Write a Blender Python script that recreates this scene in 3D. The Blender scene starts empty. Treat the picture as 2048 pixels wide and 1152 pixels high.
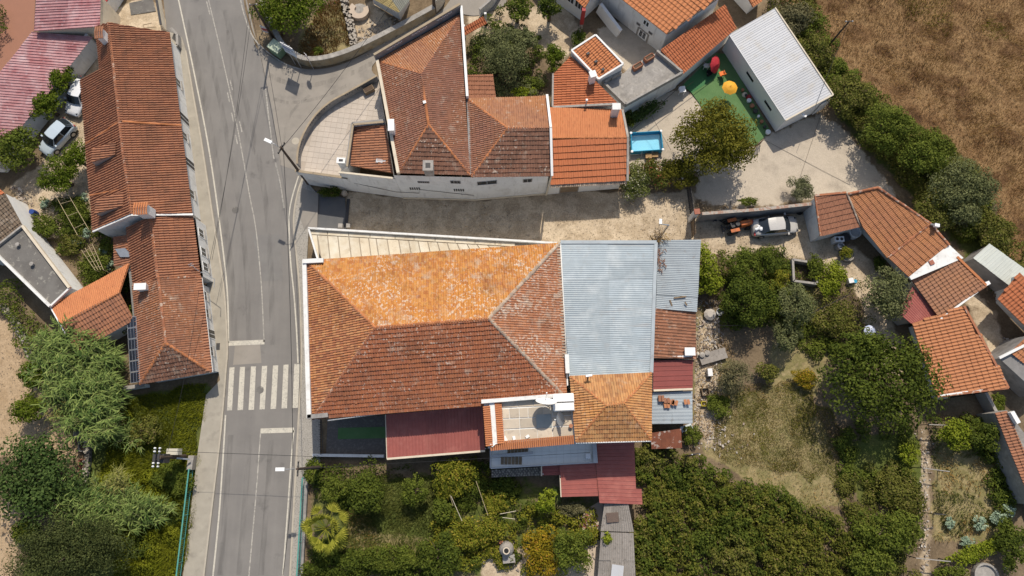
import bpy, bmesh, math, random
import numpy as np
from mathutils import Vector, Matrix
R = math.radians
rng = np.random.default_rng(7); random.seed(7)
SC = bpy.context.scene; COL = SC.collection
# ------------------------------------------------------------------ camera, sky, sun
CAM_H, TILT, FPX = 60.0, R(13), 1366.0
cd = bpy.data.cameras.new('camera'); cam = bpy.data.objects.new('camera', cd); COL.objects.link(cam)
cam.location = (0, 0, CAM_H); cam.rotation_euler = (TILT, 0, 0)
cd.sensor_width = 36; cd.lens = 36*FPX/2048; cd.clip_start = 1; cd.clip_end = 3000
SC.camera = cam
SUN_EL, SUN_AZ = R(52), math.atan2(.17, .98)
wd = bpy.data.worlds.new('World'); SC.world = wd; wd.use_nodes = True
nt = wd.node_tree; nt.nodes.clear()
sk = nt.nodes.new('ShaderNodeTexSky'); sk.sky_type = 'NISHITA'; sk.sun_disc = False
sk.sun_elevation = SUN_EL; sk.sun_rotation = SUN_AZ; sk.air_density = 1.2; sk.dust_density = 2.0
bg = nt.nodes.new('ShaderNodeBackground'); bg.inputs[1].default_value = .12
wo = nt.nodes.new('ShaderNodeOutputWorld')
nt.links.new(sk.outputs[0], bg.inputs[0]); nt.links.new(bg.outputs[0], wo.inputs[0])
sl = bpy.data.lights.new('sun', 'SUN'); sl.energy = 4.25; sl.angle = R(.5); sl.color = (1, .92, .80)
so = bpy.data.objects.new('sun', sl); COL.objects.link(so)
sd = Vector((math.sin(SUN_AZ)*math.cos(SUN_EL), math.cos(SUN_AZ)*math.cos(SUN_EL), math.sin(SUN_EL)))
so.rotation_euler = sd.to_track_quat('Z', 'Y').to_euler(); so.location = (0, 0, 80)
SC.view_settings.view_transform = 'Standard'; SC.view_settings.look = 'None'
SC.view_settings.exposure = 0.0; SC.view_settings.gamma = 1; SC.view_settings.use_curve_mapping = False
SC.cycles.max_bounces = 6; SC.cycles.diffuse_bounces = 3; SC.cycles.transparent_max_bounces = 8

# ------------------------------------------------------------------ placing: a sight line of the survey photo meets the level z=h
cT, sT = math.cos(TILT), math.sin(TILT)
def P(px, py, h=0.0):
    dx = (px-1024)/FPX; dy = (576-py)/FPX
    y = dy*cT+sT; z = dy*sT-cT; t = (h-CAM_H)/z
    return Vector((dx*t, y*t, h))
def L(pts, h=0.0): return [P(p[0], p[1], p[2] if len(p) > 2 else h) for p in pts]
def mpp(px, py, h=0.0): return (P(px+10, py, h)-P(px, py, h)).length/10
def onplane(px, py, A, B):
    dx = (px-1024)/FPX; dy = (576-py)/FPX
    d = Vector((dx, dy*cT+sT, dy*sT-cT)); o = Vector((0, 0, CAM_H))
    n = Vector((B[1]-A[1], A[0]-B[0], 0)); t = n.dot(Vector((A[0], A[1], 0))-o)/n.dot(d)
    q = o+d*t; u = Vector((B[0]-A[0], B[1]-A[1], 0)).normalized()
    return (q-Vector((A[0], A[1], 0))).dot(u), q.z

# ------------------------------------------------------------------ mesh helpers
class MB:
    def __init__(s): s.v = []; s.f = []
    def poly(s, pts):
        i = len(s.v); s.v += [tuple(p) for p in pts]; s.f.append(tuple(range(i, i+len(pts)))); return s
    def box(s, c, d, rz=0.0, M=None):
        hx, hy, hz = d[0]/2, d[1]/2, d[2]/2; ca, sa = math.cos(rz), math.sin(rz); i = len(s.v)
        for z in (-hz, hz):
            for x, y in ((-hx, -hy), (hx, -hy), (hx, hy), (-hx, hy)):
                q = Vector((c[0]+x*ca-y*sa, c[1]+x*sa+y*ca, c[2]+z)); s.v.append(tuple(M @ q if M else q))
        for f in ((3, 2, 1, 0), (4, 5, 6, 7), (0, 1, 5, 4), (1, 2, 6, 5), (2, 3, 7, 6), (3, 0, 4, 7)): s.f.append(tuple(i+k for k in f))
        return s
    def bar(s, a, b, w, h, up=(0, 0, 1)):
        a, b = Vector(a), Vector(b); d = (b-a).normalized(); sd_ = d.cross(Vector(up))
        if sd_.length < 1e-4: sd_ = d.cross(Vector((1, 0, 0)))
        sd_.normalize(); u = sd_.cross(d); i = len(s.v)
        for p in (a, b):
            for k, m in ((-1, -1), (1, -1), (1, 1), (-1, 1)): s.v.append(tuple(p+sd_*k*w/2+u*m*h/2))
        for f in ((0, 1, 2, 3), (7, 6, 5, 4), (0, 4, 5, 1), (1, 5, 6, 2), (2, 6, 7, 3), (3, 7, 4, 0)): s.f.append(tuple(i+k for k in f))
        return s
    def tube(s, pts, r, n=6, cap=True):
        pts = [Vector(p) for p in pts]; rs = r if isinstance(r, (list, tuple)) else [r]*len(pts); i = len(s.v)
        for k, p in enumerate(pts):
            d = (pts[min(k+1, len(pts)-1)]-pts[max(k-1, 0)]).normalized()
            a = d.cross(Vector((0, 0, 1)) if abs(d.z) < .9 else Vector((1, 0, 0))).normalized(); b = d.cross(a)
            for j in range(n):
                t = 2*math.pi*j/n; s.v.append(tuple(p+(a*math.cos(t)+b*math.sin(t))*rs[k]))
        for k in range(len(pts)-1):
            for j in range(n):
                q = i+k*n; s.f.append((q+j, q+(j+1) % n, q+n+(j+1) % n, q+n+j))
        if cap:
            s.f.append(tuple(i+j for j in range(n))); q = i+(len(pts)-1)*n; s.f.append(tuple(q+n-1-j for j in range(n)))
        return s
    def lathe(s, prof, c=(0, 0, 0), n=16, M=None):
        i = len(s.v)
        for r, z in prof:
            for j in range(n):
                t = 2*math.pi*j/n; q = Vector((c[0]+r*math.cos(t), c[1]+r*math.sin(t), c[2]+z)); s.v.append(tuple(M @ q if M else q))
        for k in range(len(prof)-1):
            for j in range(n):
                q = i+k*n; s.f.append((q+j, q+(j+1) % n, q+n+(j+1) % n, q+n+j))
        s.f.append(tuple(i+n-1-j for j in range(n))); q = i+(len(prof)-1)*n; s.f.append(tuple(q+j for j in range(n)))
        return s
    def prism(s, poly, z0, z1, top=True, bottom=False):
        n = len(poly); i = len(s.v); a = sum(poly[k][0]*poly[(k+1) % n][1]-poly[(k+1) % n][0]*poly[k][1] for k in range(n))
        if a < 0: poly = poly[::-1]
        for p in poly: s.v.append((p[0], p[1], z0))
        for p in poly: s.v.append((p[0], p[1], z1 if z1 is not None else p[2]))
        for k in range(n): s.f.append((i+k, i+(k+1) % n, i+n+(k+1) % n, i+n+k))
        if top: s.f.append(tuple(i+n+k for k in range(n)))
        if bottom: s.f.append(tuple(i+n-1-k for k in range(n)))
        return s
def wpos(o):
    p = Vector((0, 0, 0))
    while o is not None: p = p+Vector(o.location); o = o.parent
    return p
def link(name, me, mat, parent=None, kind=None, label=None, smooth=False):
    o = bpy.data.objects.new(name, me); COL.objects.link(o)
    if mat is not None: me.materials.append(mat)
    if parent is not None: o.parent = parent
    if kind: o['kind'] = kind
    if label: o['label'] = label
    if smooth: me.polygons.foreach_set('use_smooth', np.ones(len(me.polygons), bool))
    return o
def obj(name, mb, mat, parent=None, kind=None, label=None, smooth=False):
    me = bpy.data.meshes.new(name); w = wpos(parent) if parent is not None else Vector()
    me.from_pydata([(v[0]-w.x, v[1]-w.y, v[2]-w.z) for v in mb.v], [], mb.f); me.update()
    return link(name, me, mat, parent, kind, label, smooth)
def npmesh(name, V, Fq, mat, parent=None, kind=None, label=None, smooth=False):
    V = np.asarray(V, float); Fq = np.asarray(Fq, np.int32); n, k = Fq.shape
    if parent is not None: V = V-np.array(wpos(parent))
    me = bpy.data.meshes.new(name); me.vertices.add(len(V)); me.vertices.foreach_set('co', V.astype(np.float32).ravel())
    me.loops.add(n*k); me.loops.foreach_set('vertex_index', Fq.ravel())
    me.polygons.add(n); me.polygons.foreach_set('loop_start', np.arange(0, n*k, k, dtype=np.int32))
    me.update(calc_edges=True)
    return link(name, me, mat, parent, kind, label, smooth)
def thing(name, label, cat, loc=(0, 0, 0), group=None, rz=0.0):
    o = bpy.data.objects.new(name, None); COL.objects.link(o); o.location = loc; o.rotation_euler = (0, 0, rz)
    o.empty_display_size = .3; return tag(o, label, cat, group)
def tag(o, label, cat, group=None):
    o['label'] = label; o['category'] = cat
    if group: o['group'] = group
    return o
def struct(o): o['kind'] = 'structure'; return o
def dup(root, loc, rz=0.0, label=None):
    r = root.copy(); COL.objects.link(r); r.location = loc; r.rotation_euler = (0, 0, rz)
    if label: r['label'] = label
    for ch in list(root.children):
        c = ch.copy(); COL.objects.link(c); c.parent = r
        for g in list(ch.children):
            d = g.copy(); COL.objects.link(d); d.parent = c
    return r
def vnoise(x, y, scale, seed=0):
    x = np.asarray(x)/scale; y = np.asarray(y)/scale; xi = np.floor(x).astype(int); yi = np.floor(y).astype(int)
    fx = x-xi; fy = y-yi; fx = fx*fx*(3-2*fx); fy = fy*fy*(3-2*fy)
    def h(a, b):
        n = (a*374761393+b*668265263+seed*974634541) & 0x7fffffff; n = (n ^ (n >> 13))*1274126177 & 0x7fffffff
        return ((n ^ (n >> 16)) & 0xffff)/65535.
    return (h(xi, yi)*(1-fx)+h(xi+1, yi)*fx)*(1-fy)+(h(xi, yi+1)*(1-fx)+h(xi+1, yi+1)*fx)*fy
def inpoly(x, y, poly):
    r = np.zeros(np.shape(x), bool); n = len(poly)
    for i in range(n):
        x0, y0 = poly[i][0], poly[i][1]; x1, y1 = poly[(i+1) % n][0], poly[(i+1) % n][1]
        if y0 == y1: continue
        r ^= ((y0 > y) != (y1 > y)) & (x < (x1-x0)*(y-y0)/(y1-y0)+x0)
    return r

# ------------------------------------------------------------------ materials
def _nodes(name):
    m = bpy.data.materials.new(name); m.use_nodes = True; t = m.node_tree; t.nodes.clear()
    o = t.nodes.new('ShaderNodeOutputMaterial'); b = t.nodes.new('ShaderNodeBsdfPrincipled'); t.links.new(b.outputs[0], o.inputs[0])
    return m, t, b, o
def _mix(t, f, a, b, mode='MIX'):
    n = t.nodes.new('ShaderNodeMix'); n.data_type = 'RGBA'; n.blend_type = mode; n.clamp_factor = True
    for s, v in ((0, f), (6, a), (7, b)):
        if hasattr(v, 'is_output'): t.links.new(v, n.inputs[s])
        else: n.inputs[s].default_value = v if s == 0 else (*v[:3], 1)
    return n.outputs[2]
def _ramp(t, f, stops):
    n = t.nodes.new('ShaderNodeValToRGB'); e = n.color_ramp.elements
    while len(e) < len(stops): e.new(.5)
    for k, (p, c) in enumerate(stops): e[k].position = p; e[k].color = (*c, 1) if len(c) == 3 else c
    t.links.new(f, n.inputs[0]); return n.outputs[0]
def _noise(t, scale, detail=5, stretch=None, rough=.6):
    g = t.nodes.new('ShaderNodeNewGeometry'); v = g.outputs['Position']
    if stretch:
        mp = t.nodes.new('ShaderNodeMapping'); mp.inputs['Rotation'].default_value = (0, 0, stretch[3] if len(stretch) > 3 else 0)
        mp.inputs['Scale'].default_value = stretch[:3]; mp.vector_type = 'TEXTURE' if False else 'POINT'
        t.links.new(v, mp.inputs[0]); v = mp.outputs[0]
    n = t.nodes.new('ShaderNodeTexNoise'); n.inputs['Scale'].default_value = scale; n.inputs['Detail'].default_value = detail
    n.inputs['Roughness'].default_value = rough; t.links.new(v, n.inputs['Vector']); return n.outputs[0]
def _bw(c): return [(0, (0, 0, 0)), (1, (1, 1, 1))]
def M(name, cols, scale=1.5, rough=.85, island=0.0, spots=(), bump=(0, 20), spec=.3, metal=0.0, objrand=0.0, stretch=None, islandcols=None):
    m, t, b, o = _nodes(name)
    if len(cols) > 1:
        f = _noise(t, scale, 6, stretch); c = _ramp(t, f, [(.32+.36*k/(len(cols)-1), q) for k, q in enumerate(cols)])
    else:
        rg = t.nodes.new('ShaderNodeRGB'); rg.outputs[0].default_value = (*cols[0], 1); c = rg.outputs[0]
    if island or islandcols:
        g = t.nodes.new('ShaderNodeNewGeometry'); rp = g.outputs['Random Per Island']
        if islandcols: c = _mix(t, island, c, _ramp(t, rp, [(k/(len(islandcols)-1), q) for k, q in enumerate(islandcols)]))
        else: c = _mix(t, 1.0, c, _ramp(t, rp, [(0, (1-island,)*3), (1, (1+island*.5,)*3)]), 'MULTIPLY')
    if objrand:
        oi = t.nodes.new('ShaderNodeObjectInfo'); c = _mix(t, 1.0, c, _ramp(t, oi.outputs['Random'], [(0, (1-objrand,)*3), (1, (1+objrand*.5,)*3)]), 'MULTIPLY')
    for sp in spots:
        col, sc_, lo, hi = sp[:4]; amt = sp[4] if len(sp) > 4 else 1; st = sp[5] if len(sp) > 5 else None
        f = _ramp(t, _noise(t, sc_, 4, st), [(lo, (0, 0, 0)), (hi, (amt,)*3)])
        if len(sp) > 6: f = _mix(t, 1.0, f, _ramp(t, _noise(t, sp[6], 3), [(.42, (.12,)*3), (.6, (1, 1, 1))]), 'MULTIPLY')
        c = _mix(t, f, c, col)
    t.links.new(c, b.inputs['Base Color']); b.inputs['Roughness'].default_value = rough; b.inputs['Metallic'].default_value = metal
    b.inputs['Specular IOR Level'].default_value = spec
    if bump[0]:
        bn = t.nodes.new('ShaderNodeBump'); bn.inputs['Strength'].default_value = bump[0]; bn.inputs['Distance'].default_value = .05
        t.links.new(_noise(t, bump[1], 5), bn.inputs['Height']); t.links.new(bn.outputs[0], b.inputs['Normal'])
    return m
def leafmat(name, dark, mid, light, trans=.25, tips=None):
    m, t, b, o = _nodes(name); dark, mid, light = (hue_(tone_((q[0]*1.06, q[1], q[2]*.85), 1.12, .98), 1.0, .95) for q in (dark, mid, light))
    g = t.nodes.new('ShaderNodeNewGeometry')
    st = [(0, dark), (.5, mid), (1, light)] if tips is None else [(0, dark), (.45, mid), (.86, light), (.95, tips), (1, tips)]
    c = _ramp(t, g.outputs['Random Per Island'], st)
    c = _mix(t, _ramp(t, _noise(t, .55, 3), [(.35, (0, 0, 0)), (.68, (.55,)*3)]), c, light)
    c = _mix(t, _ramp(t, _noise(t, .9, 3, (1, 1, 1)), [(.5, (0, 0, 0)), (.75, (.5,)*3)]), c, dark)
    t.links.new(c, b.inputs['Base Color']); b.inputs['Roughness'].default_value = .75; b.inputs['Specular IOR Level'].default_value = .1
    tr = t.nodes.new('ShaderNodeBsdfTranslucent'); t.links.new(c, tr.inputs[0]); mx = t.nodes.new('ShaderNodeMixShader'); mx.inputs[0].default_value = trans
    t.links.new(b.outputs[0], mx.inputs[1]); t.links.new(tr.outputs[0], mx.inputs[2]); t.links.new(mx.outputs[0], o.inputs[0])
    return m
W0 = (.55, .5, .42)
def tone_(c, sat, br=1.0):
    l = .3*c[0]+.55*c[1]+.15*c[2]; return tuple(max(.004, (l+(v-l)*sat)*br) for v in c)
def hue_(c, g, b_): return (c[0], c[1]*g, c[2]*b_)
def tilemat(name, cols, islandcols, lichen=0.0, dark=0.0, orange=0.0, isl=.6, sat=.82, br=1.05, hg=1.07, hb=.93):
    sp = []; cols = [hue_(tone_(c, sat, br), hg, hb) for c in cols]; islandcols = [hue_(tone_(c, sat, br), hg, hb) for c in islandcols]
    if dark: sp.append(((.06, .045, .035), .45, .5, .8, dark)); sp.append(((.05, .04, .03), 1.6, .54, .75, dark*.8))
    if orange: sp.append(((.55, .23, .05), .3, .42, .65, orange))
    if lichen:
        sp.append(((.46, .38, .3), 1.3, .58-.03*lichen, .68-.03*lichen, .3+.25*min(1, lichen), None, .4)); sp.append(((.62, .55, .46), 4.4, .62-.05*lichen, .655-.04*lichen, .36+.36*min(1, lichen), None, .3))
    return M(name, cols, .8, .88, isl, sp, (.15, 25), .15, islandcols=islandcols)
T_OR, T_RED, T_BR = (.50, .185, .07), (.34, .10, .05), (.22, .085, .055)
MT = {}
MT['old_orange'] = tilemat('old_orange_tile', [(.44, .16, .055), (.52, .21, .07), (.36, .13, .06)], [T_RED, (.50, .2, .07), (.58, .27, .1)], 1.6, .45, .45, sat=.95, br=1.0, hg=1.07, hb=.8)
MT['old_west'] = tilemat('old_west_tile', [(.40, .13, .05), (.33, .1, .05)], [(.2, .07, .045), (.42, .13, .05), (.55, .24, .09), (.3, .09, .05)], .15, .45, .2)
MT['old_south'] = tilemat('old_south_tile', [(.42, .125, .045), (.36, .11, .05)], [T_RED, (.45, .14, .05), (.32, .10, .05)], .6, .48, br=.96, hg=1.02)
MT['old_east'] = tilemat('old_east_tile', [(.42, .14, .06), (.36, .12, .06)], [(.28, .09, .05), (.46, .16, .07), (.4, .14, .08)], 2.1, .35)
MT['tower'] = tilemat('tower_tile', [(.48, .2, .07), (.42, .16, .06)], [(.3, .12, .06), (.52, .22, .08), (.56, .28, .12)], .15, .35, .3, hg=1.08, sat=.84, br=1.06)
MT['street'] = tilemat('street_tile', [(.36, .125, .06), (.32, .11, .06), (.27, .1, .06)], [T_BR, (.38, .13, .06), (.33, .115, .06)], 0, .35, isl=.45, br=1.15, sat=.78)
MT['street_old'] = tilemat('street_old_tile', [(.31, .11, .06), (.24, .09, .055)], [T_BR, (.36, .12, .06), (.28, .11, .07)], .45, .35, .1)
MT['mauve'] = tilemat('mauve_tile', [(.32, .11, .065), (.27, .095, .06)], [T_BR, (.36, .12, .07), (.3, .11, .075)], .3, .16, .1, sat=.72, br=.92, hg=1.04)
MT['mauve_n'] = tilemat('mauve_north_tile', [(.40, .14, .06), (.36, .12, .06)], [(.3, .1, .06), (.45, .16, .07), (.4, .14, .07)], .3, .14, .2, sat=.74, br=.97)
MT['brown'] = tilemat('shaded_brown_tile', [(.21, .085, .06), (.17, .07, .05)], [(.13, .06, .045), (.25, .1, .07), (.2, .085, .06)], .5, .35)  # south hips: shade of facing away from the sun put into colour
MT['fresh'] = tilemat('fresh_tile', [(.52, .155, .05), (.48, .14, .05)], [(.45, .13, .045), (.56, .18, .06), (.5, .15, .05)], 0, .08, isl=.5)
MT['fresh_s'] = tilemat('fresh_south_tile', [(.46, .115, .035), (.4, .1, .035)], [(.36, .085, .03), (.5, .13, .045), (.43, .11, .04)], 0, .15, isl=.5)
MT['pink'] = tilemat('pink_tile', [(.33, .12, .07), (.3, .11, .065)], [(.26, .09, .055), (.37, .135, .08), (.33, .12, .07)], 0, .15, isl=.5)
MT['pinkor'] = tilemat('pink_orange_tile', [(.38, .13, .065), (.42, .155, .06), (.34, .12, .06)], [(.3, .1, .055), (.43, .15, .07), (.37, .13, .065)], 0, .15, .15, isl=.5)
MT['barn'] = tilemat('barn_tile', [(.44, .15, .06), (.4, .13, .055)], [(.36, .11, .05), (.48, .17, .07), (.43, .145, .06)], 0, .15, isl=.5)
MT['gardenbrown'] = tilemat('garden_brown_tile', [(.28, .115, .07), (.24, .1, .06)], [(.19, .08, .05), (.33, .135, .08), (.27, .11, .07)], 0, .3, .12)
MT['shedbrown'] = tilemat('shed_brown_tile', [(.29, .105, .06), (.23, .09, .055)], [(.17, .07, .045), (.33, .12, .07), (.27, .1, .06)], .3, .35)
MT['slate'] = tilemat('slate_brown_tile', [(.17, .11, .085), (.14, .09, .07)], [(.1, .07, .055), (.2, .13, .1), (.16, .1, .08)], .2, .3)
m_cap = M('ridge_tile', [(.38, .15, .07), (.3, .12, .07)], 1.2, .9, .3, [((.5, .44, .36), 3, .55, .62, .7)])
m_cap_pale = M('mortared_ridge', [(.5, .42, .33), (.4, .3, .22), (.3, .24, .2)], 2.5, .9, .25)
m_cap_or = M('orange_ridge', [(.46, .18, .07), (.38, .14, .06)], 1.2, .9, .25)
m_white = M('white_render', [(.74, .73, .70), (.66, .65, .62)], .8, .85, spots=[((.40, .36, .31), .9, .52, .8, .5), ((.26, .24, .21), 2.6, .56, .76, .45, (1, 1, .18)), ((.2, .18, .15), 6, .66, .72, .4)], bump=(.08, 30))
m_white2 = M('clean_white', [(.78, .77, .74), (.72, .71, .68)], 1.2, .8)
m_cream = M('cream_render', [(.64, .56, .43), (.56, .48, .37)], 1.2, .85, spots=[((.3, .25, .19), 1.6, .55, .8, .5)])
m_wallgrey = M('grey_render_and_shade', [(.32, .3, .28), (.22, .21, .2)], 1.1, .9, spots=[((.09, .08, .075), .8, .5, .75, .7)], bump=(.15, 18))  # grey render; also gives parapets and yard wall their shade as colour
m_conc = M('concrete', [(.36, .33, .29), (.28, .26, .235), (.4, .37, .33)], 1.6, .9, spots=[((.12, .11, .1), .7, .55, .8, .6), ((.16, .14, .12), 3.5, .56, .7, .5)], bump=(.12, 14))
m_ochre = M('ochre_coping', [(.36, .29, .2), (.28, .22, .15)], 2, .9)
m_concdark = M('dark_flat_roof', [(.17, .16, .145), (.13, .12, .11)], .8, .92, spots=[((.36, .34, .29), 2.4, .57, .66, .6), ((.07, .065, .06), .7, .5, .75, .6)], bump=(.1, 20))
m_glass = M('dark_glass', [(.02, .025, .03)], rough=.08, spec=.6)
m_wood = M('weathered_wood', [(.26, .19, .12), (.18, .13, .085)], 3, .85, .2, objrand=.2)
m_pole = M('pole_wood', [(.10, .07, .05), (.06, .045, .035)], 4, .85)
m_steel = M('galvanised_steel', [(.45, .46, .47), (.38, .39, .4)], 3, .45, metal=.6)
m_black = M('black_rubber', [(.015, .015, .015)], rough=.75)
m_dark = M('dark_metal', [(.04, .04, .045), (.06, .055, .05)], 5, .6)
m_cable = M('black_cable', [(.02, .02, .022)], rough=.6)
m_lampwhite = M('white_lamp_shell', [(.8, .8, .78)], rough=.4)
m_zinc = M('grey_blue_zinc', [(.30, .35, .385), (.265, .31, .34), (.33, .375, .405)], .7, .5, spots=[((.26, .27, .27), 2.2, .56, .72, .5), ((.27, .2, .15), .8, .6, .76, .45, (.25, 2, 1)), ((.46, .49, .5), .5, .52, .7, .4)], objrand=.16, metal=.1)
m_zinc2 = M('aged_zinc', [(.33, .37, .395), (.28, .31, .33)], .9, .5, spots=[((.2, .16, .13), 1.8, .6, .75, .5)], objrand=.12, metal=.1)
m_whitezinc = M('white_sheet_metal', [(.50, .505, .52), (.46, .465, .48)], .5, .5, spots=[((.42, .37, .29), .8, .52, .75, .5), ((.3, .26, .2), 2.2, .6, .75, .4)], objrand=.09)
m_paleshed = M('pale_green_sheet', [(.56, .58, .53), (.5, .52, .47)], .6, .5, objrand=.08, spots=[((.3, .28, .23), 2, .58, .75, .4)])
m_redmetal = M('red_sheet_metal', [(.235, .062, .052), (.2, .054, .046)], .7, .5, objrand=.1, spots=[((.3, .1, .09), 2.5, .58, .75, .3)])
m_redmetal2 = M('faded_red_sheet', [(.33, .10, .08), (.29, .088, .072), (.36, .125, .10)], .8, .5, objrand=.08, spots=[((.36, .15, .13), 2.5, .58, .75, .3)])
m_pinkmetal = M('sun_bleached_red_sheet', [(.34, .12, .12), (.46, .25, .25), (.30, .1, .105)], .35, .5, objrand=.12, spots=[((.62, .5, .49), .5, .52, .72, .6), ((.58, .46, .46), 3, .58, .7, .5)])
m_rust = M('rusty_sheet', [(.24, .085, .045), (.18, .06, .035)], 1.2, .8, objrand=.2, spots=[((.5, .43, .38), 1.7, .54, .6, .8), ((.12, .05, .03), .9, .5, .7, .6)])
m_fibre = M('fibre_cement', [(.30, .27, .24), (.24, .215, .19)], 1.2, .92, spots=[((.13, .115, .1), 5, .55, .68, .7), ((.45, .42, .39), 7, .62, .7, .5)], objrand=.12)
m_yellowsheet = M('yellowed_sheet', [(.46, .36, .16), (.38, .29, .13)], 1, .7, objrand=.15)
m_greysheet = M('grey_green_sheet', [(.24, .24, .2), (.19, .19, .16)], 1, .7, objrand=.15)
m_terrtile = M('terrace_paving', [(.56, .47, .36), (.48, .41, .32)], .9, .8, objrand=.18, spots=[((.25, .21, .17), 2.2, .55, .75, .5)])
m_terrbig = M('pale_terrace_tile', [(.44, .385, .33), (.4, .35, .3)], .6, .8, spots=[((.3, .26, .22), 1.5, .55, .8, .4)])
m_grout = M('grout', [(.32, .27, .21)], rough=.95)
m_slab = M('lichened_cream_slab', [(.63, .56, .43), (.55, .46, .33)], .9, .88, objrand=.12, spots=[((.3, .22, .14), 1.7, .55, .75, .55), ((.72, .68, .58), .8, .5, .7, .5)])
m_asph = M('asphalt', [(.215, .2, .182), (.175, .163, .15)], .35, .9, spots=[((.13, .122, .116), .9, .46, .8, .42, (1, .05, 1, .06)), ((.25, .235, .215), .7, .52, .8, .5, (1, .05, 1, .06)), ((.09, .085, .08), .55, .62, .74, .5), ((.29, .27, .245), 40, .6, .66, .3)], bump=(.12, 60))
m_asph2 = M('worn_asphalt', [(.29, .26, .222), (.245, .22, .188)], .5, .9, spots=[((.14, .127, .115), .6, .52, .78, .55), ((.25, .23, .2), 25, .6, .68, .3)], bump=(.12, 50))
m_asph3 = M('new_asphalt_patch', [(.1, .1, .103), (.12, .118, .115)], 1, .92, bump=(.1, 60))
m_pave = M('pavement_concrete', [(.36, .325, .265), (.3, .27, .22)], 1.1, .9, spots=[((.15, .135, .115), 1.3, .56, .8, .5), ((.36, .33, .28), 6, .6, .7, .3)], bump=(.1, 30))
m_cobble = M('cobbled_pavement', [(.36, .33, .285), (.31, .285, .25)], 1, .9, spots=[((.15, .14, .12), 9, .5, .62, .6)], bump=(.3, 14))
m_kerb = M('kerb_stone', [(.44, .39, .31), (.36, .32, .26)], 2, .9)
m_paint = M('road_paint', [(.56, .52, .43), (.47, .435, .365)], 2.5, .8, spots=[((.22, .205, .185), 7, .54, .66, .6), ((.22, .205, .185), 1.2, .55, .75, .5)])
m_paintworn = M('worn_road_paint', [(.42, .39, .34), (.33, .31, .27)], 3, .85, spots=[((.22, .205, .185), 6, .46, .6, .85)])
m_turf = M('artificial_turf', [(.085, .17, .06), (.115, .205, .08)], .8, .95, bump=(.3, 90))
m_patio = M('patio_concrete', [(.52, .42, .32), (.46, .37, .29)], .8, .9, spots=[((.2, .17, .14), 1.5, .58, .8, .5)], bump=(.08, 20))
m_brickdrive = M('brick_paving', [(.27, .13, .085), (.22, .11, .075)], 1, .9, islandcols=[(.2, .1, .07), (.34, .16, .1), (.26, .13, .09)], island=.6)
m_stone = M('rubble_stone', [(.33, .29, .24), (.27, .24, .2)], 1.5, .9, .4, bump=(.2, 12), islandcols=[(.2, .175, .15), (.42, .37, .31), (.33, .28, .22)])
m_mortar = M('old_mortar', [(.17, .15, .13), (.12, .11, .1)], 3, .95)
m_soilbed = M('bed_soil', [(.11, .075, .05), (.08, .055, .04)], 4, .95, bump=(.4, 12))
m_blue = M('pool_liner', [(.04, .30, .46), (.03, .26, .42)], 1, .4)
m_solar = M('solar_cell', [(.012, .014, .022), (.02, .022, .032)], 8, .2, spec=.6)
m_alu = M('aluminium', [(.6, .6, .6)], rough=.35, metal=.7)
m_teal = M('teal_paint', [(.10, .33, .28), (.08, .28, .24)], 3, .5)
m_redpaint = M('red_paint', [(.33, .03, .03)], rough=.6)
m_terracotta = M('terracotta_pot', [(.4, .17, .09), (.33, .14, .08)], 4, .85)
m_brick = M('red_brick', [(.36, .14, .09), (.28, .11, .075)], 3, .9)
m_plastwhite = M('white_plastic', [(.72, .72, .72)], rough=.45)
m_orangeplast = M('orange_fabric', [(.75, .17, .02)], rough=.6)
m_bamboo = M('bamboo_cane', [(.5, .4, .24), (.4, .31, .18)], 4, .7)
m_bark = M('bark', [(.16, .12, .085), (.1, .075, .055)], 5, .9, bump=(.3, 20))
m_debris = M('garden_debris', [(.4, .35, .29), (.2, .15, .11)], 2, .9, .8, islandcols=[(.1, .08, .06), (.42, .36, .3), (.6, .57, .52), (.2, .14, .1), (.3, .24, .2)])
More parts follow.
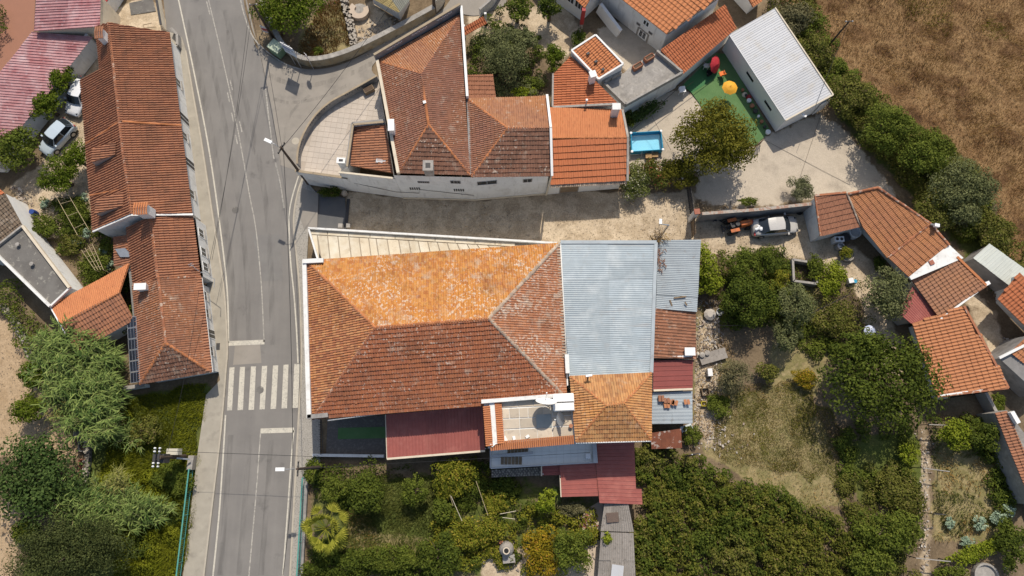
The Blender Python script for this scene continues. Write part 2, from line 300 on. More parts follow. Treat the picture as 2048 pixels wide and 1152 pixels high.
# leaf colours
LM = dict(
 olive=leafmat('olive_leaf', (.07, .085, .045), (.12, .14, .075), (.19, .21, .125)),
 grey=leafmat('grey_leaf', (.08, .095, .06), (.14, .155, .10), (.23, .24, .17)),
 dark=leafmat('dark_leaf', (.03, .048, .014), (.058, .085, .022), (.12, .15, .04)),
 fig=leafmat('fig_leaf', (.03, .055, .022), (.055, .095, .035), (.10, .15, .06)),
 citrus=leafmat('citrus_leaf', (.035, .06, .012), (.075, .12, .02), (.16, .2, .045)),
 mid=leafmat('mid_leaf', (.05, .075, .02), (.09, .125, .03), (.16, .19, .055)),
 lime=leafmat('lime_leaf', (.08, .12, .02), (.15, .2, .035), (.27, .31, .07)),
 walnut=leafmat('walnut_leaf', (.06, .065, .014), (.115, .12, .028), (.2, .19, .05)),
 vine=leafmat('vine_leaf', (.06, .085, .018), (.13, .16, .035), (.25, .25, .06), tips=(.36, .26, .05)),
 vineyel=leafmat('yellowing_vine_leaf', (.09, .095, .02), (.19, .17, .035), (.33, .25, .05), tips=(.42, .2, .04)),
 flower=leafmat('flowering_leaf', (.05, .075, .025), (.10, .13, .045), (.2, .22, .1), tips=(.55, .5, .42)),
 redfl=leafmat('red_flowering_leaf', (.045, .06, .02), (.09, .11, .035), (.15, .16, .05), tips=(.3, .05, .045)),
 reed=leafmat('reed_leaf', (.045, .09, .03), (.105, .17, .062), (.26, .32, .14), trans=.15),
 reedyel=leafmat('reed_yellow_leaf', (.12, .15, .05), (.22, .24, .1), (.36, .35, .17), trans=.2),
 cabbage=leafmat('cabbage_leaf', (.16, .23, .2), (.24, .33, .29), (.36, .45, .41), trans=.1),
 conifer=leafmat('conifer_leaf', (.028, .042, .02), (.055, .072, .033), (.10, .12, .055)),
 bramble=leafmat('bramble_leaf', (.035, .052, .013), (.085, .105, .026), (.18, .185, .055), tips=(.2, .15, .06)),
 scrub=leafmat('scrub_leaf', (.055, .072, .022), (.105, .12, .036), (.18, .185, .065), tips=(.2, .15, .07)),
 palm=leafmat('palm_leaf', (.09, .11, .022), (.2, .22, .05), (.38, .38, .11)),
 twig=leafmat('twiggy_leaf', (.075, .08, .05), (.13, .13, .085), (.2, .19, .13)),
 straw=leafmat('straw_blade', (.17, .105, .05), (.27, .18, .085), (.4, .3, .16), trans=.15),
 brown=leafmat('brown_blade', (.09, .05, .025), (.165, .095, .047), (.28, .18, .088), trans=.15),
 grass=leafmat('grass_blade', (.09, .11, .02), (.15, .175, .03), (.24, .26, .055), trans=.3),
 drylawn=leafmat('dry_lawn_blade', (.12, .115, .045), (.19, .175, .075), (.3, .25, .13), trans=.2),
 lawn=leafmat('lawn_blade', (.06, .08, .025), (.1, .125, .04), (.17, .185, .075), trans=.25))

def _nop(): pass
def leafquads(C, size, N, asp=.62):
    """folded leaf blades: centres C, normals N"""
    n = len(C); size = np.broadcast_to(size, n)[:, None]
    N = N/(np.linalg.norm(N, axis=1, keepdims=True)+1e-9)
    t = rng.normal(size=(n, 3)); t -= N*(t*N).sum(1, keepdims=True); t /= np.linalg.norm(t, axis=1, keepdims=True)+1e-9
    b = np.cross(N, t); f = N*size*.12
    V = np.stack([C-t*size*.5, C+b*size*asp*.5+f, C+t*size*.5, C-b*size*asp*.5+f], 1).reshape(-1, 3)
    return V, np.arange(4*n).reshape(-1, 4)
def crownleaves(c, rx, ry, rz, n, leaf, rot=0., clump=.34, up=.5, k=None, dense=.75):
    k = k or max(12, int((14+9*max(rx, ry)**1.4)*(.30/clump)**1.6))
    d = rng.normal(size=(k, 3)); d[:, 2] = np.abs(d[:, 2])*1.0-.25; d /= np.linalg.norm(d, axis=1, keepdims=True)
    rad = rng.uniform(.35, .86, k)[:, None]; cc = d*rad; cr = rng.uniform(.7, 1.25, k)*clump
    idx = rng.choice(k, n, p=cr**2/np.sum(cr**2)); e = rng.normal(size=(n, 3)); e /= np.linalg.norm(e, axis=1, keepdims=True)
    e[:, 2] = np.where(e[:, 2] < -.2, -e[:, 2]*.8, e[:, 2])
    rr = rng.uniform(dense, 1.08, n)**1 * cr[idx]*(1+.25*rng.normal(size=n)*(rng.random(n) < .25))
    Cn = cc[idx]+e*rr[:, None]; ca, sa = math.cos(rot), math.sin(rot)
    X = Cn[:, 0]*rx; Y = Cn[:, 1]*ry
    Pn = np.stack([X*ca-Y*sa, X*sa+Y*ca, Cn[:, 2]*rz], 1)+np.array(c)
    Nn = e*1.1+rng.normal(size=(n, 3))*.5+np.array([0, 0, up*.7])
    keep = Pn[:, 2] > .05
    cw = [Vector((cc[i, 0]*rx*ca-cc[i, 1]*ry*sa, cc[i, 0]*rx*sa+cc[i, 1]*ry*ca, cc[i, 2]*rz))+Vector(c) for i in range(k)]
    return leafquads(Pn[keep], leaf*rng.uniform(.65, 1.3, keep.sum()), Nn[keep]), cw
VEG = []
def plant(name, label, cat, px, py, r, h, leafm, leaf=.22, ry=None, rot=0., dens=1.0, group=None, clump=.27, up=.5, trunk=True, grow=1.1, zc=.62, k=None, flat=.55):
    """a plant seen at px,py (crown centre), crown radius r (and ry) in survey pixels, h metres tall"""
    zc_ = h*zc; c = P(px, py, zc_); s = mpp(px, py, zc_); rx = r*s*grow; ry_ = (ry or r)*s*grow; rz = max(.25, h-zc_)
    base = (c.x, c.y, 0)
    if group is None: group = {'shrub': 'garden shrubs', 'tree': 'trees in the gardens'}.get(cat, 'plants of the gardens')
    t = thing(name, label, cat, base, group)
    n = int(dens*6.5*math.pi*rx*ry_/(leaf*leaf*.62)*1.0); n = max(60, min(n, 34000))
    (V, F), cw = crownleaves(c, rx/1.02, ry_/1.02, rz, n, leaf, rot, clump, up, k)
    npmesh('crown' if cat == 'tree' else 'foliage', V, F, LM[leafm], t)
    if trunk:
        mb = MB(); r0 = .05+.018*h+.03*rx; fk = Vector((c.x, c.y, h*.3))
        mb.tube([(c.x, c.y, -.05), fk], [r0*1.3, r0], 7, False)
        for q in cw[:min(len(cw), 9)]: mb.tube([fk, fk.lerp(q, .55)+Vector((0, 0, .1*h)), q], [r0*.7, r0*.4, .02], 5, False)
        obj('trunk' if cat == 'tree' else 'stems', mb, m_bark, t)
    return t
def mass(name, poly, h, leafm, leaf, dens=1.0, bump=1.6, amp=.6, label=None, cat=None, group=None, kind='stuff', edge=.5, mats=None):
    """a tangle of leaves over a ground outline (survey pixels): humps and hollows, thin at the rim"""
    pl = [P(a, b, h*.5) for a, b in poly]; xs = [p.x for p in pl]; ys = [p.y for p in pl]
    A = (max(xs)-min(xs))*(max(ys)-min(ys)); n = int(A*dens*4.2/(leaf*leaf*.62)); n = min(n, 120000)
    x = rng.uniform(min(xs)-edge, max(xs)+edge, n); y = rng.uniform(min(ys)-edge, max(ys)+edge, n)
    jx = x+edge*2*(vnoise(x, y, 1.1, 3)-.5)*2; jy = y+edge*2*(vnoise(x, y, 1.1, 9)-.5)*2
    k = inpoly(jx, jy, pl); x, y = x[k], y[k]; n = len(x); sd_ = rng.integers(99)
    hh = h*(1-amp+amp*(.55*vnoise(x, y, bump, sd_)+.45*vnoise(x, y, bump*.42, sd_+1))*1.35)
    # thin layers below the surface
    z = hh-np.abs(rng.normal(size=n))*.16*h; z = np.maximum(z, .03)
    e = .15; gx = (vnoise(x+e, y, bump*.42, sd_+1)-vnoise(x-e, y, bump*.42, sd_+1)); gy = (vnoise(x, y+e, bump*.42, sd_+1)-vnoise(x, y-e, bump*.42, sd_+1))
    N = np.stack([-gx*1.2, -gy*1.2, np.full(n, .6)], 1)+rng.normal(size=(n, 3))*.5
    V, F = leafquads(np.stack([x, y, z], 1), leaf*rng.uniform(.6, 1.3, n), N)
    o = npmesh(name, V, F, LM[leafm], None, kind)
    if cat: tag(o, label, cat, group)
    elif label: o['label'] = label
    return o
def thicket(name, poly, parts, dens=1.0, label=None, cat=None, rmin=.45, rmax=1.15, hmin=.5, hmax=2.0, gap=.15):
    """separate bushes crowded over an outline, in several kinds of leaf; parts: [(leaf colour, share, leaf size)]"""
    pl = [P(a, b, (hmin+hmax)*.4) for a, b in poly]; xs = [p.x for p in pl]; ys = [p.y for p in pl]; A = (max(xs)-min(xs))*(max(ys)-min(ys))
    n = int(A/(.8*rmax*rmax)*dens); x = rng.uniform(min(xs), max(xs), n); y = rng.uniform(min(ys), max(ys), n)
    k = inpoly(x+.8*(vnoise(x, y, 1.5, 3)-.5), y+.8*(vnoise(x, y, 1.5, 4)-.5), pl) & (vnoise(x, y, 3.2, 77) > gap); x, y = x[k], y[k]; n = len(x)
    r = rng.uniform(rmin, rmax, n); hh = hmin+(hmax-hmin)*np.clip(.75*vnoise(x, y, 3.5, 12)+.5*rng.random(n)-.1, 0, 1); kind = np.clip(np.searchsorted(np.cumsum([p[1] for p in parts]), vnoise(x, y, 4.5, 50)*.75+.25*rng.random(n)), 0, len(parts)-1)
    root = None
    for i, (lm, sh, leaf) in enumerate(parts):
        q = np.where(kind == i)[0]
        if not len(q): continue
        cnt = np.maximum(12, (3.0*np.pi*r[q]**2/(leaf*leaf*.62)).astype(int)); idx = np.repeat(q, cnt); m = len(idx)
        e = rng.normal(size=(m, 3)); e /= np.linalg.norm(e, axis=1, keepdims=True); e[:, 2] = np.abs(e[:, 2])
        # lumps on each bush
        lump = .72+.5*vnoise(x[idx]*7+e[:, 0]*2.2, y[idx]*7+e[:, 1]*2.2, .8, i+5); rr = r[idx]*lump*rng.uniform(.8, 1.06, m)
        C = np.stack([x[idx]+e[:, 0]*rr, y[idx]+e[:, 1]*rr, np.maximum(.05, hh[idx]*(.25+.75*e[:, 2]*lump*rng.uniform(.85, 1.05, m)))], 1)
        V, F = leafquads(C, leaf*rng.uniform(.6, 1.3, m), e*1.0+rng.normal(size=(m, 3))*.5+np.array([0, 0, .3])); o = npmesh(name, V, F, LM[lm], None, 'stuff')
        if cat: tag(o, label[i], cat)
def blades(name, poly, n_m2, hgt, leafm, wid=.035, lean=.5, patch=None, kind='stuff', label=None):
    pl = [P(a, b, 0) for a, b in poly]; xs = [p.x for p in pl]; ys = [p.y for p in pl]
    n = int((max(xs)-min(xs))*(max(ys)-min(ys))*n_m2); x = rng.uniform(min(xs), max(xs), n); y = rng.uniform(min(ys), max(ys), n)
    jx = x+1.4*(vnoise(x, y, 1.2, 5)-.5); jy = y+1.4*(vnoise(x, y, 1.2, 6)-.5); k = inpoly(jx, jy, pl)
    if patch: k &= vnoise(x, y, patch[0], patch[2])+.4*(vnoise(x, y, patch[0]*.3, patch[2]+1)-.5) > patch[1]
    x, y = x[k], y[k]; n = len(x)
    hs = hgt*rng.uniform(.5, 1.3, n)*(.55+.9*vnoise(x, y, .9, 21)); a = rng.uniform(0, 2*np.pi, n)
    w = wid*rng.uniform(.7, 1.3, n); ln = lean*hs*rng.uniform(.4, 1.6, n); b = a+rng.normal(size=n)*.9+1.5
    wa = 1.2*vnoise(x, y, 3, 33)*2*np.pi
    tx = x+np.cos(wa+rng.normal(size=n)*.9)*ln; ty = y+np.sin(wa+rng.normal(size=n)*.9)*ln
    V = np.stack([np.stack([x-np.cos(a)*w, y-np.sin(a)*w, np.zeros(n)], 1), np.stack([x+np.cos(a)*w, y+np.sin(a)*w, np.zeros(n)], 1), np.stack([tx, ty, hs], 1)], 1).reshape(-1, 3)
    o = npmesh(name, V, np.arange(3*n).reshape(-1, 3), LM[leafm], None, kind)
    if label: o['label'] = label
    return o
def reeds(name, stems, leafm, parent=None, kind=None, ll=.62, lw=.055, nl=15):
    """cane stems with drooping strap leaves; stems: (x,y,z0,height,lean dir,lean)"""
    Vs = []; mb = MB()
    for (x, y, hh, la, ln) in stems:
        top = np.array([x+math.cos(la)*ln, y+math.sin(la)*ln, hh]); b0 = np.array([x, y, 0.])
        mid = b0*.5+top*.5+np.array([0, 0, .12*hh]); mb.tube([tuple(b0), tuple(mid), tuple(top)], [.016, .013, .006], 4, False)
        for j in range(nl):
            f = rng.uniform(.3, 1.0); p = (1-f)**2*b0+2*f*(1-f)*mid+f*f*top
            a = rng.uniform(0, 2*np.pi); a = a if rng.random() < .5 else la+rng.normal()*.7
            d = np.array([math.cos(a), math.sin(a), 0]); sd_ = np.array([-d[1], d[0], 0]); l_ = ll*rng.uniform(.6, 1.3); w = lw*rng.uniform(.7, 1.2)
            q1 = p+d*l_*.45+np.array([0, 0, l_*.32]); q2 = p+d*l_+np.array([0, 0, l_*rng.uniform(-.25, .25)])
            Vs += [p-sd_*w*.4, p+sd_*w*.4, q1+sd_*w*.5, q1-sd_*w*.5, q1-sd_*w*.5, q1+sd_*w*.5, q2+sd_*w*.08, q2-sd_*w*.08]
    V = np.array(Vs); o = npmesh(name, V, np.arange(len(V)).reshape(-1, 4), LM[leafm], parent, kind)
    return o, mb

# ------------------------------------------------------------------ roofs
def plane(pts):
    A = np.array([tuple(p) for p in pts]); c = A.mean(0); G = np.c_[A[:, :2]-c[:2], np.ones(len(A))]
    a, b, d = np.linalg.lstsq(G, A[:, 2]-c[2], rcond=None)[0]
    n = Vector((-a, -b, 1)).normalized(); return n, Vector((c[0], c[1], c[2]+d))
TILEMESH = {}
def tileprofile(w, roll, kind):
    if kind == 'roman': u = [0, .30, .42, .58, .78, .92, 1.0]; z = [.0, .0, .55, 1, 1, .5, .0]
    elif kind == 'flat': u = [0, .12, .2, .5, .62, .9, 1.0]; z = [.5, .5, 0, 0, .35, .35, .0]
    else: u = [0, .14, .3, .5, .7, .86, 1.0]; z = [.0, .05, .8, 1, .8, .05, .0]
    return [a*w for a in u], [a*roll for a in z]
def slope(parent, pts, mat, w=.23, l=.40, roll=.055, step=.05, kind='roman', single=False, name='roof_slope', deckmat=None, over=.0, thick=.07):
    """one roof plane: pts[0]-pts[1] is its eave; tiles laid course by course and cut at hips, valleys and verges"""
    n, c = plane(pts); pts = [Vector((p.x, p.y, c.z-(n.x*(p.x-c.x)+n.y*(p.y-c.y))/n.z)) for p in pts]
    e = pts[1]-pts[0]; U = (e-n*e.dot(n)).normalized(); Vv = n.cross(U)
    cen = sum(pts, Vector())/len(pts)
    if (cen-pts[0]).dot(Vv) < 0: U = -U; Vv = n.cross(U)
    o = pts[0] if (pts[1]-pts[0]).dot(U) > 0 else pts[1]
    dk = MB(); q = [p-n*.05 for p in pts]; q2 = [p-Vector((0, 0, thick)) for p in q]; k = len(q)
    sg = sum(q[i].x*q[(i+1) % k].y-q[(i+1) % k].x*q[i].y for i in range(k))
    if sg < 0: q = q[::-1]; q2 = q2[::-1]
    dk.v = [tuple(p) for p in q+q2]; dk.f = [tuple(range(k)), tuple(range(2*k-1, k-1, -1))]+[(i, i+k, (i+1) % k+k, (i+1) % k) for i in range(k)]
    deck = obj(name, dk, mat, parent)
    uv = np.array([((p-o).dot(U), (p-o).dot(Vv)) for p in pts]); u0, v0 = uv.min(0); u1, v1 = uv.max(0)
    nu = int(math.ceil((u1-u0)/w)); nv = int(math.ceil((v1-v0)/l))
    w = (u1-u0)/max(nu, 1)
    pu, pz = tileprofile(w, roll, kind)
    base = [(a, -.03, b+step) for a, b in zip(pu, pz)]+[(a, l+.01, b) for a, b in zip(pu, pz)]+[(a, -.03, b+step-.035) for a, b in zip(pu, pz)]
    m = len(pu); fc = [(i, i+1, m+i+1, m+i) for i in range(m-1)]+[(2*m+i, 2*m+i+1, i+1, i) for i in range(m-1)]
    Un, Vn, Nn = np.array(U), np.array(Vv), np.array(n); On = np.array(o)
    ii, jj = np.meshgrid(np.arange(nu), np.arange(nv)); ii = ii.ravel(); jj = jj.ravel()
    cu = u0+(ii+.5)*w; cv = v0+(jj+.5)*l
    cl = [(a, b) for a, b in uv]
    if single:
        sh = MB(); sh.v = [tuple(Un*a+Vn*b+Nn*z) for a, b, z in base]; sh.f = fc
        me = bpy.data.meshes.new('tile'); me.from_pydata(sh.v, [], sh.f); me.update(); me.materials.append(mat)
        k = inpoly(cu, cv, cl); cnt = 0; rest = []; wp = np.array(wpos(deck))
        for i, j in zip(ii[k], jj[k]):
            p = On+Un*(u0+i*w)+Vn*(v0+j*l-abs(rng.normal())*.01)+Nn*(rng.uniform(-.004, .01)+.07*(float(vnoise(i*w, j*l, 2.4, 5))-.5))-wp
            if cnt < 300:
                t = bpy.data.objects.new('tile', me); COL.objects.link(t); t.parent = deck; t.location = tuple(p); t.rotation_euler = (0, 0, rng.normal()*.014); cnt += 1
            else: rest.append(p)
        if rest:
            b = np.array(base); B = Un[None]*b[:, :1]+Vn[None]*b[:, 1:2]+Nn[None]*b[:, 2:]
            V = (np.array(rest)[:, None]+B[None]).reshape(-1, 3); F = (np.array(fc)[None]+(np.arange(len(rest))*len(base))[:, None, None]).reshape(-1, 4)
            r = npmesh('roof_tiles', V+np.array(wpos(deck)), F, mat, deck, 'stuff')
        return deck
    # keep tiles that touch the outline
    keep = np.zeros(len(cu), bool)
    for a in (-.6, 0, .6):
        for b in (-.6, 0, .6): keep |= inpoly(cu+a*w, cv+b*l, cl)
    ii, jj = ii[keep], jj[keep]; b = np.array(base); nn = len(ii)
    B = (Un[None]*b[:, :1]+Vn[None]*b[:, 1:2]+Nn[None]*b[:, 2:])
    org = On+Un*(u0+ii*w)[:, None]+Vn*(v0+jj*l)[:, None]+Nn*rng.uniform(-.006, .008, nn)[:, None]+Un*rng.normal(size=nn)[:, None]*.006+Nn*((vnoise(u0+ii*w, v0+jj*l, 2.6, 5)-.5)*.09)[:, None]-Vn*(np.abs(rng.normal(size=nn))*.012+(rng.random(nn) < .015)*.07)[:, None]
    V = (org[:, None]+B[None]).reshape(-1, 3); F = (np.array(fc)[None]+(np.arange(nn)*len(base))[:, None, None]).reshape(-1, 4)
    bm = bmesh.new(); vs = [bm.verts.new(v) for v in V]
    for f in F: bm.faces.new([vs[i] for i in f])
    cen2 = cen
    for i in range(len(pts)):
        a, b_ = pts[i], pts[(i+1) % len(pts)]; d = b_-a; nn_ = Vector((d.y, -d.x, 0))
        if nn_.length < 1e-6: continue
        nn_.normalize()
        if nn_.dot(cen2-a) > 0: nn_ = -nn_
        off = .05 if abs((b_-a).normalized().dot(U)) > .995 else 0.0
        bmesh.ops.bisect_plane(bm, geom=bm.verts[:]+bm.edges[:]+bm.faces[:], plane_co=a+nn_*off, plane_no=nn_, clear_outer=True)
    me = bpy.data.meshes.new('roof_tiles'); wp = wpos(deck)
    bmesh.ops.translate(bm, verts=bm.verts, vec=-wp); bm.to_mesh(me); bm.free()
    link('roof_tiles', me, mat, deck, 'stuff'); return deck
def ridge(parent, pts, mat, r=.13, name='ridge_cap', piece=.42, lift=.05):
    mb = MB()
    for a, b in zip(pts[:-1], pts[1:]):
        a, b = Vector(a), Vector(b); n = max(1, round((b-a).length/piece)); d = (b-a)/n; dn = d.normalized()
        sd_ = dn.cross(Vector((0, 0, 1))).normalized(); up = sd_.cross(dn)
        for k in range(n):
            i = len(mb.v); j = rng.normal()*.008
            for q, rr in ((a+d*k, r*1.08), (a+d*(k+1.06), r*.92)):
                for s in range(7):
                    t = math.pi*s/6; mb.v.append(tuple(q+sd_*(math.cos(t)*rr+j)+up*(math.sin(t)*rr*.8+lift-.06)))
            for s in range(6): mb.f.append((i+s, i+s+1, i+8+s, i+7+s))
            mb.f.append(tuple(i+s for s in range(6, -1, -1)))
    return obj(name, mb, mat, parent, None if len(mb.f) < 1 else None)
def sheets(parent, A, B, C, D, mat, nu=1, nv=1, per=.18, amp=.022, along='v', name='sheet', jit=.012, lap=.06, kind='sine', thick=.0):
    """corrugated sheets over the quad A,B (eave) C,D (ridge: D above A); ribs run from eave to ridge ('v') or along the eave ('u')"""
    A, B, C, D = map(Vector, (A, B, C, D)); f = lambda u, v: (A*(1-u)+B*u)*(1-v)+(D*(1-u)+C*u)*v
    n = ((B-A).cross(D-A)).normalized()
    if n.z < 0: n = -n
    Lu = (B-A).length; Lv = (D-A).length
    for i in range(nu):
        for j in range(nv):
            u0, u1, v0, v1 = i/nu, (i+1)/nu, j/nv, (j+1)/nv
            if along == 'v': u1 = min(1, u1+lap/Lu*(nu > 1)); v0 = max(0, v0-lap*2/Lv*(nv > 1))
            else: v1 = min(1, v1+lap/Lv*(nv > 1))
            Lx = (u1-u0)*Lu if along == 'v' else (v1-v0)*Lv; nr = max(1, round(Lx/per)); mb = MB()
            prof = []
            for r in range(nr):
                if kind == 'sine': prof += [((r+q/4)/nr, amp*math.sin(2*math.pi*q/4)) for q in range(4)]
                else: prof += [((r+0)/nr, 0), ((r+.72)/nr, 0), ((r+.78)/nr, amp*1.6), ((r+.94)/nr, amp*1.6)]
            prof.append((1, 0)); dz = rng.normal()*jit; tl = rng.normal()*jit*.7; ii = len(mb.v)
            for (t, z) in prof:
                for e in (0, 1):
                    uu, vv = (u0+(u1-u0)*t, v0 if e == 0 else v1) if along == 'v' else (u0 if e == 0 else u1, v0+(v1-v0)*t)
                    lift = (.012*(1-e) if along == 'v' else .006*t)
                    mb.v.append(tuple(f(uu, vv)+n*(z+dz+tl*(e-.5)+lift)))
            m = len(prof); i0 = len(mb.v); mb.v += [tuple(Vector(v)-n*.012) for v in mb.v[:]]
            for k in range(m-1): mb.f.append((2*k, 2*k+2, 2*k+3, 2*k+1)); mb.f.append((i0+2*k+1, i0+2*k+3, i0+2*k+2, i0+2*k))
            obj(name, mb, mat, parent)
    return None
def walls(parent, foot, z0, mat, name='wall', top=False, label=None):
    """a wall round the outline foot [(x,y,ztop)]"""
    mb = MB(); n = len(foot); a = sum(foot[k][0]*foot[(k+1) % n][1]-foot[(k+1) % n][0]*foot[k][1] for k in range(n))
    if a < 0: foot = foot[::-1]
    for k in range(n):
        p, q = foot[k], foot[(k+1) % n]; mb.poly([(p[0], p[1], z0), (q[0], q[1], z0), (q[0], q[1], q[2]), (p[0], p[1], p[2])])
    if top: mb.poly([(p[0], p[1], p[2]) for p in foot])
    return obj(name, mb, mat, parent, None, label)
def inset(pts, d):
    """move a plan outline inwards by d metres (list or one value per edge)"""
    n = len(pts); a = sum(pts[k][0]*pts[(k+1) % n][1]-pts[(k+1) % n][0]*pts[k][1] for k in range(n)); s = 1 if a > 0 else -1
    ds = d if isinstance(d, (list, tuple)) else [d]*n; ln = []
    for k in range(n):
        p, q = Vector(pts[k][:2]), Vector(pts[(k+1) % n][:2]); t = (q-p).normalized(); nn = Vector((-t.y, t.x))*s; ln.append((p+nn*ds[k], t))
    out = []
    for k in range(n):
        (p, t), (q, u) = ln[k-1], ln[k]; den = t.x*u.y-t.y*u.x
        out.append(p+t*(((q-p).x*u.y-(q-p).y*u.x)/den) if abs(den) > 1e-5 else q)
    return [(o.x, o.y) for o in out]
def opening(parent, A, B, s0, s1, z0, z1, name='window', frame=None, pane=None, fw=.07, mull=0, sill=None, depth=.03):
    """window or door set on wall A-B between s0..s1 metres from A"""
    frame = frame or m_white2; pane = pane or m_glass; u = Vector((B[0]-A[0], B[1]-A[1], 0)).normalized(); n = Vector((u.y, -u.x, 0)); o = Vector((A[0], A[1], 0))
    # make n point to the viewer side: towards the survey point above the origin
    if n.dot(Vector((0, 0, 0))-o) < 0: n = -n
    q = lambda s, z, k=0: o+u*s+Vector((0, 0, z))+n*k
    fr = MB()
    for a, b in (((s0, z0), (s1, z0)), ((s0, z1), (s1, z1))): fr.bar(q(a[0], a[1], depth/2), q(b[0], b[1], depth/2), depth, fw)
    for s in (s0, s1): fr.bar(q(s, z0, depth/2), q(s, z1, depth/2), fw, depth, up=tuple(n))
    for k in range(mull):
        s = s0+(s1-s0)*(k+1)/(mull+1); fr.bar(q(s, z0, depth/2-.004), q(s, z1, depth/2-.004), fw*.8, depth, up=tuple(n))
    w = obj(name, fr, frame, parent); pn = MB(); mid = q((s0+s1)/2, (z0+z1)/2, .012)
    pn.bar(q(s0+.01, (z0+z1)/2, .008), q(s1-.01, (z0+z1)/2, .008), .016, z1-z0-.02); obj('pane', pn, pane, w)
    if sill: sb = MB(); sb.bar(q(s0-.08, z0-fw/2-.03, .07), q(s1+.08, z0-fw/2-.03, .07), .16, .05); obj('sill', sb, sill, w)
    return w
def coping(parent, pts, w, h, mat, name='coping'):
    mb = MB()
    for a, b in zip(pts[:-1], pts[1:]):
        a, b = Vector(a), Vector(b); d = (b-a).normalized()*w*.45; mb.bar(a-d*.0, b+d*.0, w, h)
    return obj(name, mb, mat, parent)
def lowwall(name, label, pts, h, w, mat, capmat=None, cat='wall', z0=0.0, group=None, ch=.07):
    """free-standing wall along a ground line of world points"""
    t = thing(name, label, cat, (pts[0][0], pts[0][1], z0), group); mb = MB(); cp = MB()
    for a, b in zip(pts[:-1], pts[1:]):
        a, b = Vector((a[0], a[1], z0)), Vector((b[0], b[1], z0)); mb.bar(a+Vector((0, 0, h/2)), b+Vector((0, 0, h/2)), w, h)
        cp.bar(a+Vector((0, 0, h+ch/2)), b+Vector((0, 0, h+ch/2)), w+.06, ch)
    obj('wall_body', mb, mat, t)
    if capmat: obj('coping', cp, capmat, t)
    return t
def chimney(parent, px, py, h, zb, sx, sy, mat, rz=0, capmat=None, tiles=False, hole=True):
    """a stack whose top centre is seen at px,py"""
    c = P(px, py, h); mb = MB().box((c.x, c.y, (h+zb)/2-.05), (sx, sy, h-zb-.1), rz); s = obj('chimney', mb, mat, parent)
    if tiles:
        mb = MB(); ca, sa = math.cos(rz), math.sin(rz); n = max(4, int(sx/.16))
        for k in range(n):
            for s_ in (-1, 1):
                x = (-.5+(k+.5)/n)*(sx+.24); y0, y1 = 0, s_*(sy/2+.16)
                a = Vector((c.x+x*ca-y0*sa, c.y+x*sa+y0*ca, h+.12)); b = Vector((c.x+x*ca-y1*sa, c.y+x*sa+y1*ca, h-.02)); mb.tube([a, b], [.07, .085], 6)
        obj('chimney_cap', mb, capmat or MT['fresh'], s)
    else:
        obj('chimney_cap', MB().box((c.x, c.y, h), (sx+.12, sy+.12, .09), rz), capmat or mat, s)
        if hole: obj('flue', MB().box((c.x, c.y, h+.05), (sx*.55, sy*.55, .02), rz), m_dark, s)
    return s
def sheet(name, pts, z, mat, kind='structure', thick=None, label=None):
    q = [(p.x, p.y, z) for p in (P(a, b, z) for a, b in pts)]; mb = MB()
    if thick: mb.prism(q, z-thick, z)
    else:
        a = sum(q[k][0]*q[(k+1) % len(q)][1]-q[(k+1) % len(q)][0]*q[k][1] for k in range(len(q))); mb.poly(q if a > 0 else q[::-1])
    return obj(name, mb, mat, None, kind, label)
def band(pl, w, z):
    """ground strip of width w metres along survey-pixel line pl -> MB"""
    q = [P(a, b, z) for a, b in pl]; mb = MB(); l = []; r = []
    for k, p in enumerate(q):
        d = (q[min(k+1, len(q)-1)]-q[max(k-1, 0)]).normalized(); s = Vector((-d.y, d.x, 0))*w/2; l.append(p+s); r.append(p-s)
    for k in range(len(q)-1): mb.poly([r[k], r[k+1], l[k+1], l[k]])
    return mb
def smooth(pl, n=6):
    out = []
    for i in range(len(pl)-1):
        p0, p1, p2, p3 = pl[max(i-1, 0)], pl[i], pl[i+1], pl[min(i+2, len(pl)-1)]
        for k in range(n):
            t = k/n; out.append(tuple(.5*(2*b+(c-a)*t+(2*a-5*b+4*c-d)*t*t+(3*b-a-3*c+d)*t**3) for a, b, c, d in zip(p0[:2], p1[:2], p2[:2], p3[:2])))
    return out+[tuple(pl[-1][:2])]
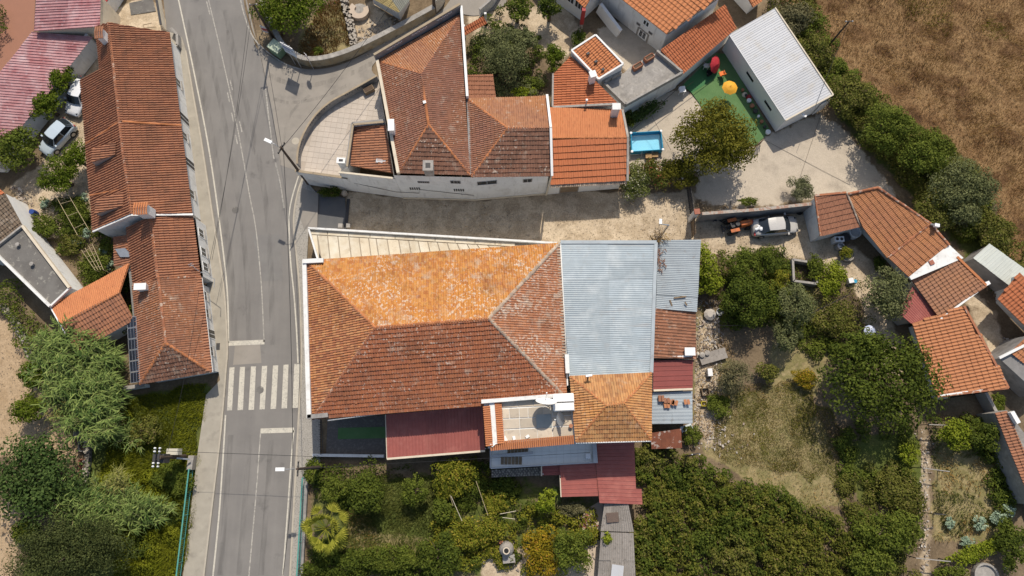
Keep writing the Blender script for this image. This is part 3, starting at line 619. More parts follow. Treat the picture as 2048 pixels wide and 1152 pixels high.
# ------------------------------------------------------------------ the ground
def ground():
    gx = np.concatenate([[-900, -400, -200, -110], np.arange(-64, 64.1, .4), [110, 200, 400, 900]])
    gy = np.concatenate([[-900, -400, -150, -60], np.arange(-22, 56.1, .4), [100, 200, 400, 900]])
    X, Y = np.meshgrid(gx, gy); Z = -.06*vnoise(X, Y, 2.2, 1)-.03*vnoise(X, Y, .7, 2)-.005
    nx, ny = len(gx), len(gy); V = np.stack([X.ravel(), Y.ravel(), Z.ravel()], 1)
    i = np.arange((nx-1)*(ny-1)); r, c = i//(nx-1), i % (nx-1); a = r*nx+c
    o = npmesh('ground', V, np.stack([a, a+1, a+nx+1, a+nx], 1), None, None, 'structure', smooth=True); me = o.data
    def paint(polys, blur=2, default=0.0):
        m = np.full(X.shape, default)
        for p in polys:
            val = 1.0
            if isinstance(p[0], (int, float)): val, p = p[0], p[1]
            m = np.where(inpoly(X, Y, [P(q[0], q[1]) for q in p]), np.maximum(m, val), m)
        for _ in range(blur):
            q = np.pad(m, 1, mode='edge'); m = (q[:-2, 1:-1]+q[2:, 1:-1]+q[1:-1, :-2]+q[1:-1, 2:]+2*m)/6
        return m.ravel()
    field = [(1540, -40), (2120, -60), (2120, 640), (2010, 560), (1990, 400), (1940, 320), (1850, 270), (1760, 210), (1690, 150), (1640, 80), (1570, 20)]
    straw = paint([[(600, 70), (640, 15), (690, 0), (705, 90), (640, 118), (598, 112)], [(1460, 790), (1600, 765), (1660, 880), (1700, 1010), (1600, 1020), (1480, 950), (1400, 900)],
                   (.8, [(1870, 850), (1990, 900), (2030, 1040), (1990, 1090), (1860, 1080)]), (.7, [(690, 1010), (760, 1060), (880, 1080), (830, 1120), (700, 1110)]), (.6, [(1390, 560), (1480, 760), (1440, 900), (1380, 870), (1390, 700)]),
                   (.7, [(1540, 620), (1640, 560), (1680, 700), (1640, 790), (1540, 780)])])
    brown = paint([field])
    green = paint([[(690, 970), (860, 960), (910, 1010), (870, 1080), (760, 1110), (690, 1060)], [(225, 800), (425, 765), (398, 900), (350, 1200), (0, 1200), (150, 1000), (190, 850)],
                   (.6, [(1870, 840), (2000, 830), (2060, 990), (2000, 1060), (1870, 1000)]), (.8, [(1660, 880), (1840, 860), (1850, 1010), (1720, 1010)]), (.75, [(1480, 790), (1600, 770), (1650, 880), (1620, 930), (1490, 900)]), (.6, [(620, 960), (1000, 940), (1200, 1000), (1190, 1152), (620, 1152)]),
                   (.7, [(1700, 150), (1960, 330), (2020, 560), (2100, 700), (1960, 560), (1880, 450), (1700, 270), (1560, 60)])])
    pale = paint([[(690, 385), (950, 400), (1100, 386), (1390, 380), (1402, 485), (1110, 490), (1000, 485), (690, 466)], [(1385, 440), (1600, 425), (1640, 470), (1720, 500), (1790, 575), (1740, 620), (1690, 560), (1600, 515), (1400, 520)],
                  [(100, 215), (175, 60), (260, 0), (310, 0), (345, 60), (215, 120), (180, 480), (60, 470), (20, 370), (90, 320)],
                  (.8, [(930, 20), (1130, 0), (1180, 90), (1120, 120), (1060, 90), (960, 120)]), (.8, [(1395, 620), (1440, 640), (1430, 900), (1385, 880)]), (.7, [(1840, 860), (1862, 860), (1862, 1160), (1838, 1160)]), (.8, [(690, 20), (750, 0), (800, 60), (730, 105), (700, 90)]),
                  (.9, [(960, 1080), (1110, 1110), (1200, 1040), (1200, 1160), (960, 1160)]), (.75, [(1720, 560), (1770, 600), (1830, 740), (1780, 760), (1730, 650)]), (.8, [(1940, 570), (1990, 620), (2030, 730), (1990, 740), (1930, 600)])])
    sand = paint([[(-80, 640), (20, 640), (70, 760), (130, 850), (160, 915), (-80, 915)], [(-80, 1040), (40, 1000), (25, 1200), (-80, 1200)]])
    conc = paint([[(1388, 400), (1400, 350), (1500, 290), (1545, 268), (1640, 225), (1690, 260), (1760, 345), (1800, 400), (1630, 396), (1480, 415)], [(1230, 215), (1360, 178), (1400, 195), (1520, 300), (1400, 345), (1250, 345)], [(1190, 60), (1250, 40), (1330, 100), (1270, 150), (1240, 130)]])
    at = me.color_attributes.new('cover', 'FLOAT_COLOR', 'POINT'); at.data.foreach_set('color', np.stack([straw, green, pale, conc], 1).astype(np.float32).ravel())
    a2 = me.attributes.new('field', 'FLOAT', 'POINT'); a2.data.foreach_set('value', brown.astype(np.float32))
    a3 = me.attributes.new('sand', 'FLOAT', 'POINT'); a3.data.foreach_set('value', sand.astype(np.float32))
    m, t, b, out = _nodes('ground_cover'); b.inputs['Roughness'].default_value = .95; b.inputs['Specular IOR Level'].default_value = .1
    def attr(nm):
        n = t.nodes.new('ShaderNodeAttribute'); n.attribute_name = nm; return n
    cv = attr('cover'); sp = t.nodes.new('ShaderNodeSeparateColor'); t.links.new(cv.outputs['Color'], sp.inputs[0])
    def edge(sock, sc_):
        ad = t.nodes.new('ShaderNodeMath'); ad.operation = 'ADD'; t.links.new(sock, ad.inputs[0])
        mm = t.nodes.new('ShaderNodeMath'); mm.operation = 'MULTIPLY_ADD'; t.links.new(_noise(t, sc_, 5), mm.inputs[0]); mm.inputs[1].default_value = 1.3; mm.inputs[2].default_value = -.65
        t.links.new(mm.outputs[0], ad.inputs[1]); return _ramp(t, ad.outputs[0], [(.36, (0, 0, 0)), (.62, (1, 1, 1))])
    def tone(cols, s, fine):
        c = _ramp(t, _noise(t, s, 6), [(.3+.4*k/(len(cols)-1), q) for k, q in enumerate(cols)])
        return _mix(t, 1, c, _ramp(t, _noise(t, fine, 3, rough=.75), [(.3, (.68,)*3), (.7, (1.14,)*3)]), 'MULTIPLY')
    c = tone([(.13, .095, .06), (.19, .14, .088), (.25, .19, .12)], .5, 6)
    c = _mix(t, edge(attr('field').outputs['Fac'], .8), c, tone([(.10, .056, .03), (.22, .128, .062), (.31, .195, .095), (.13, .072, .036), (.27, .165, .08)], .22, 5))
    c = _mix(t, edge(sp.outputs[1], 1.0), c, tone([(.065, .085, .02), (.1, .12, .03), (.15, .15, .045)], .6, 7))
    c = _mix(t, edge(sp.outputs[0], .9), c, tone([(.2, .17, .075), (.32, .255, .13), (.19, .17, .07), (.38, .3, .165)], .7, 9))
    c = _mix(t, edge(sp.outputs[2], .8), c, tone([(.47, .37, .25), (.57, .46, .325), (.41, .32, .215), (.59, .48, .345)], .5, 9))
    c = _mix(t, edge(attr('sand').outputs['Fac'], 1.0), c, tone([(.34, .235, .135), (.44, .32, .2), (.29, .2, .115)], .6, 9))
    c = _mix(t, edge(cv.outputs['Alpha'], 1.4), c, tone([(.44, .375, .295), (.52, .445, .35), (.37, .315, .25)], .45, 22))
    t.links.new(c, b.inputs['Base Color'])
    bn = t.nodes.new('ShaderNodeBump'); bn.inputs['Strength'].default_value = .35; bn.inputs['Distance'].default_value = .06
    t.links.new(_noise(t, 6, 6), bn.inputs['Height']); t.links.new(bn.outputs[0], b.inputs['Normal']); me.materials.append(m)
ground()
# road and pavements
roadL = [(300, -120), (325, -20), (333, 60), (350, 70), (369, 100), (385, 190), (402, 288), (425, 440), (446, 576), (453, 690), (450, 745), (440, 864), (424, 1000), (405, 1160), (400, 1240)]
roadR = [(590, 1240), (578, 1152), (594, 864), (601, 740), (600, 640), (596, 560), (588, 480), (586, 430), (594, 385), (606, 350)]
sheet('road', roadL+roadR+[(600, 330), (560, 250), (540, 130), (511, 92), (490, 20), (470, -120)], .012, m_asph)
sheet('side_road', smooth([(480, -60), (497, 30), (512, 78), (540, 112), (590, 134), (640, 138), (700, 122), (780, 78), (868, 32), (900, 0), (930, -60)])+[(1040, -60)]+smooth([(1010, 10), (960, 30), (925, 28), (900, 20), (752, 122), (760, 158)])+smooth([(720, 180), (680, 205), (640, 236), (618, 268), (606, 305), (604, 345)])+[(560, 330), (545, 220)], .018, m_asph2)
def pavement(name, pts, mat, z=.13):
    o = sheet(name, pts, z, mat, 'structure', .16); return o
pavement('pavement', [(333, 62), (345, 66), (364, 75), (372, 102), (387, 190), (404, 288), (427, 440), (448, 576), (455, 690), (452, 745), (442, 864), (426, 1000), (407, 1160), (365, 1160), (384, 1000), (396, 900), (412, 790), (440, 760), (428, 690), (412, 560), (395, 430), (372, 288), (352, 160), (345, 90)], m_pave)
pavement('pavement', [(608, 350), (596, 385), (588, 432), (590, 480), (598, 560), (602, 640), (603, 740), (596, 864), (580, 1160), (602, 1160), (612, 960), (640, 950), (640, 835), (622, 830), (613, 530), (617, 460), (632, 385), (618, 368)], m_cobble)
def kerb(pl): 
    q = smooth(pl, 4); s = MB()
    for a, b in zip(q[:-1], q[1:]): s.bar(P(*a, .075), P(*b, .075), .14, .155)
    return obj('kerb', s, m_kerb, None, 'structure')
kerb([(372, 102), (387, 190), (404, 288), (427, 440), (448, 576), (455, 690), (452, 745), (442, 864), (426, 1000), (407, 1160)])
kerb([(608, 350), (596, 385), (588, 432), (590, 480), (598, 560), (602, 640), (603, 740), (596, 864), (580, 1160)])
sheet('asphalt_apron', [(612, 372), (640, 385), (690, 396), (694, 456), (640, 459), (612, 458), (600, 420)], .008, m_asph3)
sheet('asphalt_apron', [(603, 376), (637, 386), (634, 460), (608, 458), (598, 430)], .140, m_asph2)
def painted(name, pls, w, mat=None, z=.024):
    for pl in pls: obj(name, band(pl, w, z), mat or m_paint, None, 'structure')
painted('edge_line', [smooth([(340, -70), (357, 0), (386, 135), (416, 288), (437, 430), (454, 576), (457, 686)])], .13)
painted('edge_line', [smooth([(451, 830), (447, 900), (438, 1030), (425, 1160)])], .13)
painted('edge_line', [smooth([(478, -20), (487, 25), (505, 72), (530, 100), (567, 126), (600, 138)])], .12, m_paintworn)
painted('edge_line', [smooth([(597, 352), (583, 400), (578, 440), (581, 520), (588, 590), (593, 660), (596, 726)])], .12)
painted('edge_line', [smooth([(588, 860), (584, 900), (574, 1040), (565, 1160)])], .12)
painted('centre_line', [smooth([(403, -60), (417, 0), (441, 100), (465, 207), (481, 288), (499, 390), (512, 460), (523, 576), (528, 684)])], .10, m_paintworn)
painted('centre_line', [smooth([(521, 866), (512, 989), (497, 1160)])], .10, m_paintworn)
painted('lane_dash', [[(413, 2), (420, 30)], [(460, 160), (465, 180)], [(455, 185), (459, 204)], [(463, 225), (467, 243)], [(479, 243), (484, 264)], [(471, 270), (475, 288)]], .11, m_paintworn)
painted('junction_line', [[(551, 325), (560, 365), (568, 416)], [(531, 178), (538, 240), (548, 318)]], .13, m_paintworn)
painted('stop_line', [[(457, 687), (529, 684)], [(521, 862), (588, 860)]], .42)
for (x0, x1, y0), (b0, b1, y1) in (((459, 469, 735), (454, 464, 821)), ((480, 490, 734), (475, 486, 820.5)), ((502, 512, 733), (497, 508, 820)), ((524, 534.5, 732), (519, 529.5, 819)), ((546, 556.5, 731), (541, 552, 818)), ((567, 577, 729.5), (563, 574, 817)), ((588.5, 599.5, 728), (585, 596, 816))):
    sheet('crossing_stripe', [(x0, y0), (x1, y0-.5), (b1, y1-.5), (b0, y1)], .024, m_paint)
def tracemat():
    m, t, b, o = _nodes('tyre_trace'); b.inputs['Base Color'].default_value = (.075, .07, .066, 1); b.inputs['Roughness'].default_value = .9; tr = t.nodes.new('ShaderNodeBsdfTransparent'); mx = t.nodes.new('ShaderNodeMixShader')
    t.links.new(_ramp(t, _noise(t, 2.2, 5, (1, .12, 1, .05)), [(.40, (0, 0, 0)), (.8, (.3,)*3)]), mx.inputs[0]); t.links.new(tr.outputs[0], mx.inputs[1]); t.links.new(b.outputs[0], mx.inputs[2]); t.links.new(mx.outputs[0], o.inputs[0]); return m
m_trace = tracemat()
m_rut = m_trace.copy(); m_rut.name = 'pale_rut'; [setattr(n_.inputs['Base Color'], 'default_value', (.56, .46, .34, 1)) for n_ in m_rut.node_tree.nodes if n_.type == 'BSDF_PRINCIPLED']
for k_, pl in enumerate(([(700, 425), (850, 432), (1000, 436), (1150, 430), (1380, 425)], [(700, 446), (850, 452), (1000, 456), (1150, 452), (1380, 452)])): obj('wheel_rut', band(smooth(pl), .7, .006+k_*.0002), m_rut, None, 'structure')
for k_, (pl, w_) in enumerate(((([(538, 150), (570, 164), (624, 170), (690, 152), (745, 126)]), .5), ([(530, 190), (575, 205), (640, 195), (700, 168)], .35), ([(372, 40), (392, 120), (412, 210), (428, 300), (447, 420), (462, 540), (470, 690)], .55), ([(400, 30), (424, 130), (446, 230), (462, 320), (482, 430), (494, 560), (498, 690)], .45), ([(450, 20), (474, 130), (505, 260), (528, 380), (540, 500), (545, 690)], .5), ([(462, 870), (452, 1000), (440, 1150)], .45), ([(500, 870), (490, 1000), (478, 1150)], .45), ([(542, 880), (534, 1000), (522, 1150)], .45), ([(455, 60), (470, 200), (520, 320), (560, 300), (580, 230), (620, 190)], .3))): obj('tyre_trace', band(smooth(pl), w_, .0225+.0002*k_), m_trace, None, 'structure')
sheet('asphalt_patch', [(470, 690), (520, 688), (523, 726), (466, 730)], .0165, m_asph3 if False else m_asph2); sheet('asphalt_patch', [(505, 470), (560, 468), (566, 560), (524, 562)], .0165, M('asphalt_old_patch', [(.2, .19, .175), (.17, .16, .15)], .8, .9, bump=(.12, 60)))
for c_ in ((471, 420), (520, 780)): obj('manhole_cover', MB().lathe([(.33, -.01), (.33, 0)], tuple(P(*c_, .025)), 20), m_concdark, None, 'structure')
for pl in ([(1520, 275), (1700, 370)], [(1640, 235), (1585, 400)]): obj('slab_joint', band(pl, .035, .006), m_mortar, None, 'structure')
mh = P(591, 282, .024); struct(obj('manhole_cover', MB().lathe([(.36, -.01), (.36, 0)], tuple(mh), 20), m_kerb))
dg = P(436, 693, .135); obj('drain_grate', MB().box(tuple(dg), (.32, .6, .02), .05), m_dark, None, 'structure')
obj('drain_channel', MB().bar(P(697, 398, .012), P(691, 462, .012), .3, .02), m_dark, None, 'structure')
sheet('brick_drive', [(-60, -40), (72, -40), (68, 62), (20, 120), (-60, 220)], .008, m_brickdrive)
sheet('drive_patch', [(258, 6), (305, -4), (312, 22), (262, 30)], .008, m_concdark)
sheet('garden_path', [(1170, 1020), (1200, 1002), (1208, 1010), (1200, 1160), (1175, 1160), (1180, 1090), (1160, 1050)], .008, m_patio)
0 and sheet('stone_path', [(1838, 868), (1862, 866), (1858, 1000), (1852, 1152), (1836, 1160), (1843, 1000)], .006, m_patio)

# ------------------------------------------------------------------ buildings
def house(name, label, cat, px, py, group=None): p = P(px, py); return thing(name, label, cat, (p.x, p.y, 0), group)
def under(parent, pts, d, mat, z0=0., drop=.14, name='wall', top=False):
    q = [Vector(p) for p in pts]; f = inset([(p.x, p.y) for p in q], d); return walls(parent, [(f[k][0], f[k][1], q[k].z-drop) for k in range(len(q))], z0, mat, name, top)
def gutter(parent, a, b, mat, r=.06): return obj('gutter', MB().tube([a, b], r, 6), mat, parent)
# --- main building
ez, rz_ = 5.0, 7.6
NW, NE, SE, SW, AW, AE = P(614, 522, ez), P(1118, 487, ez), P(1133, 797, ez), P(625, 838, ez), P(750, 655, rz_), P(978, 637, rz_)
H0 = house('main_building', 'large building with lichen-speckled orange hipped roof beside the zebra crossing', 'building', 860, 660)
slope(H0, [NE, NW, AW, AE], MT['old_orange'], .20, .36)
slope(H0, [SW, SE, AE, AW], MT['old_south'], .205, .36, .06, .075)
slope(H0, [NW, SW, AW], MT['old_west'], .20, .34)
slope(H0, [SE, NE, AE], MT['old_east'], .20, .34)
ridge(H0, [AW, AE], m_cap_or); ridge(H0, [NW, AW], m_cap_or); ridge(H0, [AW, SW], m_cap); ridge(H0, [NE, AE], m_cap_pale, .16); ridge(H0, [AE, SE], m_cap_pale, .15)
under(H0, [NW, NE, SE, SW], [.4, .35, .35, .5], m_white)
obj('parapet', MB().bar(P(609.5, 521, 5.15), P(619, 836, 5.15), .34, .4), m_white, H0)
obj('parapet', MB().bar(P(607, 524, 5.2), P(648, 522, 5.2), .36, .55), m_white, H0)
obj('parapet', MB().bar(P(616, 834, 5.1), P(657, 830, 5.1), .34, .5), m_wallgrey, H0)
gutter(H0, SW+Vector((1.2, -.12, -.05)), SE+Vector((-6.5, -.1, -.05)), m_steel); gutter(H0, NE+Vector((.12, 0, -.04)), SE+Vector((.1, 1, -.04)), m_white2, .07)
mb = MB(); a0, b0 = NE+Vector((.02, -.2, .06)), SE+Vector((0, 3.2, .06))
for k in range(38): q = a0.lerp(b0, (k+.5)/38); mb.tube([q-Vector((.28, 0, -.03)), q+Vector((.05, 0, 0))], [.085, .1], 6)
obj('verge_tiles', mb, m_cap_pale, H0)
# cream slab terrace north of it
TZ = 2.45; ty = lambda x: 457.5+(x-617)*.0600; by = lambda x: 521-(x-640)*.0758
T0 = house('slab_terrace', 'cream stone slab terrace in a long wedge beside the dirt lane', 'terrace', 760, 490)
walls(T0, [(*P(617, 457, TZ).xy, TZ-.05), (*P(1112, 487, TZ).xy, TZ-.05), (*P(1090, 492, TZ).xy, TZ-.05), (*P(645, 522, TZ).xy, TZ-.05)], 0, m_white, 'retaining_wall'); obj('slab_bed', MB().prism([tuple(P(x, y, TZ-.06).xy) for x, y in ((618, 458), (1110, 487), (1090, 491), (645, 521))], TZ-.2, TZ-.06), m_grout, T0)
sx = [618, 634.5, 655, 675.5, 697.5, 718, 737, 752, 774, 797, 817, 836, 855, 874.5, 894, 914, 934, 954, 975, 1000, 1030]
for i in range(len(sx)-1):
    a, b = sx[i]+1.2, sx[i+1]-.9; q = 5; z = TZ+rng.uniform(-.012, .012)
    if by(a) < ty(a)+16: break
    pts = [(a, ty(a)+12), (b, ty(b)+12), (b+q, by(b+q)), (a+q, by(a+q))]
    if a < 640: pts = [(a, ty(a)+12), (b, ty(b)+12), (max(b+q, 640), 521), (a+8, 519)] if i else [(620, ty(a)+12), (b, ty(b)+12), (b+q, 521), (638, 521)]
    mb = MB(); mb.prism([tuple(P(x, y, z).xy) for x, y in pts], z-.1, z); obj('slab', mb, m_slab, T0)
bx = [620, 655, 697, 740, 790, 828, 870, 910, 950, 990, 1030]
for a, b in zip(bx[:-1], bx[1:]):
    mb = MB(); mb.prism([tuple(P(x, y, TZ).xy) for x, y in ((a+.8, ty(a)+3), (b-.5, ty(b)+3), (b-.5, ty(b)+10.5), (a+.8, ty(a)+10.5))], TZ-.1, TZ+.01); obj('slab', mb, m_slab, T0)
obj('parapet', MB().bar(P(617, 457, TZ+.1), P(1114, 487, TZ+.1), .17, .36), m_white, T0)
obj('parapet', MB().bar(P(618, 458, TZ+.1), P(637, 521, TZ+.1), .15, .36), m_white, T0)
# --- grey corrugated roof and the row of sheds east of it
G0 = house('corrugated_hall', 'wide hall under grey-blue corrugated sheets between the big tiled roof and the sheds', 'building', 1220, 620)
gA, gB, gC, gD = P(1138, 753, 4.95), P(1304, 745, 4.5), P(1313, 485, 4.5), P(1119, 485, 4.95)
sheets(G0, gA, gB, gC, gD, m_zinc, 2, 7, .16, .007, 'u'); under(G0, [gA, gB, gC, gD], .15, m_white, drop=.2)
obj('flashing', MB().bar(gD.lerp(gC, .01)+Vector((0, .02, .07)), gC+Vector((0, .02, .07)), .3, .03), m_zinc2, G0)
obj('flashing', MB().bar(gB+Vector((-.05, 0, .06)), gC+Vector((-.05, 0, .06)), .28, .03), m_zinc2, G0)
ch = MB().box(tuple(P(1134, 728, 5.3)), (.32, 1.5, .5), .03); obj('parapet', ch, m_white, G0)
S1 = house('sheet_shed', 'shed under patched zinc sheets littered with dry twigs, east of the grey hall', 'shed', 1355, 550)
sA, sB, sC, sD = P(1312, 617, 3.6), P(1394, 624, 3.2), P(1402, 479, 3.2), P(1315, 480, 3.6)
sheets(S1, sA, sB, sC, sD, m_zinc2, 1, 5, .16, .016, 'u', jit=.03); under(S1, [sA, sB, sC, sD], .15, m_wallgrey)
S2 = house('tiled_shed', 'shed with a brown tiled lean-to roof and stub of white chimney', 'shed', 1350, 668)
q = [P(1391, 718, 2.9), P(1390, 623, 2.9), P(1311, 617, 3.5), P(1308, 716, 3.5)]
slope(S2, q, MT['shedbrown'], .27, .42, .06); under(S2, q, .15, m_white)
chimney(S2, 1380, 703, 3.5, 0, .75, .55, m_white2, 0, hole=False); obj('mortar_band', MB().bar(P(1336, 714.5, 3.3), P(1384, 712, 3.0), .14, .1), m_white2, S2)
S3 = house('red_shed', 'small shed with dark red ribbed metal roof below the tiled shed', 'shed', 1345, 750)
q = [P(1306, 782, 3.1), P(1385, 779, 2.7), P(1386, 719, 2.7), P(1307, 721, 3.1)]
sheets(S3, *q, m_redmetal, 1, 3, .42, .02, 'u', kind='box'); under(S3, q, .12, m_white); obj('mortar_band', MB().bar(P(1307, 781, 3.14), P(1385, 778, 2.76), .16, .08), m_cream, S3)
S4 = house('grey_shed', 'low shed with flat grey metal sheets where loose roof tiles are stacked', 'shed', 1344, 815)
q4 = [P(1303, 848, 2.8), P(1385, 847, 2.45), P(1385, 782, 2.45), P(1305, 785, 2.8)]
sheets(S4, *q4, m_zinc2, 2, 3, .3, .008, 'u'); under(S4, q4, .12, m_wallgrey)
S5 = house('rusty_lean_to', 'lean-to of rusty patched metal sheets at the end of the shed row', 'lean-to', 1333, 878)
q = [P(1303, 898, 1.9), P(1364, 896, 1.9), P(1362, 857, 2.1), P(1301, 866, 2.1)]
sheets(S5, *q, m_rust, 3, 1, .12, .014, 'v', jit=.03); under(S5, q, .1, m_rust)
# --- tower house with four-sided roof
Z = 5.8; tNW, tNE, tSE, tSW, tW, tE = P(1140, 753, Z), P(1303, 746, Z), P(1302, 880, Z), P(1152, 884, Z), P(1212, 811, Z+1.25), P(1248, 807, Z+1.25)
K0 = house('tower_house', 'square house with small orange hipped roof south of the grey hall', 'house', 1225, 815)
for p in ([tNE, tNW, tW, tE], [tSW, tSE, tE, tW], [tNW, tSW, tW], [tSE, tNE, tE]): slope(K0, p, MT['tower'], .2, .36)
for p in ([tNW, tW], [tSW, tW], [tNE, tE], [tSE, tE], [tW, tE]): ridge(K0, p, m_cap_or, .11)
under(K0, [tNW, tNE, tSE, tSW], .2, m_white); gutter(K0, tSW+Vector((0, -.08, -.02)), tSE+Vector((0, -.08, -.02)), m_white2)
c = P(1178, 752, 6.8); obj('vent_pipe', MB().tube([(c.x, c.y, 5.8), (c.x, c.y, 6.7)], .07, 8), m_steel, K0); obj('vent_cowl', MB().bar((c.x-.25, c.y, 6.75), (c.x+.25, c.y+.08, 6.75), .16, .14), m_lampwhite, K0)
# --- roof terrace with tile-capped edges
RZ = 5.35; R0 = house('roof_terrace', 'paved roof terrace edged with orange tile strips carrying two satellite dishes', 'terrace', 1055, 850)
walls(R0, [(*P(x, y, RZ).xy, RZ-.06) for x, y in ((967, 802), (1144, 790), (1151, 882), (976, 897))], 0, m_white, 'wall', True)
rows = [((1003, 801.5), (1107, 794.5), (1005, 815.5), (1105, 811), [1003, 1033, 1062.5, 1100]), ((1004, 818), (1106, 812), (1006, 837), (1105, 833), [1004, 1018, 1038, 1055.5, 1086, 1105]),
        ((1006, 838.5), (1143, 831), (1007.5, 858.5), (1144, 851), [1006, 1039, 1073, 1105, 1144]), ((1008, 860), (1145, 852), (1010, 882), (1147, 874), [1008, 1040, 1075, 1106, 1147]), ((1106, 820), (1142, 818), (1106, 832), (1143, 830), [1106, 1124, 1143])]
for a, b, c_, d, xs in rows:
    for u0, u1 in zip(xs[:-1], xs[1:]):
        f0, f1 = (u0-xs[0])/(xs[-1]-xs[0]), (u1-xs[0])/(xs[-1]-xs[0]); lp = lambda p, r, f: (p[0]+(r[0]-p[0])*f, p[1]+(r[1]-p[1])*f)
        zt = RZ+rng.uniform(-.006, .006); s = [lp(a, b, f0), lp(a, b, f1), lp(c_, d, f1), lp(c_, d, f0)]; q = inset([tuple(P(x, y, zt).xy) for x, y in s], .025)
        obj('paving_slab', MB().prism(q, zt-.08, zt), m_terrtile, R0)
def tilestrip(parent, a, b, wd, n, mat, name='coping_tiles', tilt=.12):
    mb = MB(); a, b = Vector(a), Vector(b); d = (b-a).normalized(); s = Vector((-d.y, d.x, 0))
    for k in range(n):
        q = a.lerp(b, (k+.5)/n); mb.tube([q-s*wd/2+Vector((0, 0, -tilt/2)), q+s*wd/2+Vector((0, 0, tilt/2))], (b-a).length/n*.46, 6)
    return obj(name, mb, mat, parent)
tilestrip(R0, P(973, 812, 5.6), P(979, 893, 5.6), .55, 19, MT['fresh']); tilestrip(R0, P(996, 804, 5.6), P(1002, 888, 5.6), .55, 20, MT['fresh'], tilt=-.12)
tilestrip(R0, P(980, 893, 5.5), P(1148, 879, 5.5), .65, 40, MT['fresh'], tilt=.14)
obj('mortar_bed', MB().bar(P(984, 806, 5.52), P(991, 888, 5.52), .45, .2), m_white, R0); obj('parapet', MB().bar(P(963, 803.5, 5.6), P(1108, 792, 5.6), .3, .5), m_white, R0)
obj('parapet', MB().bar(P(1148, 790, 5.55), P(1152, 880, 5.55), .18, .45), m_white, R0)
obj('mortar_splashes', MB().box(tuple(P(1008, 880, 5.42)), (.5, .5, .1), .5).box(tuple(P(1028, 876, 5.41)), (.22, .3, .08), .2).box(tuple(P(1055, 873, 5.41)), (.3, .22, .08), .6).box(tuple(P(986, 888, 5.62)), (.4, .3, .08), .7), m_white2, R0)
wt = thing('water_tank', 'white boxy rooftop tank with two lids beside the satellite dishes', 'tank', P(1127, 805, RZ)); 
obj('tank_body', MB().box(tuple(P(1127, 805, RZ+.45)), (1.55, 1.35, .9), .04), m_white2, wt)
for y in (797, 812): obj('lid', MB().box(tuple(P(1127, y, RZ+.94)), (1.62, .66, .08), .04), m_white2, wt)
# --- carport, courtyard, low terrace, red roofs south of the main building
C0 = house('carport', 'carport with wide dark red ribbed metal roof against the big building', 'carport', 870, 870)
q = [P(774, 917, 2.5), P(970, 901, 2.5), P(966, 812, 2.9), P(771, 829, 2.9)]
sheets(C0, *q, m_redmetal2, 5, 1, .27, .016, 'v', kind='box'); obj('edge_trim', MB().bar(q[0]+Vector((0, -.03, .02)), q[1]+Vector((0, -.03, .02)), .16, .1), m_cream, C0); obj('edge_trim', MB().bar(q[0], q[3], .06, .12), m_cream, C0)
for p in (q[0], q[1], q[2], q[3], q[0].lerp(q[1], .5)): obj('post', MB().bar((p.x, p.y+(.15 if p.y < 1 else -.15), 0), (p.x, p.y+(.15 if p.y < 1 else -.15), p.z-.05), .1, .1), m_steel, C0)
sheet('courtyard_gravel', [(655, 838), (775, 830), (775, 912), (652, 908)], .006, M('dark_gravel', [(.17, .15, .13), (.12, .105, .095), (.2, .18, .155)], 3, .95, bump=(.6, 30)))
tag(obj('turf_strip', MB().bar(P(676, 867, .02), P(772, 865, .02), .95, .03), m_turf), 'strip of dark artificial turf on the gravel courtyard', 'turf mat')
rl = thing('yard_fence', 'dark metal railing closing the gravel courtyard off from the pavement', 'railing', P(645, 870), None); mb = MB(); 
for z in (.35, .9): mb.bar(P(643, 840, z), P(646, 908, z), .03, .04)
obj('rail', mb, m_dark, rl)
for k in range(15): p = P(643+3*k/14, 840+68*k/14); obj('picket', MB().bar((p.x, p.y, 0), (p.x, p.y, 1.0), .035, .03), m_dark, rl)
W0_ = lowwall('courtyard_wall', 'low white wall along the hedge below the gravel courtyard', [P(628, 910), P(770, 912)], .5, .18, m_white, m_white)
B0 = house('low_terrace', 'low white-tiled terrace with metal frame under the roof terrace', 'terrace', 1085, 910)
walls(B0, [(*P(x, y, 2.3).xy, 2.3) for x, y in ((980, 893), (1186, 880), (1190, 926), (982, 938))], 0, m_white, 'wall', True)
for i in range(14):
    for j in range(3):
        x0, x1 = 983+i*14.4, 983+(i+1)*14.4; yy = lambda x, f: (896-(x-982)*.05)*(1-f)+(934-(x-982)*.052)*f
        qq = inset([tuple(P(x, yy(x, f), 2.33).xy) for x, f in ((x0, j/3), (x1, j/3), (x1, (j+1)/3), (x0, (j+1)/3))], .012); obj('floor_tile', MB().prism(qq, 2.29, 2.33), m_white2, B0)
obj('frame_rail', MB().bar(P(981, 936, 2.5), P(1188, 925, 2.5), .1, .12).bar(P(981, 896, 2.5), P(981, 936, 2.5), .1, .12).bar(P(1188, 885, 2.6), P(1191, 926, 2.6), .35, .3), m_steel, B0)
obj('beam', MB().bar(P(984, 912, 2.6), P(1066, 905, 2.6), .2, .12), m_steel, B0)
for k in range(6): obj('plank', MB().bar(P(1005+k*7.2, 914, 2.36), P(1004.5+k*7.2, 929, 2.36), .25, .04), m_wood, B0)
for k in range(6): obj('plank', MB().bar(P(1018+k*7, 897, 2.36), P(1018+k*7, 907, 2.36), .25, .04), m_wood, B0)
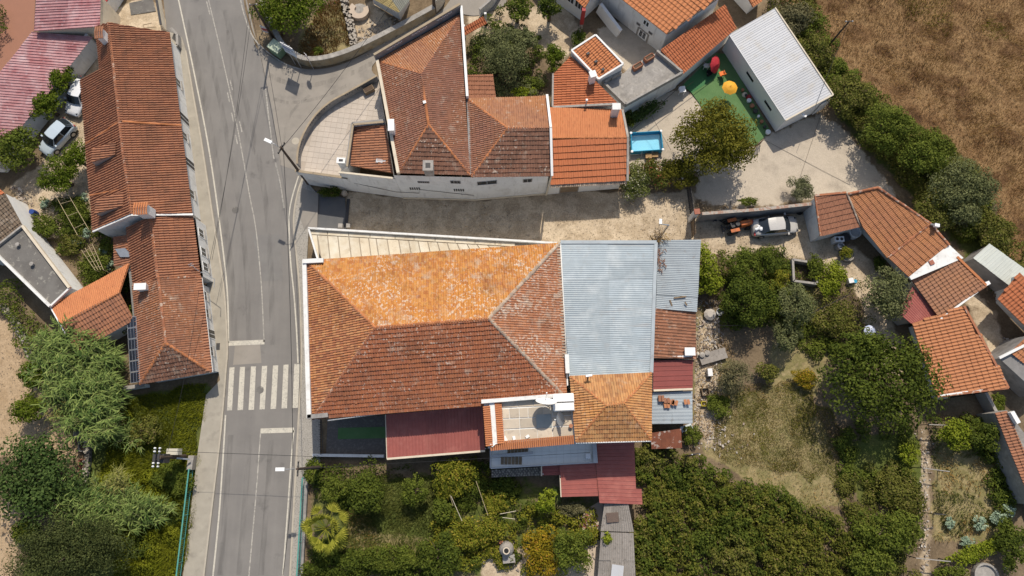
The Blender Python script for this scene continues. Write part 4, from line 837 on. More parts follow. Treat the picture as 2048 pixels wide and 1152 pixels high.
def stonefield(name, quad, z, nx, ny, parent=None, mat=None, kind='stuff', h=.05):
    a, b, c_, d = quad; mb = MB()
    for i in range(nx):
        for j in range(ny):
            u, v = (i+.5+rng.uniform(-.25, .25)+.5*(j % 2))/nx, (j+.5+rng.uniform(-.2, .2))/ny
            if u > 1: continue
            p = (a*(1-u)+b*u)*(1-v)+(d*(1-u)+c_*u)*v; r = .46*min((b-a).length/nx, (d-a).length/ny)*rng.uniform(.75, 1.25); n = rng.integers(5, 8); ph = rng.uniform(0, 6)
            poly = [(p.x+r*rng.uniform(.8, 1.25)*math.cos(ph+2*math.pi*k/n), p.y+r*rng.uniform(.8, 1.25)*math.sin(ph+2*math.pi*k/n)) for k in range(n)]; mb.prism(poly, z-.03, z+h*rng.uniform(.4, 1))
    return obj(name, mb, mat or m_stone, parent, kind)
st = thing('stone_platform', 'rubble stone platform edge below the white-tiled terrace', 'stonework', P(1035, 943)); sq = [P(983, 940, .8), P(1083, 934, .8), P(1083, 951, .8), P(983, 955, .8)]
walls(st, [(p.x, p.y, .78) for p in sq], 0, m_mortar, 'base', True); stonefield('stones', sq, .8, 17, 4, st)
E0 = house('red_annex', 'annex with two stepped red ribbed metal roofs beside the bramble thicket', 'shed', 1215, 950)
q = [P(1199, 1006, 2.1), P(1285, 1009, 2.1), P(1269, 882, 2.35), P(1188, 886, 2.35)]
sheets(E0, P(1199, 1006, 2.15), P(1285, 1009, 2.15), P(1283, 978, 2.2), P(1196, 974, 2.2), m_redmetal2, 1, 1, .3, .016, 'u', kind='box')
sheets(E0, P(1196, 974, 2.2), P(1272, 978, 2.2), P(1268, 882, 2.35), P(1188, 886, 2.35), m_redmetal2, 1, 3, .3, .016, 'u', kind='box')
sheets(E0, P(1121, 994, 1.9), P(1197, 992, 2.05), P(1191, 926, 2.2), P(1119, 930, 2.05), m_redmetal2, 1, 2, .3, .016, 'u', kind='box')
sheets(E0, P(1083, 951, 1.8), P(1121, 950, 1.85), P(1120, 929, 1.9), P(1083, 931, 1.85), m_redmetal, 1, 1, .3, .016, 'u', kind='box')
under(E0, q, .3, m_white, drop=.25); obj('edge_trim', MB().bar(P(1122, 994, 1.92), P(1120, 950, 1.95), .08, .12).bar(P(1083, 952, 1.85), P(1083, 932, 1.85), .1, .1), m_cream, E0)
for x, y in ((1124, 990), (1192, 989), (1086, 948)): p = P(x, y, 1.8); obj('post', MB().bar((p.x, p.y, 0), (p.x, p.y, 1.8), .1, .1), m_steel, E0)
F0 = house('fibre_cement_shed', 'long low shed under weathered grey fibre-cement sheets', 'shed', 1232, 1080)
sheets(F0, P(1201, 1062, 1.75), P(1268, 1064, 2.0), P(1256, 1004, 2.0), P(1209, 1006, 1.75), m_fibre, 3, 2, .17, .025, 'v')
sheets(F0, P(1194, 1172, 1.75), P(1272, 1172, 2.0), P(1267, 1066, 2.0), P(1202, 1064, 1.75), m_fibre, 3, 2, .17, .025, 'v', jit=.02)
under(F0, [P(1194, 1172, 1.75), P(1272, 1172, 2.0), P(1256, 1004, 2.0), P(1209, 1006, 1.75)], .12, m_wallgrey)
obj('sheet', MB().bar(P(1236, 1130, 1.98), P(1233, 1160, 1.98), .95, .02), m_whitezinc, F0, None, 'bright white patch sheet')
tag(obj('mat', MB().bar(P(1213, 1036, 1.95), P(1237, 1034, 1.98), .75, .04), M('old_mat', [(.17, .12, .095), (.08, .06, .05)], 14, .95)), 'brown worn mat lying on the grey fibre-cement roof', 'mat')
# --- houses along the left side of the road
A1 = house('long_street_house', 'long terracotta gabled house on the road with two triangular dormers', 'house', 280, 240)
r0, r1 = P(217, 46, 4.45), P(262, 428, 4.45); E0_, E1_ = P(339, 65, 2.7), P(385, 428, 2.7)
slope(A1, [E0_, E1_, r1, r0], MT['street'], .235, .42, .105, .045)
slope(A1, [P(162, 161, 2.7), P(186, 462, 2.7), r1, P(226, 123, 4.45)], MT['street'], .235, .42, .105, .045); slope(A1, [P(192, 55, 3.45), P(200, 140, 3.45), P(226, 125, 4.45), r0], MT['street'], .235, .42, .105, .045)
ridge(A1, [r0, P(244, 288, 4.47)], m_cap); ridge(A1, [P(244, 288, 4.47), r1], m_cap)
ridge(A1, [P(245, 243, 4.5), P(363, 251, 2.82)], m_cap_or, .1); ridge(A1, [P(240, 243, 4.5), P(172, 287, 2.82)], m_cap_or, .1); ridge(A1, [P(258, 376, 4.5), P(180, 391, 2.85)], m_cap_or, .09)
wl = [P(341, 72, 2.6), P(383, 425, 2.6), P(261, 427, 4.3), P(190, 459, 2.6), P(168, 165, 2.6), P(200, 142, 3.2), P(196, 58, 3.2), P(217, 50, 4.3)]
f = [(p.x, p.y) for p in wl]; f[0] = (f[0][0]-.3, f[0][1]); f[1] = (f[1][0]-.3, f[1][1]+.15)
walls(A1, [(f[k][0], f[k][1], wl[k].z) for k in range(8)], 0, m_white)
obj('verge', MB().bar(P(186, 463, 2.72), P(262, 430, 4.44), .16, .12).bar(P(262, 430, 4.44), P(386, 429, 2.72), .16, .12), m_white2, A1)
wA, wB = (f[0][0], f[0][1]), (f[1][0], f[1][1]); wlen = math.dist(wA, wB)
for k, fr_ in enumerate((.22, .42, .535, .68, .86)):
    s = wlen*fr_; opening(A1, wA, wB, s, s+.85, .95 if k % 2 == 0 else .05, 2.15, 'window' if k % 2 == 0 else 'door', pane=m_glass if k % 2 == 0 else m_dark, mull=1, sill=m_conc if k % 2 == 0 else None)
def dormer(a, b, c_, top):
    """a low shed dormer whose side cheek is a triangle"""
    mb = MB(); a, b, c_ = Vector(a), Vector(b), Vector(c_); N_ = Vector((-.05, 1.3, 0)); d = obj('dormer', MB().poly([a, c_, b]), m_steel, A1); slope(A1, [a, a+N_, b+N_, b], MT['street'], .235, .42, .09, .045, name='dormer_roof', thick=.03)
    obj('opening', MB().poly([a+Vector((.02, 0, -.03)), c_+Vector((.02, 0, 0)), c_+N_, a+N_+Vector((.02, 0, -.03))]), m_dark, d); return d
dormer(P(184, 325, 4.0), P(230, 311, 4.25), P(193, 333, 3.25), 0); dormer(P(191, 428, 4.0), P(246, 412, 4.3), P(204, 433, 3.2), 0)
chimney(A1, 198, 65, 5.4, 3, .55, .85, m_white2, .1, MT['street'], True); chimney(A1, 281, 417, 5.5, 4, 1.0, .75, m_white2, .05, MT['fresh'], True)
A2 = house('middle_street_house', 'lower terracotta gabled house squeezed between its two street neighbours', 'house', 330, 500)
r0, r1 = P(301, 435, 3.85), P(316, 557, 3.85)
slope(A2, [P(386, 433, 2.35), P(401, 553, 2.35), r1, r0], MT['street'], .24, .42, .105, .045); slope(A2, [P(254, 455, 2.35), P(267, 568, 2.35), r1, r0], MT['street'], .24, .42, .105, .045); ridge(A2, [r0, r1], m_cap, .14)
ridge(A2, [P(267, 568, 2.45), r1, P(401, 553, 2.45)], m_cap, .1)
walls(A2, [(*P(391, 436, 2.2).xy, 2.2), (*P(406, 553, 2.2).xy, 2.2), (*P(316, 556, 3.7).xy, 3.7), (*P(272, 566, 2.2).xy, 2.2), (*P(260, 458, 2.2).xy, 2.2), (*P(301, 437, 3.7).xy, 3.7)], 0, m_white)
wA, wB = P(391, 436, 2.2).xy, P(406, 553, 2.2).xy
for s in (.8, 2.6, 4.0): opening(A2, wA, wB, s, s+.8, .9, 1.9, sill=m_conc, mull=1)
L2 = house('garden_lean_to', 'small brown-tiled lean-to with grey skylight behind the street house', 'lean-to', 245, 503)
q = [P(229, 532, 1.7), P(229, 474, 1.7), P(259, 470, 2.1), P(264, 530, 2.1)]; slope(L2, q, MT['street_old'], .24, .4, .06); under(L2, q, .1, m_white)
obj('skylight', MB().poly([P(230, 498, 2.15), P(250, 496, 2.3), P(262, 508, 2.45), P(262, 514, 2.3), P(240, 514, 2.1)]), m_steel, L2)
A3 = house('hipped_street_house', 'old brown-tiled hipped house at the zebra crossing with solar panels behind', 'house', 340, 670)
r0, ap = P(317, 558, 4.0), P(331, 686, 4.0); e0, e1, w0, w1 = P(401, 556, 2.5), P(422, 744, 2.5), P(266, 570, 2.5), P(280, 768, 2.5)
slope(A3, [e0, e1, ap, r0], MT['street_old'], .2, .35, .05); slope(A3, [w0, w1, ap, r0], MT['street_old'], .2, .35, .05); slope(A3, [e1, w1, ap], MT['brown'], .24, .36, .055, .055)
ridge(A3, [r0, ap], m_cap); ridge(A3, [ap, e1], m_cap_or); ridge(A3, [ap, w1], m_cap_or)
for p, q in ((e0, e1), (w0, w1)): tilestrip(A3, p+Vector((-.12 if p is e0 else .12, 0, .1)), q+Vector((-.12 if p is e0 else .12, 0, .1)), .5, 34, MT['street'], 'eave_tiles', .14 if p is w0 else -.14) if p is e0 else 0
under(A3, [e0, e1, w1, w0], [.3, .3, .3, .3], m_white); gutter(A3, e0+Vector((.1, 0, -.05)), e1+Vector((.1, 0, -.05)), m_white2); chimney(A3, 280, 573, 4.0, 2.5, .9, .45, m_white2, .05, hole=False)
ii_ = inset([e0.xy, e1.xy, w1.xy, w0.xy], .3)
for s in (.6, 2.2, 4.0, 5.6): opening(A3, ii_[0], ii_[1], s, s+.8, .9 if s != 4.0 else .06, 2.0, 'window' if s != 4.0 else 'door', sill=m_conc if s != 4.0 else None, mull=1)
for k in range(6):
    f0, f1 = k/6+.006, (k+1)/6-.006; a = lambda f, x0: P(x0+8*f, 634+132*f, 0)
    pA, pB, pC, pD = P(254+8*f0, 635+132*f0, 2.25), P(254+8*f1, 635+132*f1, 2.25), P(272+8*f1, 632+132*f1, 2.62), P(272+8*f0, 632+132*f0, 2.62)
    pn = thing('solar_panel', ['northernmost', 'second from the north', 'third from the north', 'third from the south', 'second from the south', 'southernmost'][k]+' solar panel of the tilted row behind the hipped street house', 'solar panel', (pA+pC)/2, 'solar panels behind the street house')
    nn = (pB-pA).cross(pD-pA).normalized(); nn = nn if nn.z > 0 else -nn
    mb = MB(); qs = [pA, pB, pC, pD]
    for u, v in zip(qs, qs[1:]+qs[:1]): mb.bar(u, v, .035, .05, up=tuple(nn))
    obj('frame', mb, m_alu, pn); obj('cells', MB().poly([p+nn*.01 for p in qs]).poly([p-nn*.02 for p in reversed(qs)]), m_solar, pn)
    obj('cell_lines', MB().bar((pA*2+pD)/3+nn*.014, (pB*2+pC)/3+nn*.014, .012, .004).bar((pA+pD*2)/3+nn*.014, (pB+pC*2)/3+nn*.014, .012, .004), m_alu, pn)
    p = (pC+pD)/2; obj('support', MB().bar((p.x, p.y, 0), (p.x, p.y, p.z), .05, .05), m_steel, pn)
# --- garden house and flat roof at the far left
N1 = house('orange_garden_house', 'small gabled garden house with bright orange tiles half sunk in the reeds', 'house', 180, 620)
r0, r1 = P(122, 648, 3.3), P(237, 586, 3.3); slope(N1, [P(101, 612, 2.4), P(258, 528, 2.4), P(239, 585, 3.3), r0], MT['fresh'], .17, .36, .035); slope(N1, [P(152, 704, 2.3), P(268, 640, 2.3), P(239, 585, 3.3), r0], MT['street'], .26, .42, .06)
ridge(N1, [r0, P(239, 585, 3.3)], m_cap_or, .12); under(N1, [P(101, 612, 2.4), P(258, 528, 2.4), P(268, 640, 2.3), P(152, 704, 2.3)], .15, m_white); obj('verge', MB().bar(P(100, 612, 2.45), P(121, 649, 3.32), .1, .1).bar(P(121, 649, 3.32), P(152, 705, 2.35), .1, .1), m_white2, N1)
N2 = house('flat_roof_house', 'house with stained dark concrete flat roof at the left edge', 'house', 60, 540)
q = [P(-40, 515, 2.7), P(46, 453, 2.7), P(139, 575, 2.7), P(101, 612, 2.7), P(0, 512, 2.7)]
walls(N2, [(p.x, p.y, 2.7) for p in q], 0, m_white, 'wall'); obj('roof_slab', MB().prism([(p.x, p.y) for p in q], 2.5, 2.7), m_concdark, N2)
obj('parapet', MB().bar(P(46, 452, 2.85), P(140, 576, 2.85), .22, .3), m_cream, N2); obj('parapet', MB().bar(P(-20, 495, 2.85), P(101, 613, 2.85), .2, .3), m_white, N2)
obj('parapet', MB().bar(P(46, 452, 2.85), P(-30, 512, 2.85), .16, .26), m_conc, N2); obj('parapet', MB().bar(P(140, 576, 2.8), P(101, 613, 2.8), .16, .2), m_white, N2)
for x, y in ((36, 489), (64, 528)): c = P(x, y, 2.9); obj('vent', MB().lathe([(.14, -.2), (.14, .05), (.18, .06), (.18, .12)], tuple(c), 10), m_conc, N2)
N3 = house('brown_roof_house', 'house with brown-tiled roof and white end wall at the left edge', 'house', 10, 430)
q = [P(-60, 530, 2.4), P(46, 453, 2.4), P(8, 386, 3.2), P(-90, 430, 3.2)]; slope(N3, q, MT['slate'], .26, .38, .05); slope(N3, [P(-90, 430, 3.2), P(8, 386, 3.2), P(0, 378, 2.9), P(-90, 400, 2.9)], MT['fresh_s'], .22, .38)
walls(N3, [(*P(8, 386, 3.0).xy, 3.0), (*P(46, 453, 2.3).xy, 2.3), (*P(-60, 530, 2.3).xy, 2.3), (*P(-90, 400, 2.9).xy, 2.9)], 0, m_white2)
# --- red roofs at the top left
Q1 = house('red_flat_shed', 'shed with ribbed red metal roof and white gable wall at the top left corner', 'shed', 135, 25)
q = [P(69, 61, 3.2), P(200, 52, 3.2), P(202, -14, 3.5), P(72, -10, 3.5)]; sheets(Q1, *q, m_pinkmetal, 2, 2, .3, .04, 'u', kind='box'); under(Q1, q, .12, m_cream); obj('edge_trim', MB().bar(q[0], q[1], .1, .14), m_pinkmetal, Q1)
Q2 = house('bleached_red_hall', 'long shed with sun-bleached red metal roof running to the left edge', 'shed', 70, 170)
q = [P(-16, 330, 2.1), P(186, 74, 2.1), P(64, 64, 2.7), P(-140, 320, 2.7)]; sheets(Q2, *q, m_pinkmetal, 8, 1, .3, .04, 'v', kind='box'); under(Q2, q, .15, m_white)
lowwall('boundary_wall', 'tall white boundary wall behind the parked cars', [P(199, 92), P(158, 152), P(108, 208), P(52, 272), P(0, 330)], 2.0, .2, m_white, m_white)
lowwall('boundary_wall', 'white wall with red coping beside the hedge at the top left', [P(258, -20), P(212, 52)], 1.6, .2, m_white, m_redpaint)
lowwall('roadside_wall', 'thin dark-topped wall between gravel yard and road at the top', [P(318, -20), P(332, 62)], 1.0, .14, m_cream, m_dark)
lowwall('gate_pillar_wall', 'short notched concrete wall at the corner of the long street house', [P(350, 66), P(362, 78), P(363, 100), P(354, 102)], .8, .18, m_conc, m_conc)
# --- white house with the mauve hipped roofs, its annex and corner terrace
base = [(614, 369), (712, 383), (807, 396), (950, 400), (1030, 393), (1092, 388)]; gb = [P(a, b) for a, b in base]
V0 = house('white_hipped_house', 'white house with mottled mauve hipped roofs above the dirt lane', 'house', 900, 300)
z = 5.6; a1, a2 = P(843, 149, 6.75), P(857, 250, 6.85); nw, ne, se_, sw = P(756, 122, z), P(918, 31, z), P(940, 350, z), P(798, 346, z); val0 = P(935, 200, z)
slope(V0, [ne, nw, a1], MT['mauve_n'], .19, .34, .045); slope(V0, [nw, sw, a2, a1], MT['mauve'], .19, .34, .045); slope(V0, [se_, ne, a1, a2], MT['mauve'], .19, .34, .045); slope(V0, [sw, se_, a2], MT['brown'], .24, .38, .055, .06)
wr0, wr1 = P(1015, 257, 6.75), P(1101, 256, 6.75); wn, we0, we1, ws = P(935, 198, z), P(1095, 193, z), P(1103, 352, z), P(943, 354, z)
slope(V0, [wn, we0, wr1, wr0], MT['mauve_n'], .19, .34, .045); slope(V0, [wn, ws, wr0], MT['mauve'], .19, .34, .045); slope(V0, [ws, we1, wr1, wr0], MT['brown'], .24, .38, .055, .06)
for p in ([a1, a2], [nw, a1], [a2, sw], [a2, se_], [wr0, wn], [ws, wr0]): ridge(V0, p, m_cap_or, .12)
ridge(V0, [ne, a1], m_cap, .1); ridge(V0, [wr0, wr1], m_cap, .1)
obj('valley', MB().bar(val0+Vector((.02, 0, .05)), se_+Vector((.05, 0, .05)), .2, .04), m_wallgrey, V0)
obj('gable_parapet', MB().bar(P(1094, 191, 5.9), P(1101.5, 256, 6.95), .2, .3).bar(P(1101.5, 256, 6.95), P(1104, 352, 5.9), .2, .3), m_white2, V0)
pz = 6.35; pa, pb = P(750, 116, pz-.4), P(921, 15, pz-.4)
obj('parapet', MB().bar(pa, pb, .18, 1.0), m_wallgrey, V0); obj('coping', MB().bar(pa+Vector((0, .0, .53)), pb+Vector((0, 0, .53)), .22, .07), m_ochre, V0)  # parapet grey: shade on its white inner face put into colour
dd = (pb-pa).normalized(); nn = Vector((dd.y, -dd.x, 0))
mb = MB()
for g0 in (.14, .43, .72):
    for k in range(11):
        q = pa.lerp(pb, g0+k*.0165)+nn*.10+Vector((0, 0, .22 if k % 2 else .3)); mb.box(tuple(q), (.1, .05, .1), math.atan2(dd.y, dd.x))
obj('hole_boxes', mb, m_white2, V0)  # small pale boxes set where the parapet is pierced
obj('parapet', MB().bar(P(755, 122, 5.85), P(797, 347, 5.85), .26, .42), m_cream, V0); obj('parapet', MB().bar(P(923, 16, 5.8), P(935, 196, 5.8), .22, .7), m_white2, V0)
S0, S1_ = gb[2], gb[5]
walls(V0, [(pa.x, pa.y, 5.6), (pb.x, pb.y, 5.6), (*P(933, 196, 5.5).xy, 5.5), (*P(1094, 195, 5.5).xy, 5.5), (*P(1101, 256, 5.5).xy, 6.6), (S1_.x, S1_.y, 5.5), (gb[4].x, gb[4].y, 5.5), (gb[3].x, gb[3].y, 5.5), (S0.x, S0.y, 5.5)], 0, m_white)
for x, y, hw, hh_, mull in ((847, 364, .48, .09, 4), (911, 364, .42, .14, 2)):
    A, B = gb[2].xy, gb[3].xy; s, zz = onplane(x, y, A, B); opening(V0, A, B, s-hw, s+hw, zz-hh_*2, zz+hh_*2, 'vent_window', mull=mull, frame=m_wallgrey)
for x0, y0 in ((821, 377), (909, 380)):
    for k in range(5):
        A, B = gb[2].xy, gb[3].xy; s, zz = onplane(x0+k*4.4, y0, A, B); opening(V0, A, B, s-.045, s+.045, zz-.25, zz+.25, 'vent_slot', m_dark, m_dark, .03)
A, B = gb[3].xy, gb[4].xy; s, zz = onplane(974, 365, A, B); opening(V0, A, B, s-.85, s+.85, zz-.4, zz+.35, 'window', m_steel, m_glass, .07, 1)
A, B = gb[4].xy, gb[5].xy; s, zz = onplane(1055, 361, A, B); opening(V0, A, B, s-.38, s+.38, zz-.35, zz+.35, 'window', m_conc, m_glass, .07, 1)
obj('downpipe', MB().tube([P(1103, 350, 5.3), gb[5]+Vector((.0, -.12, .1))], .09, 8), m_cream, V0)
chimney(V0, 782, 250, 6.8, 5, .42, .95, m_white2, .05, hole=False); chimney(V0, 856, 331, 7.0, 5.6, .75, .8, m_conc, 0)
obj('plinth', MB().bar(gb[2]+Vector((0, -.03, .12)), gb[3]+Vector((0, -.03, .12)), .08, .3).bar(gb[3]+Vector((0, -.03, .12)), gb[4]+Vector((0, -.03, .12)), .08, .3).bar(gb[4]+Vector((0, -.03, .12)), gb[5]+Vector((0, -.03, .12)), .08, .3), m_cream, V0)
obj('wall_cable', MB().tube([gb[1]+Vector((.3, -.04, 2.2)), gb[1].lerp(gb[2], .9)+Vector((0, -.05, 1.5)), gb[2].lerp(gb[3], .25)+Vector((0, -.05, 1.5)), gb[2].lerp(gb[3], .27)+Vector((0, -.05, 2.4)), gb[3]+Vector((0, -.05, 1.3))], .02, 5), m_cable, V0); obj('loose_tile', MB().box(tuple(P(849, 204, 6.95)), (.26, .26, .05), .3), m_white2, V0)
X0 = house('white_house_annex', 'small orange-tiled annex sunk behind parapets on the corner terrace', 'annex', 745, 310)
q = [P(702, 331, 3.75), P(707, 254, 3.75), P(773, 250, 4.25), P(791, 347, 4.25)]
slope(X0, q, MT['street'], .25, .42, .065, .045)
for a, b in (((694, 333), (706, 249)), ((706, 249), (773, 243))): obj('parapet', MB().bar(P(*a, 4.15), P(*b, 4.15), .16, .7), m_wallgrey, X0); obj('coping', MB().bar(P(*a, 4.52), P(*b, 4.52), .18, .05), m_ochre, X0)  # grey of these parapets is the shade of their inner faces, as colour
w1 = gb[1].lerp(gb[2], -.12); walls(X0, [(*P(694, 333, 4.4).xy, 4.4), (*P(706, 249, 4.4).xy, 4.4), (*P(773, 243, 4.4).xy, 4.4), (gb[2].x-.02, gb[2].y+.02, 4.7), (w1.x, w1.y, 4.4)], 0, m_white)
obj('coping', MB().bar((w1.x, w1.y, 4.45), (gb[2].x, gb[2].y, 4.8), .16, .07), m_cream, X0); obj('glass_tiles', MB().bar(P(752, 321, 4.16), P(771, 323, 4.22), .35, .02), m_steel, X0)
Y0 = house('corner_terrace', 'curved paved corner terrace with white wall above the road junction', 'terrace', 660, 290)
FZ = 2.5; arc = smooth([(600, 335), (601, 312), (608, 286), (622, 258), (640, 234), (666, 212), (700, 193), (757, 161)], 5); fl = [P(x, y, FZ) for x, y in arc]
foot = fl+[P(775, 245, FZ), P(706, 252, FZ), P(695, 335, FZ)]+[Vector((w1.x, w1.y, FZ)), Vector((gb[1].x, gb[1].y, FZ)), Vector((gb[0].x, gb[0].y, FZ))]
obj('floor', MB().prism([(p.x, p.y) for p in foot], FZ-.15, FZ), M('pale_grout', [(.4, .34, .28)]), Y0); walls(Y0, [(p.x, p.y, FZ-.02) for p in foot], 0, m_white)
fp = [(p.x, p.y) for p in inset([tuple(p.xy) for p in foot], .05) and foot]; ang = math.atan2(*(P(700, 250, FZ)-P(640, 243, FZ)).yx); ca, sa = math.cos(ang), math.sin(ang); tl = .52; mb = MB(); o = P(650, 280, FZ)
for i in range(-14, 16):
    for j in range(-14, 16):
        cx, cy = o.x+(i*ca-j*sa)*tl, o.y+(i*sa+j*ca)*tl; h = tl/2-.012
        cs = [(cx+a*ca-b*sa, cy+a*sa+b*ca) for a, b in ((-h, -h), (h, -h), (h, h), (-h, h))]
        if all(inpoly(np.array(x), np.array(y), fp) for x, y in cs): mb.prism(cs, FZ-.02, FZ+.012+rng.uniform(0, .004))
for k, v in enumerate([]): pass
me_ = obj('floor_tiles', mb, M('terrace_floor_tile', [(.5, .43, .36), (.46, .4, .335)], .7, .8, .06, [((.36, .31, .26), 1.3, .55, .8, .4)]), Y0, 'stuff')
pw = MB(); cw = MB(); hb = MB(); s_ = 0
for k, (a, b) in enumerate(zip(fl[:-1], fl[1:])):
    pw.bar(a+Vector((0, 0, .4)), b+Vector((0, 0, .4)), .16, .86); cw.bar(a+Vector((0, 0, .86)), b+Vector((0, 0, .86)), .17, .05)
    d = (b-a).normalized(); n_ = Vector((d.y, -d.x, 0))
    for i in range(int((b-a).length/.22)):
        s_ += 1
        if s_ % 14 < 10: hb.box(tuple(a+d*(.22*i+.1)+n_*.085+Vector((0, 0, .62 if s_ % 2 else .7))), (.1, .04, .1), math.atan2(d.y, d.x))
obj('parapet', pw, m_wallgrey, Y0); obj('coping', cw, m_ochre, Y0); obj('hole_boxes', hb, m_dark, Y0)  # curved white wall coloured grey for its shaded inner face
obj('parapet', MB().bar(Vector((gb[0].x, gb[0].y, 2.9)), Vector((gb[1].x, gb[1].y, 2.9)), .16, .75), m_white, Y0); obj('coping', MB().bar(Vector((gb[0].x-.1, gb[0].y, 3.3)), Vector((gb[1].x, gb[1].y, 3.3)), .22, .06), m_ochre, Y0)
chimney(Y0, 682, 321, 4.2, 2.5, .65, .4, m_white2, -.05)
pl_ = thing('planter_box', 'brown wooden planter box on the curved terrace by its wall', 'planter', P(738, 180, FZ)); pr = math.atan2(*(P(757, 172, FZ)-P(722, 190, FZ)).yx)
pc = P(738, 180, FZ+.25); obj('box', MB().box(tuple(pc), (.95, .5, .5), pr), m_wood, pl_); obj('soil', MB().box((pc.x, pc.y, pc.z+.255), (.85, .4, .02), pr), m_soilbed, pl_)
# --- orange house east of it, and the houses behind
O0 = house('orange_roof_house', 'white house with bright orange gabled roof and garage door on the lane', 'house', 1180, 300)
r0, r1 = P(1104, 276, 3.85), P(1255, 275, 3.85)
slope(O0, [P(1244, 220, 3.0), P(1099, 216, 3.0), r0, r1], MT['fresh'], .2, .38, .04); slope(O0, [P(1101, 369, 2.95), P(1254, 361, 2.95), r1, r0], MT['fresh_s'], .44, .56, .095, .075, 'flat', True)
ridge(O0, [r0, r1], m_cap_or, .11); mb = MB().bar(P(1245, 220, 3.1), P(1256, 275, 3.95), .2, .14).bar(P(1256, 275, 3.95), P(1255, 362, 3.05), .2, .14); obj('verge', mb, m_conc, O0)
b0, b1 = P(1094, 389), P(1237, 377); walls(O0, [(b0.x, b0.y, 2.9), (b1.x, b1.y, 2.9), (*P(1250, 275, 3.7).xy, 3.7), (*P(1240, 223, 2.9).xy, 2.9), (*P(1101, 219, 2.9).xy, 2.9)], 0, m_white)
s, zz = onplane(1138, 379, b0.xy, b1.xy); opening(O0, b0.xy, b1.xy, s-.85, s+.85, .1, 2.1, 'garage_door', m_conc, m_wood, .09)
tilestrip(O0, P(1101, 371, 2.85), P(1254, 363, 2.85), .4, 40, m_cap_pale, 'eave_tiles', .1); chimney(O0, 1233, 213, 4.9, 2.8, .62, .5, m_white, 0, hole=False)
O1 = house('low_orange_house', 'low house with orange tiled roof wedged beside the concrete terrace', 'house', 1160, 180)
q = [P(1106, 214, 2.7), P(1107, 149, 2.7), P(1141, 113, 2.95), P(1183, 153, 3.25), P(1234, 206, 3.5)]; slope(O1, q, MT['fresh_s'], .25, .42, .065, .05)
under(O1, q, .12, m_white); obj('edge', MB().bar(P(1105, 214, 2.75), P(1106, 148, 2.75), .16, .2).bar(P(1105, 215, 2.8), P(1236, 208, 3.5), .2, .2), m_conc, O1); chimney(O1, 1186, 148, 4.6, 3, .5, .5, m_white2, .3, hole=False)
pp = P(1173, 203, 3.6); obj('vent_pipe', MB().tube([(pp.x, pp.y, 3.0), (pp.x, pp.y, 3.8)], .06, 8), m_steel, O1); obj('vent_cowl', MB().lathe([(.03, -.1), (.13, -.02), (.1, .08), (.02, .1)], (pp.x, pp.y, 3.85), 10), m_lampwhite, O1)
O2 = house('framed_orange_roof', 'square outbuilding with orange tiles inside a white rim and three roof vents', 'outbuilding', 1195, 115)
q = [P(1197, 159, 3.5), P(1143, 102, 3.5), P(1191, 71, 3.95), P(1246, 129, 3.95)]; slope(O2, q, MT['fresh'], .26, .42, .065, .05); under(O2, q, .0, m_white, drop=.05)
for a, b in zip(q, q[1:]+q[:1]): obj('rim', MB().bar(a+Vector((0, 0, .02)), b+Vector((0, 0, .02)), .16, .26), m_white2, O2)
for x, y in ((1176, 107), (1192, 123), (1206, 139)): c = P(x, y, 3.85); obj('roof_vent', MB().box(tuple(c), (.28, .2, .14), .6), m_dark, O2)
O3 = house('concrete_roof_terrace', 'rough concrete roof terrace with low walls and two soil planters', 'terrace', 1290, 155)
q = [P(1207, 170, 2.5), P(1250, 212, 2.5), P(1363, 149, 2.5), P(1312, 106, 2.5), P(1262, 132, 2.5), P(1248, 146, 2.5), P(1230, 150, 2.5)]
obj('floor', MB().prism([(p.x, p.y) for p in q], 2.3, 2.48), m_conc, O3); walls(O3, [(p.x, p.y, 2.45) for p in q], 0, m_white)
for a, b in ((q[0], q[1]), (q[1], q[2]), (q[2], q[3]), (q[0], q[6])): obj('parapet', MB().bar(a+Vector((0, 0, .2)), b+Vector((0, 0, .2)), .2, .55), m_conc, O3)
for (x, y), w in (((1275, 133), 'left-hand'), ((1298, 116), 'right-hand')):
    t = thing('planter_box', w+' of two terracotta planter troughs on the concrete terrace', 'planter', P(x, y, 2.5), 'terracotta planter troughs'); c = P(x, y, 2.72); a = .58
    mb = MB(); ca, sa = math.cos(a), math.sin(a)
    for sx_, sy_, lx, ly in ((0, .2, .95, .06), (0, -.2, .95, .06), (.45, 0, .06, .46), (-.45, 0, .06, .46)): mb.box((c.x+sx_*ca-sy_*sa, c.y+sx_*sa+sy_*ca, c.z), (lx, ly, .45), a)
    obj('trough', mb, m_terracotta, t); obj('soil', MB().box((c.x, c.y, c.z+.1), (.85, .36, .1), a), m_soilbed, t)
obj('step', MB().box(tuple(P(1230, 149, 2.7)), (1.1, .55, .5), .55), m_conc, O3)
O4 = house('white_two_storey_house', 'white two-storey house with orange tiled roof and stone-framed windows', 'house', 1330, 30)
q = [P(1334, 68, 3.6), P(1190, -44, 3.6), P(1290, -130, 4.9), P(1452, -16, 4.9)]
slope(O4, q, MT['fresh'], .40, .42, .09, .06, 'flat', True); ii_ = inset([p.xy for p in q], [.3, .2, .2, .2]); walls(O4, [(ii_[k][0], ii_[k][1], q[k].z-.12) for k in range(4)], 0, m_white)
gutter(O4, q[0]+Vector((.1, .0, .02)), q[3]+Vector((.1, 0, .02)), m_dark)
A, B = ii_[0], ii_[1]
for x, y, hw, hz in ((1285, 69, .42, .5), (1292.5, 46.5, .34, .34)):
    s, zz = onplane(x, y, A, B); opening(O4, A, B, s-hw, s+hw, zz-hz, zz+hz, 'window', m_white2, m_glass, .1, 1)
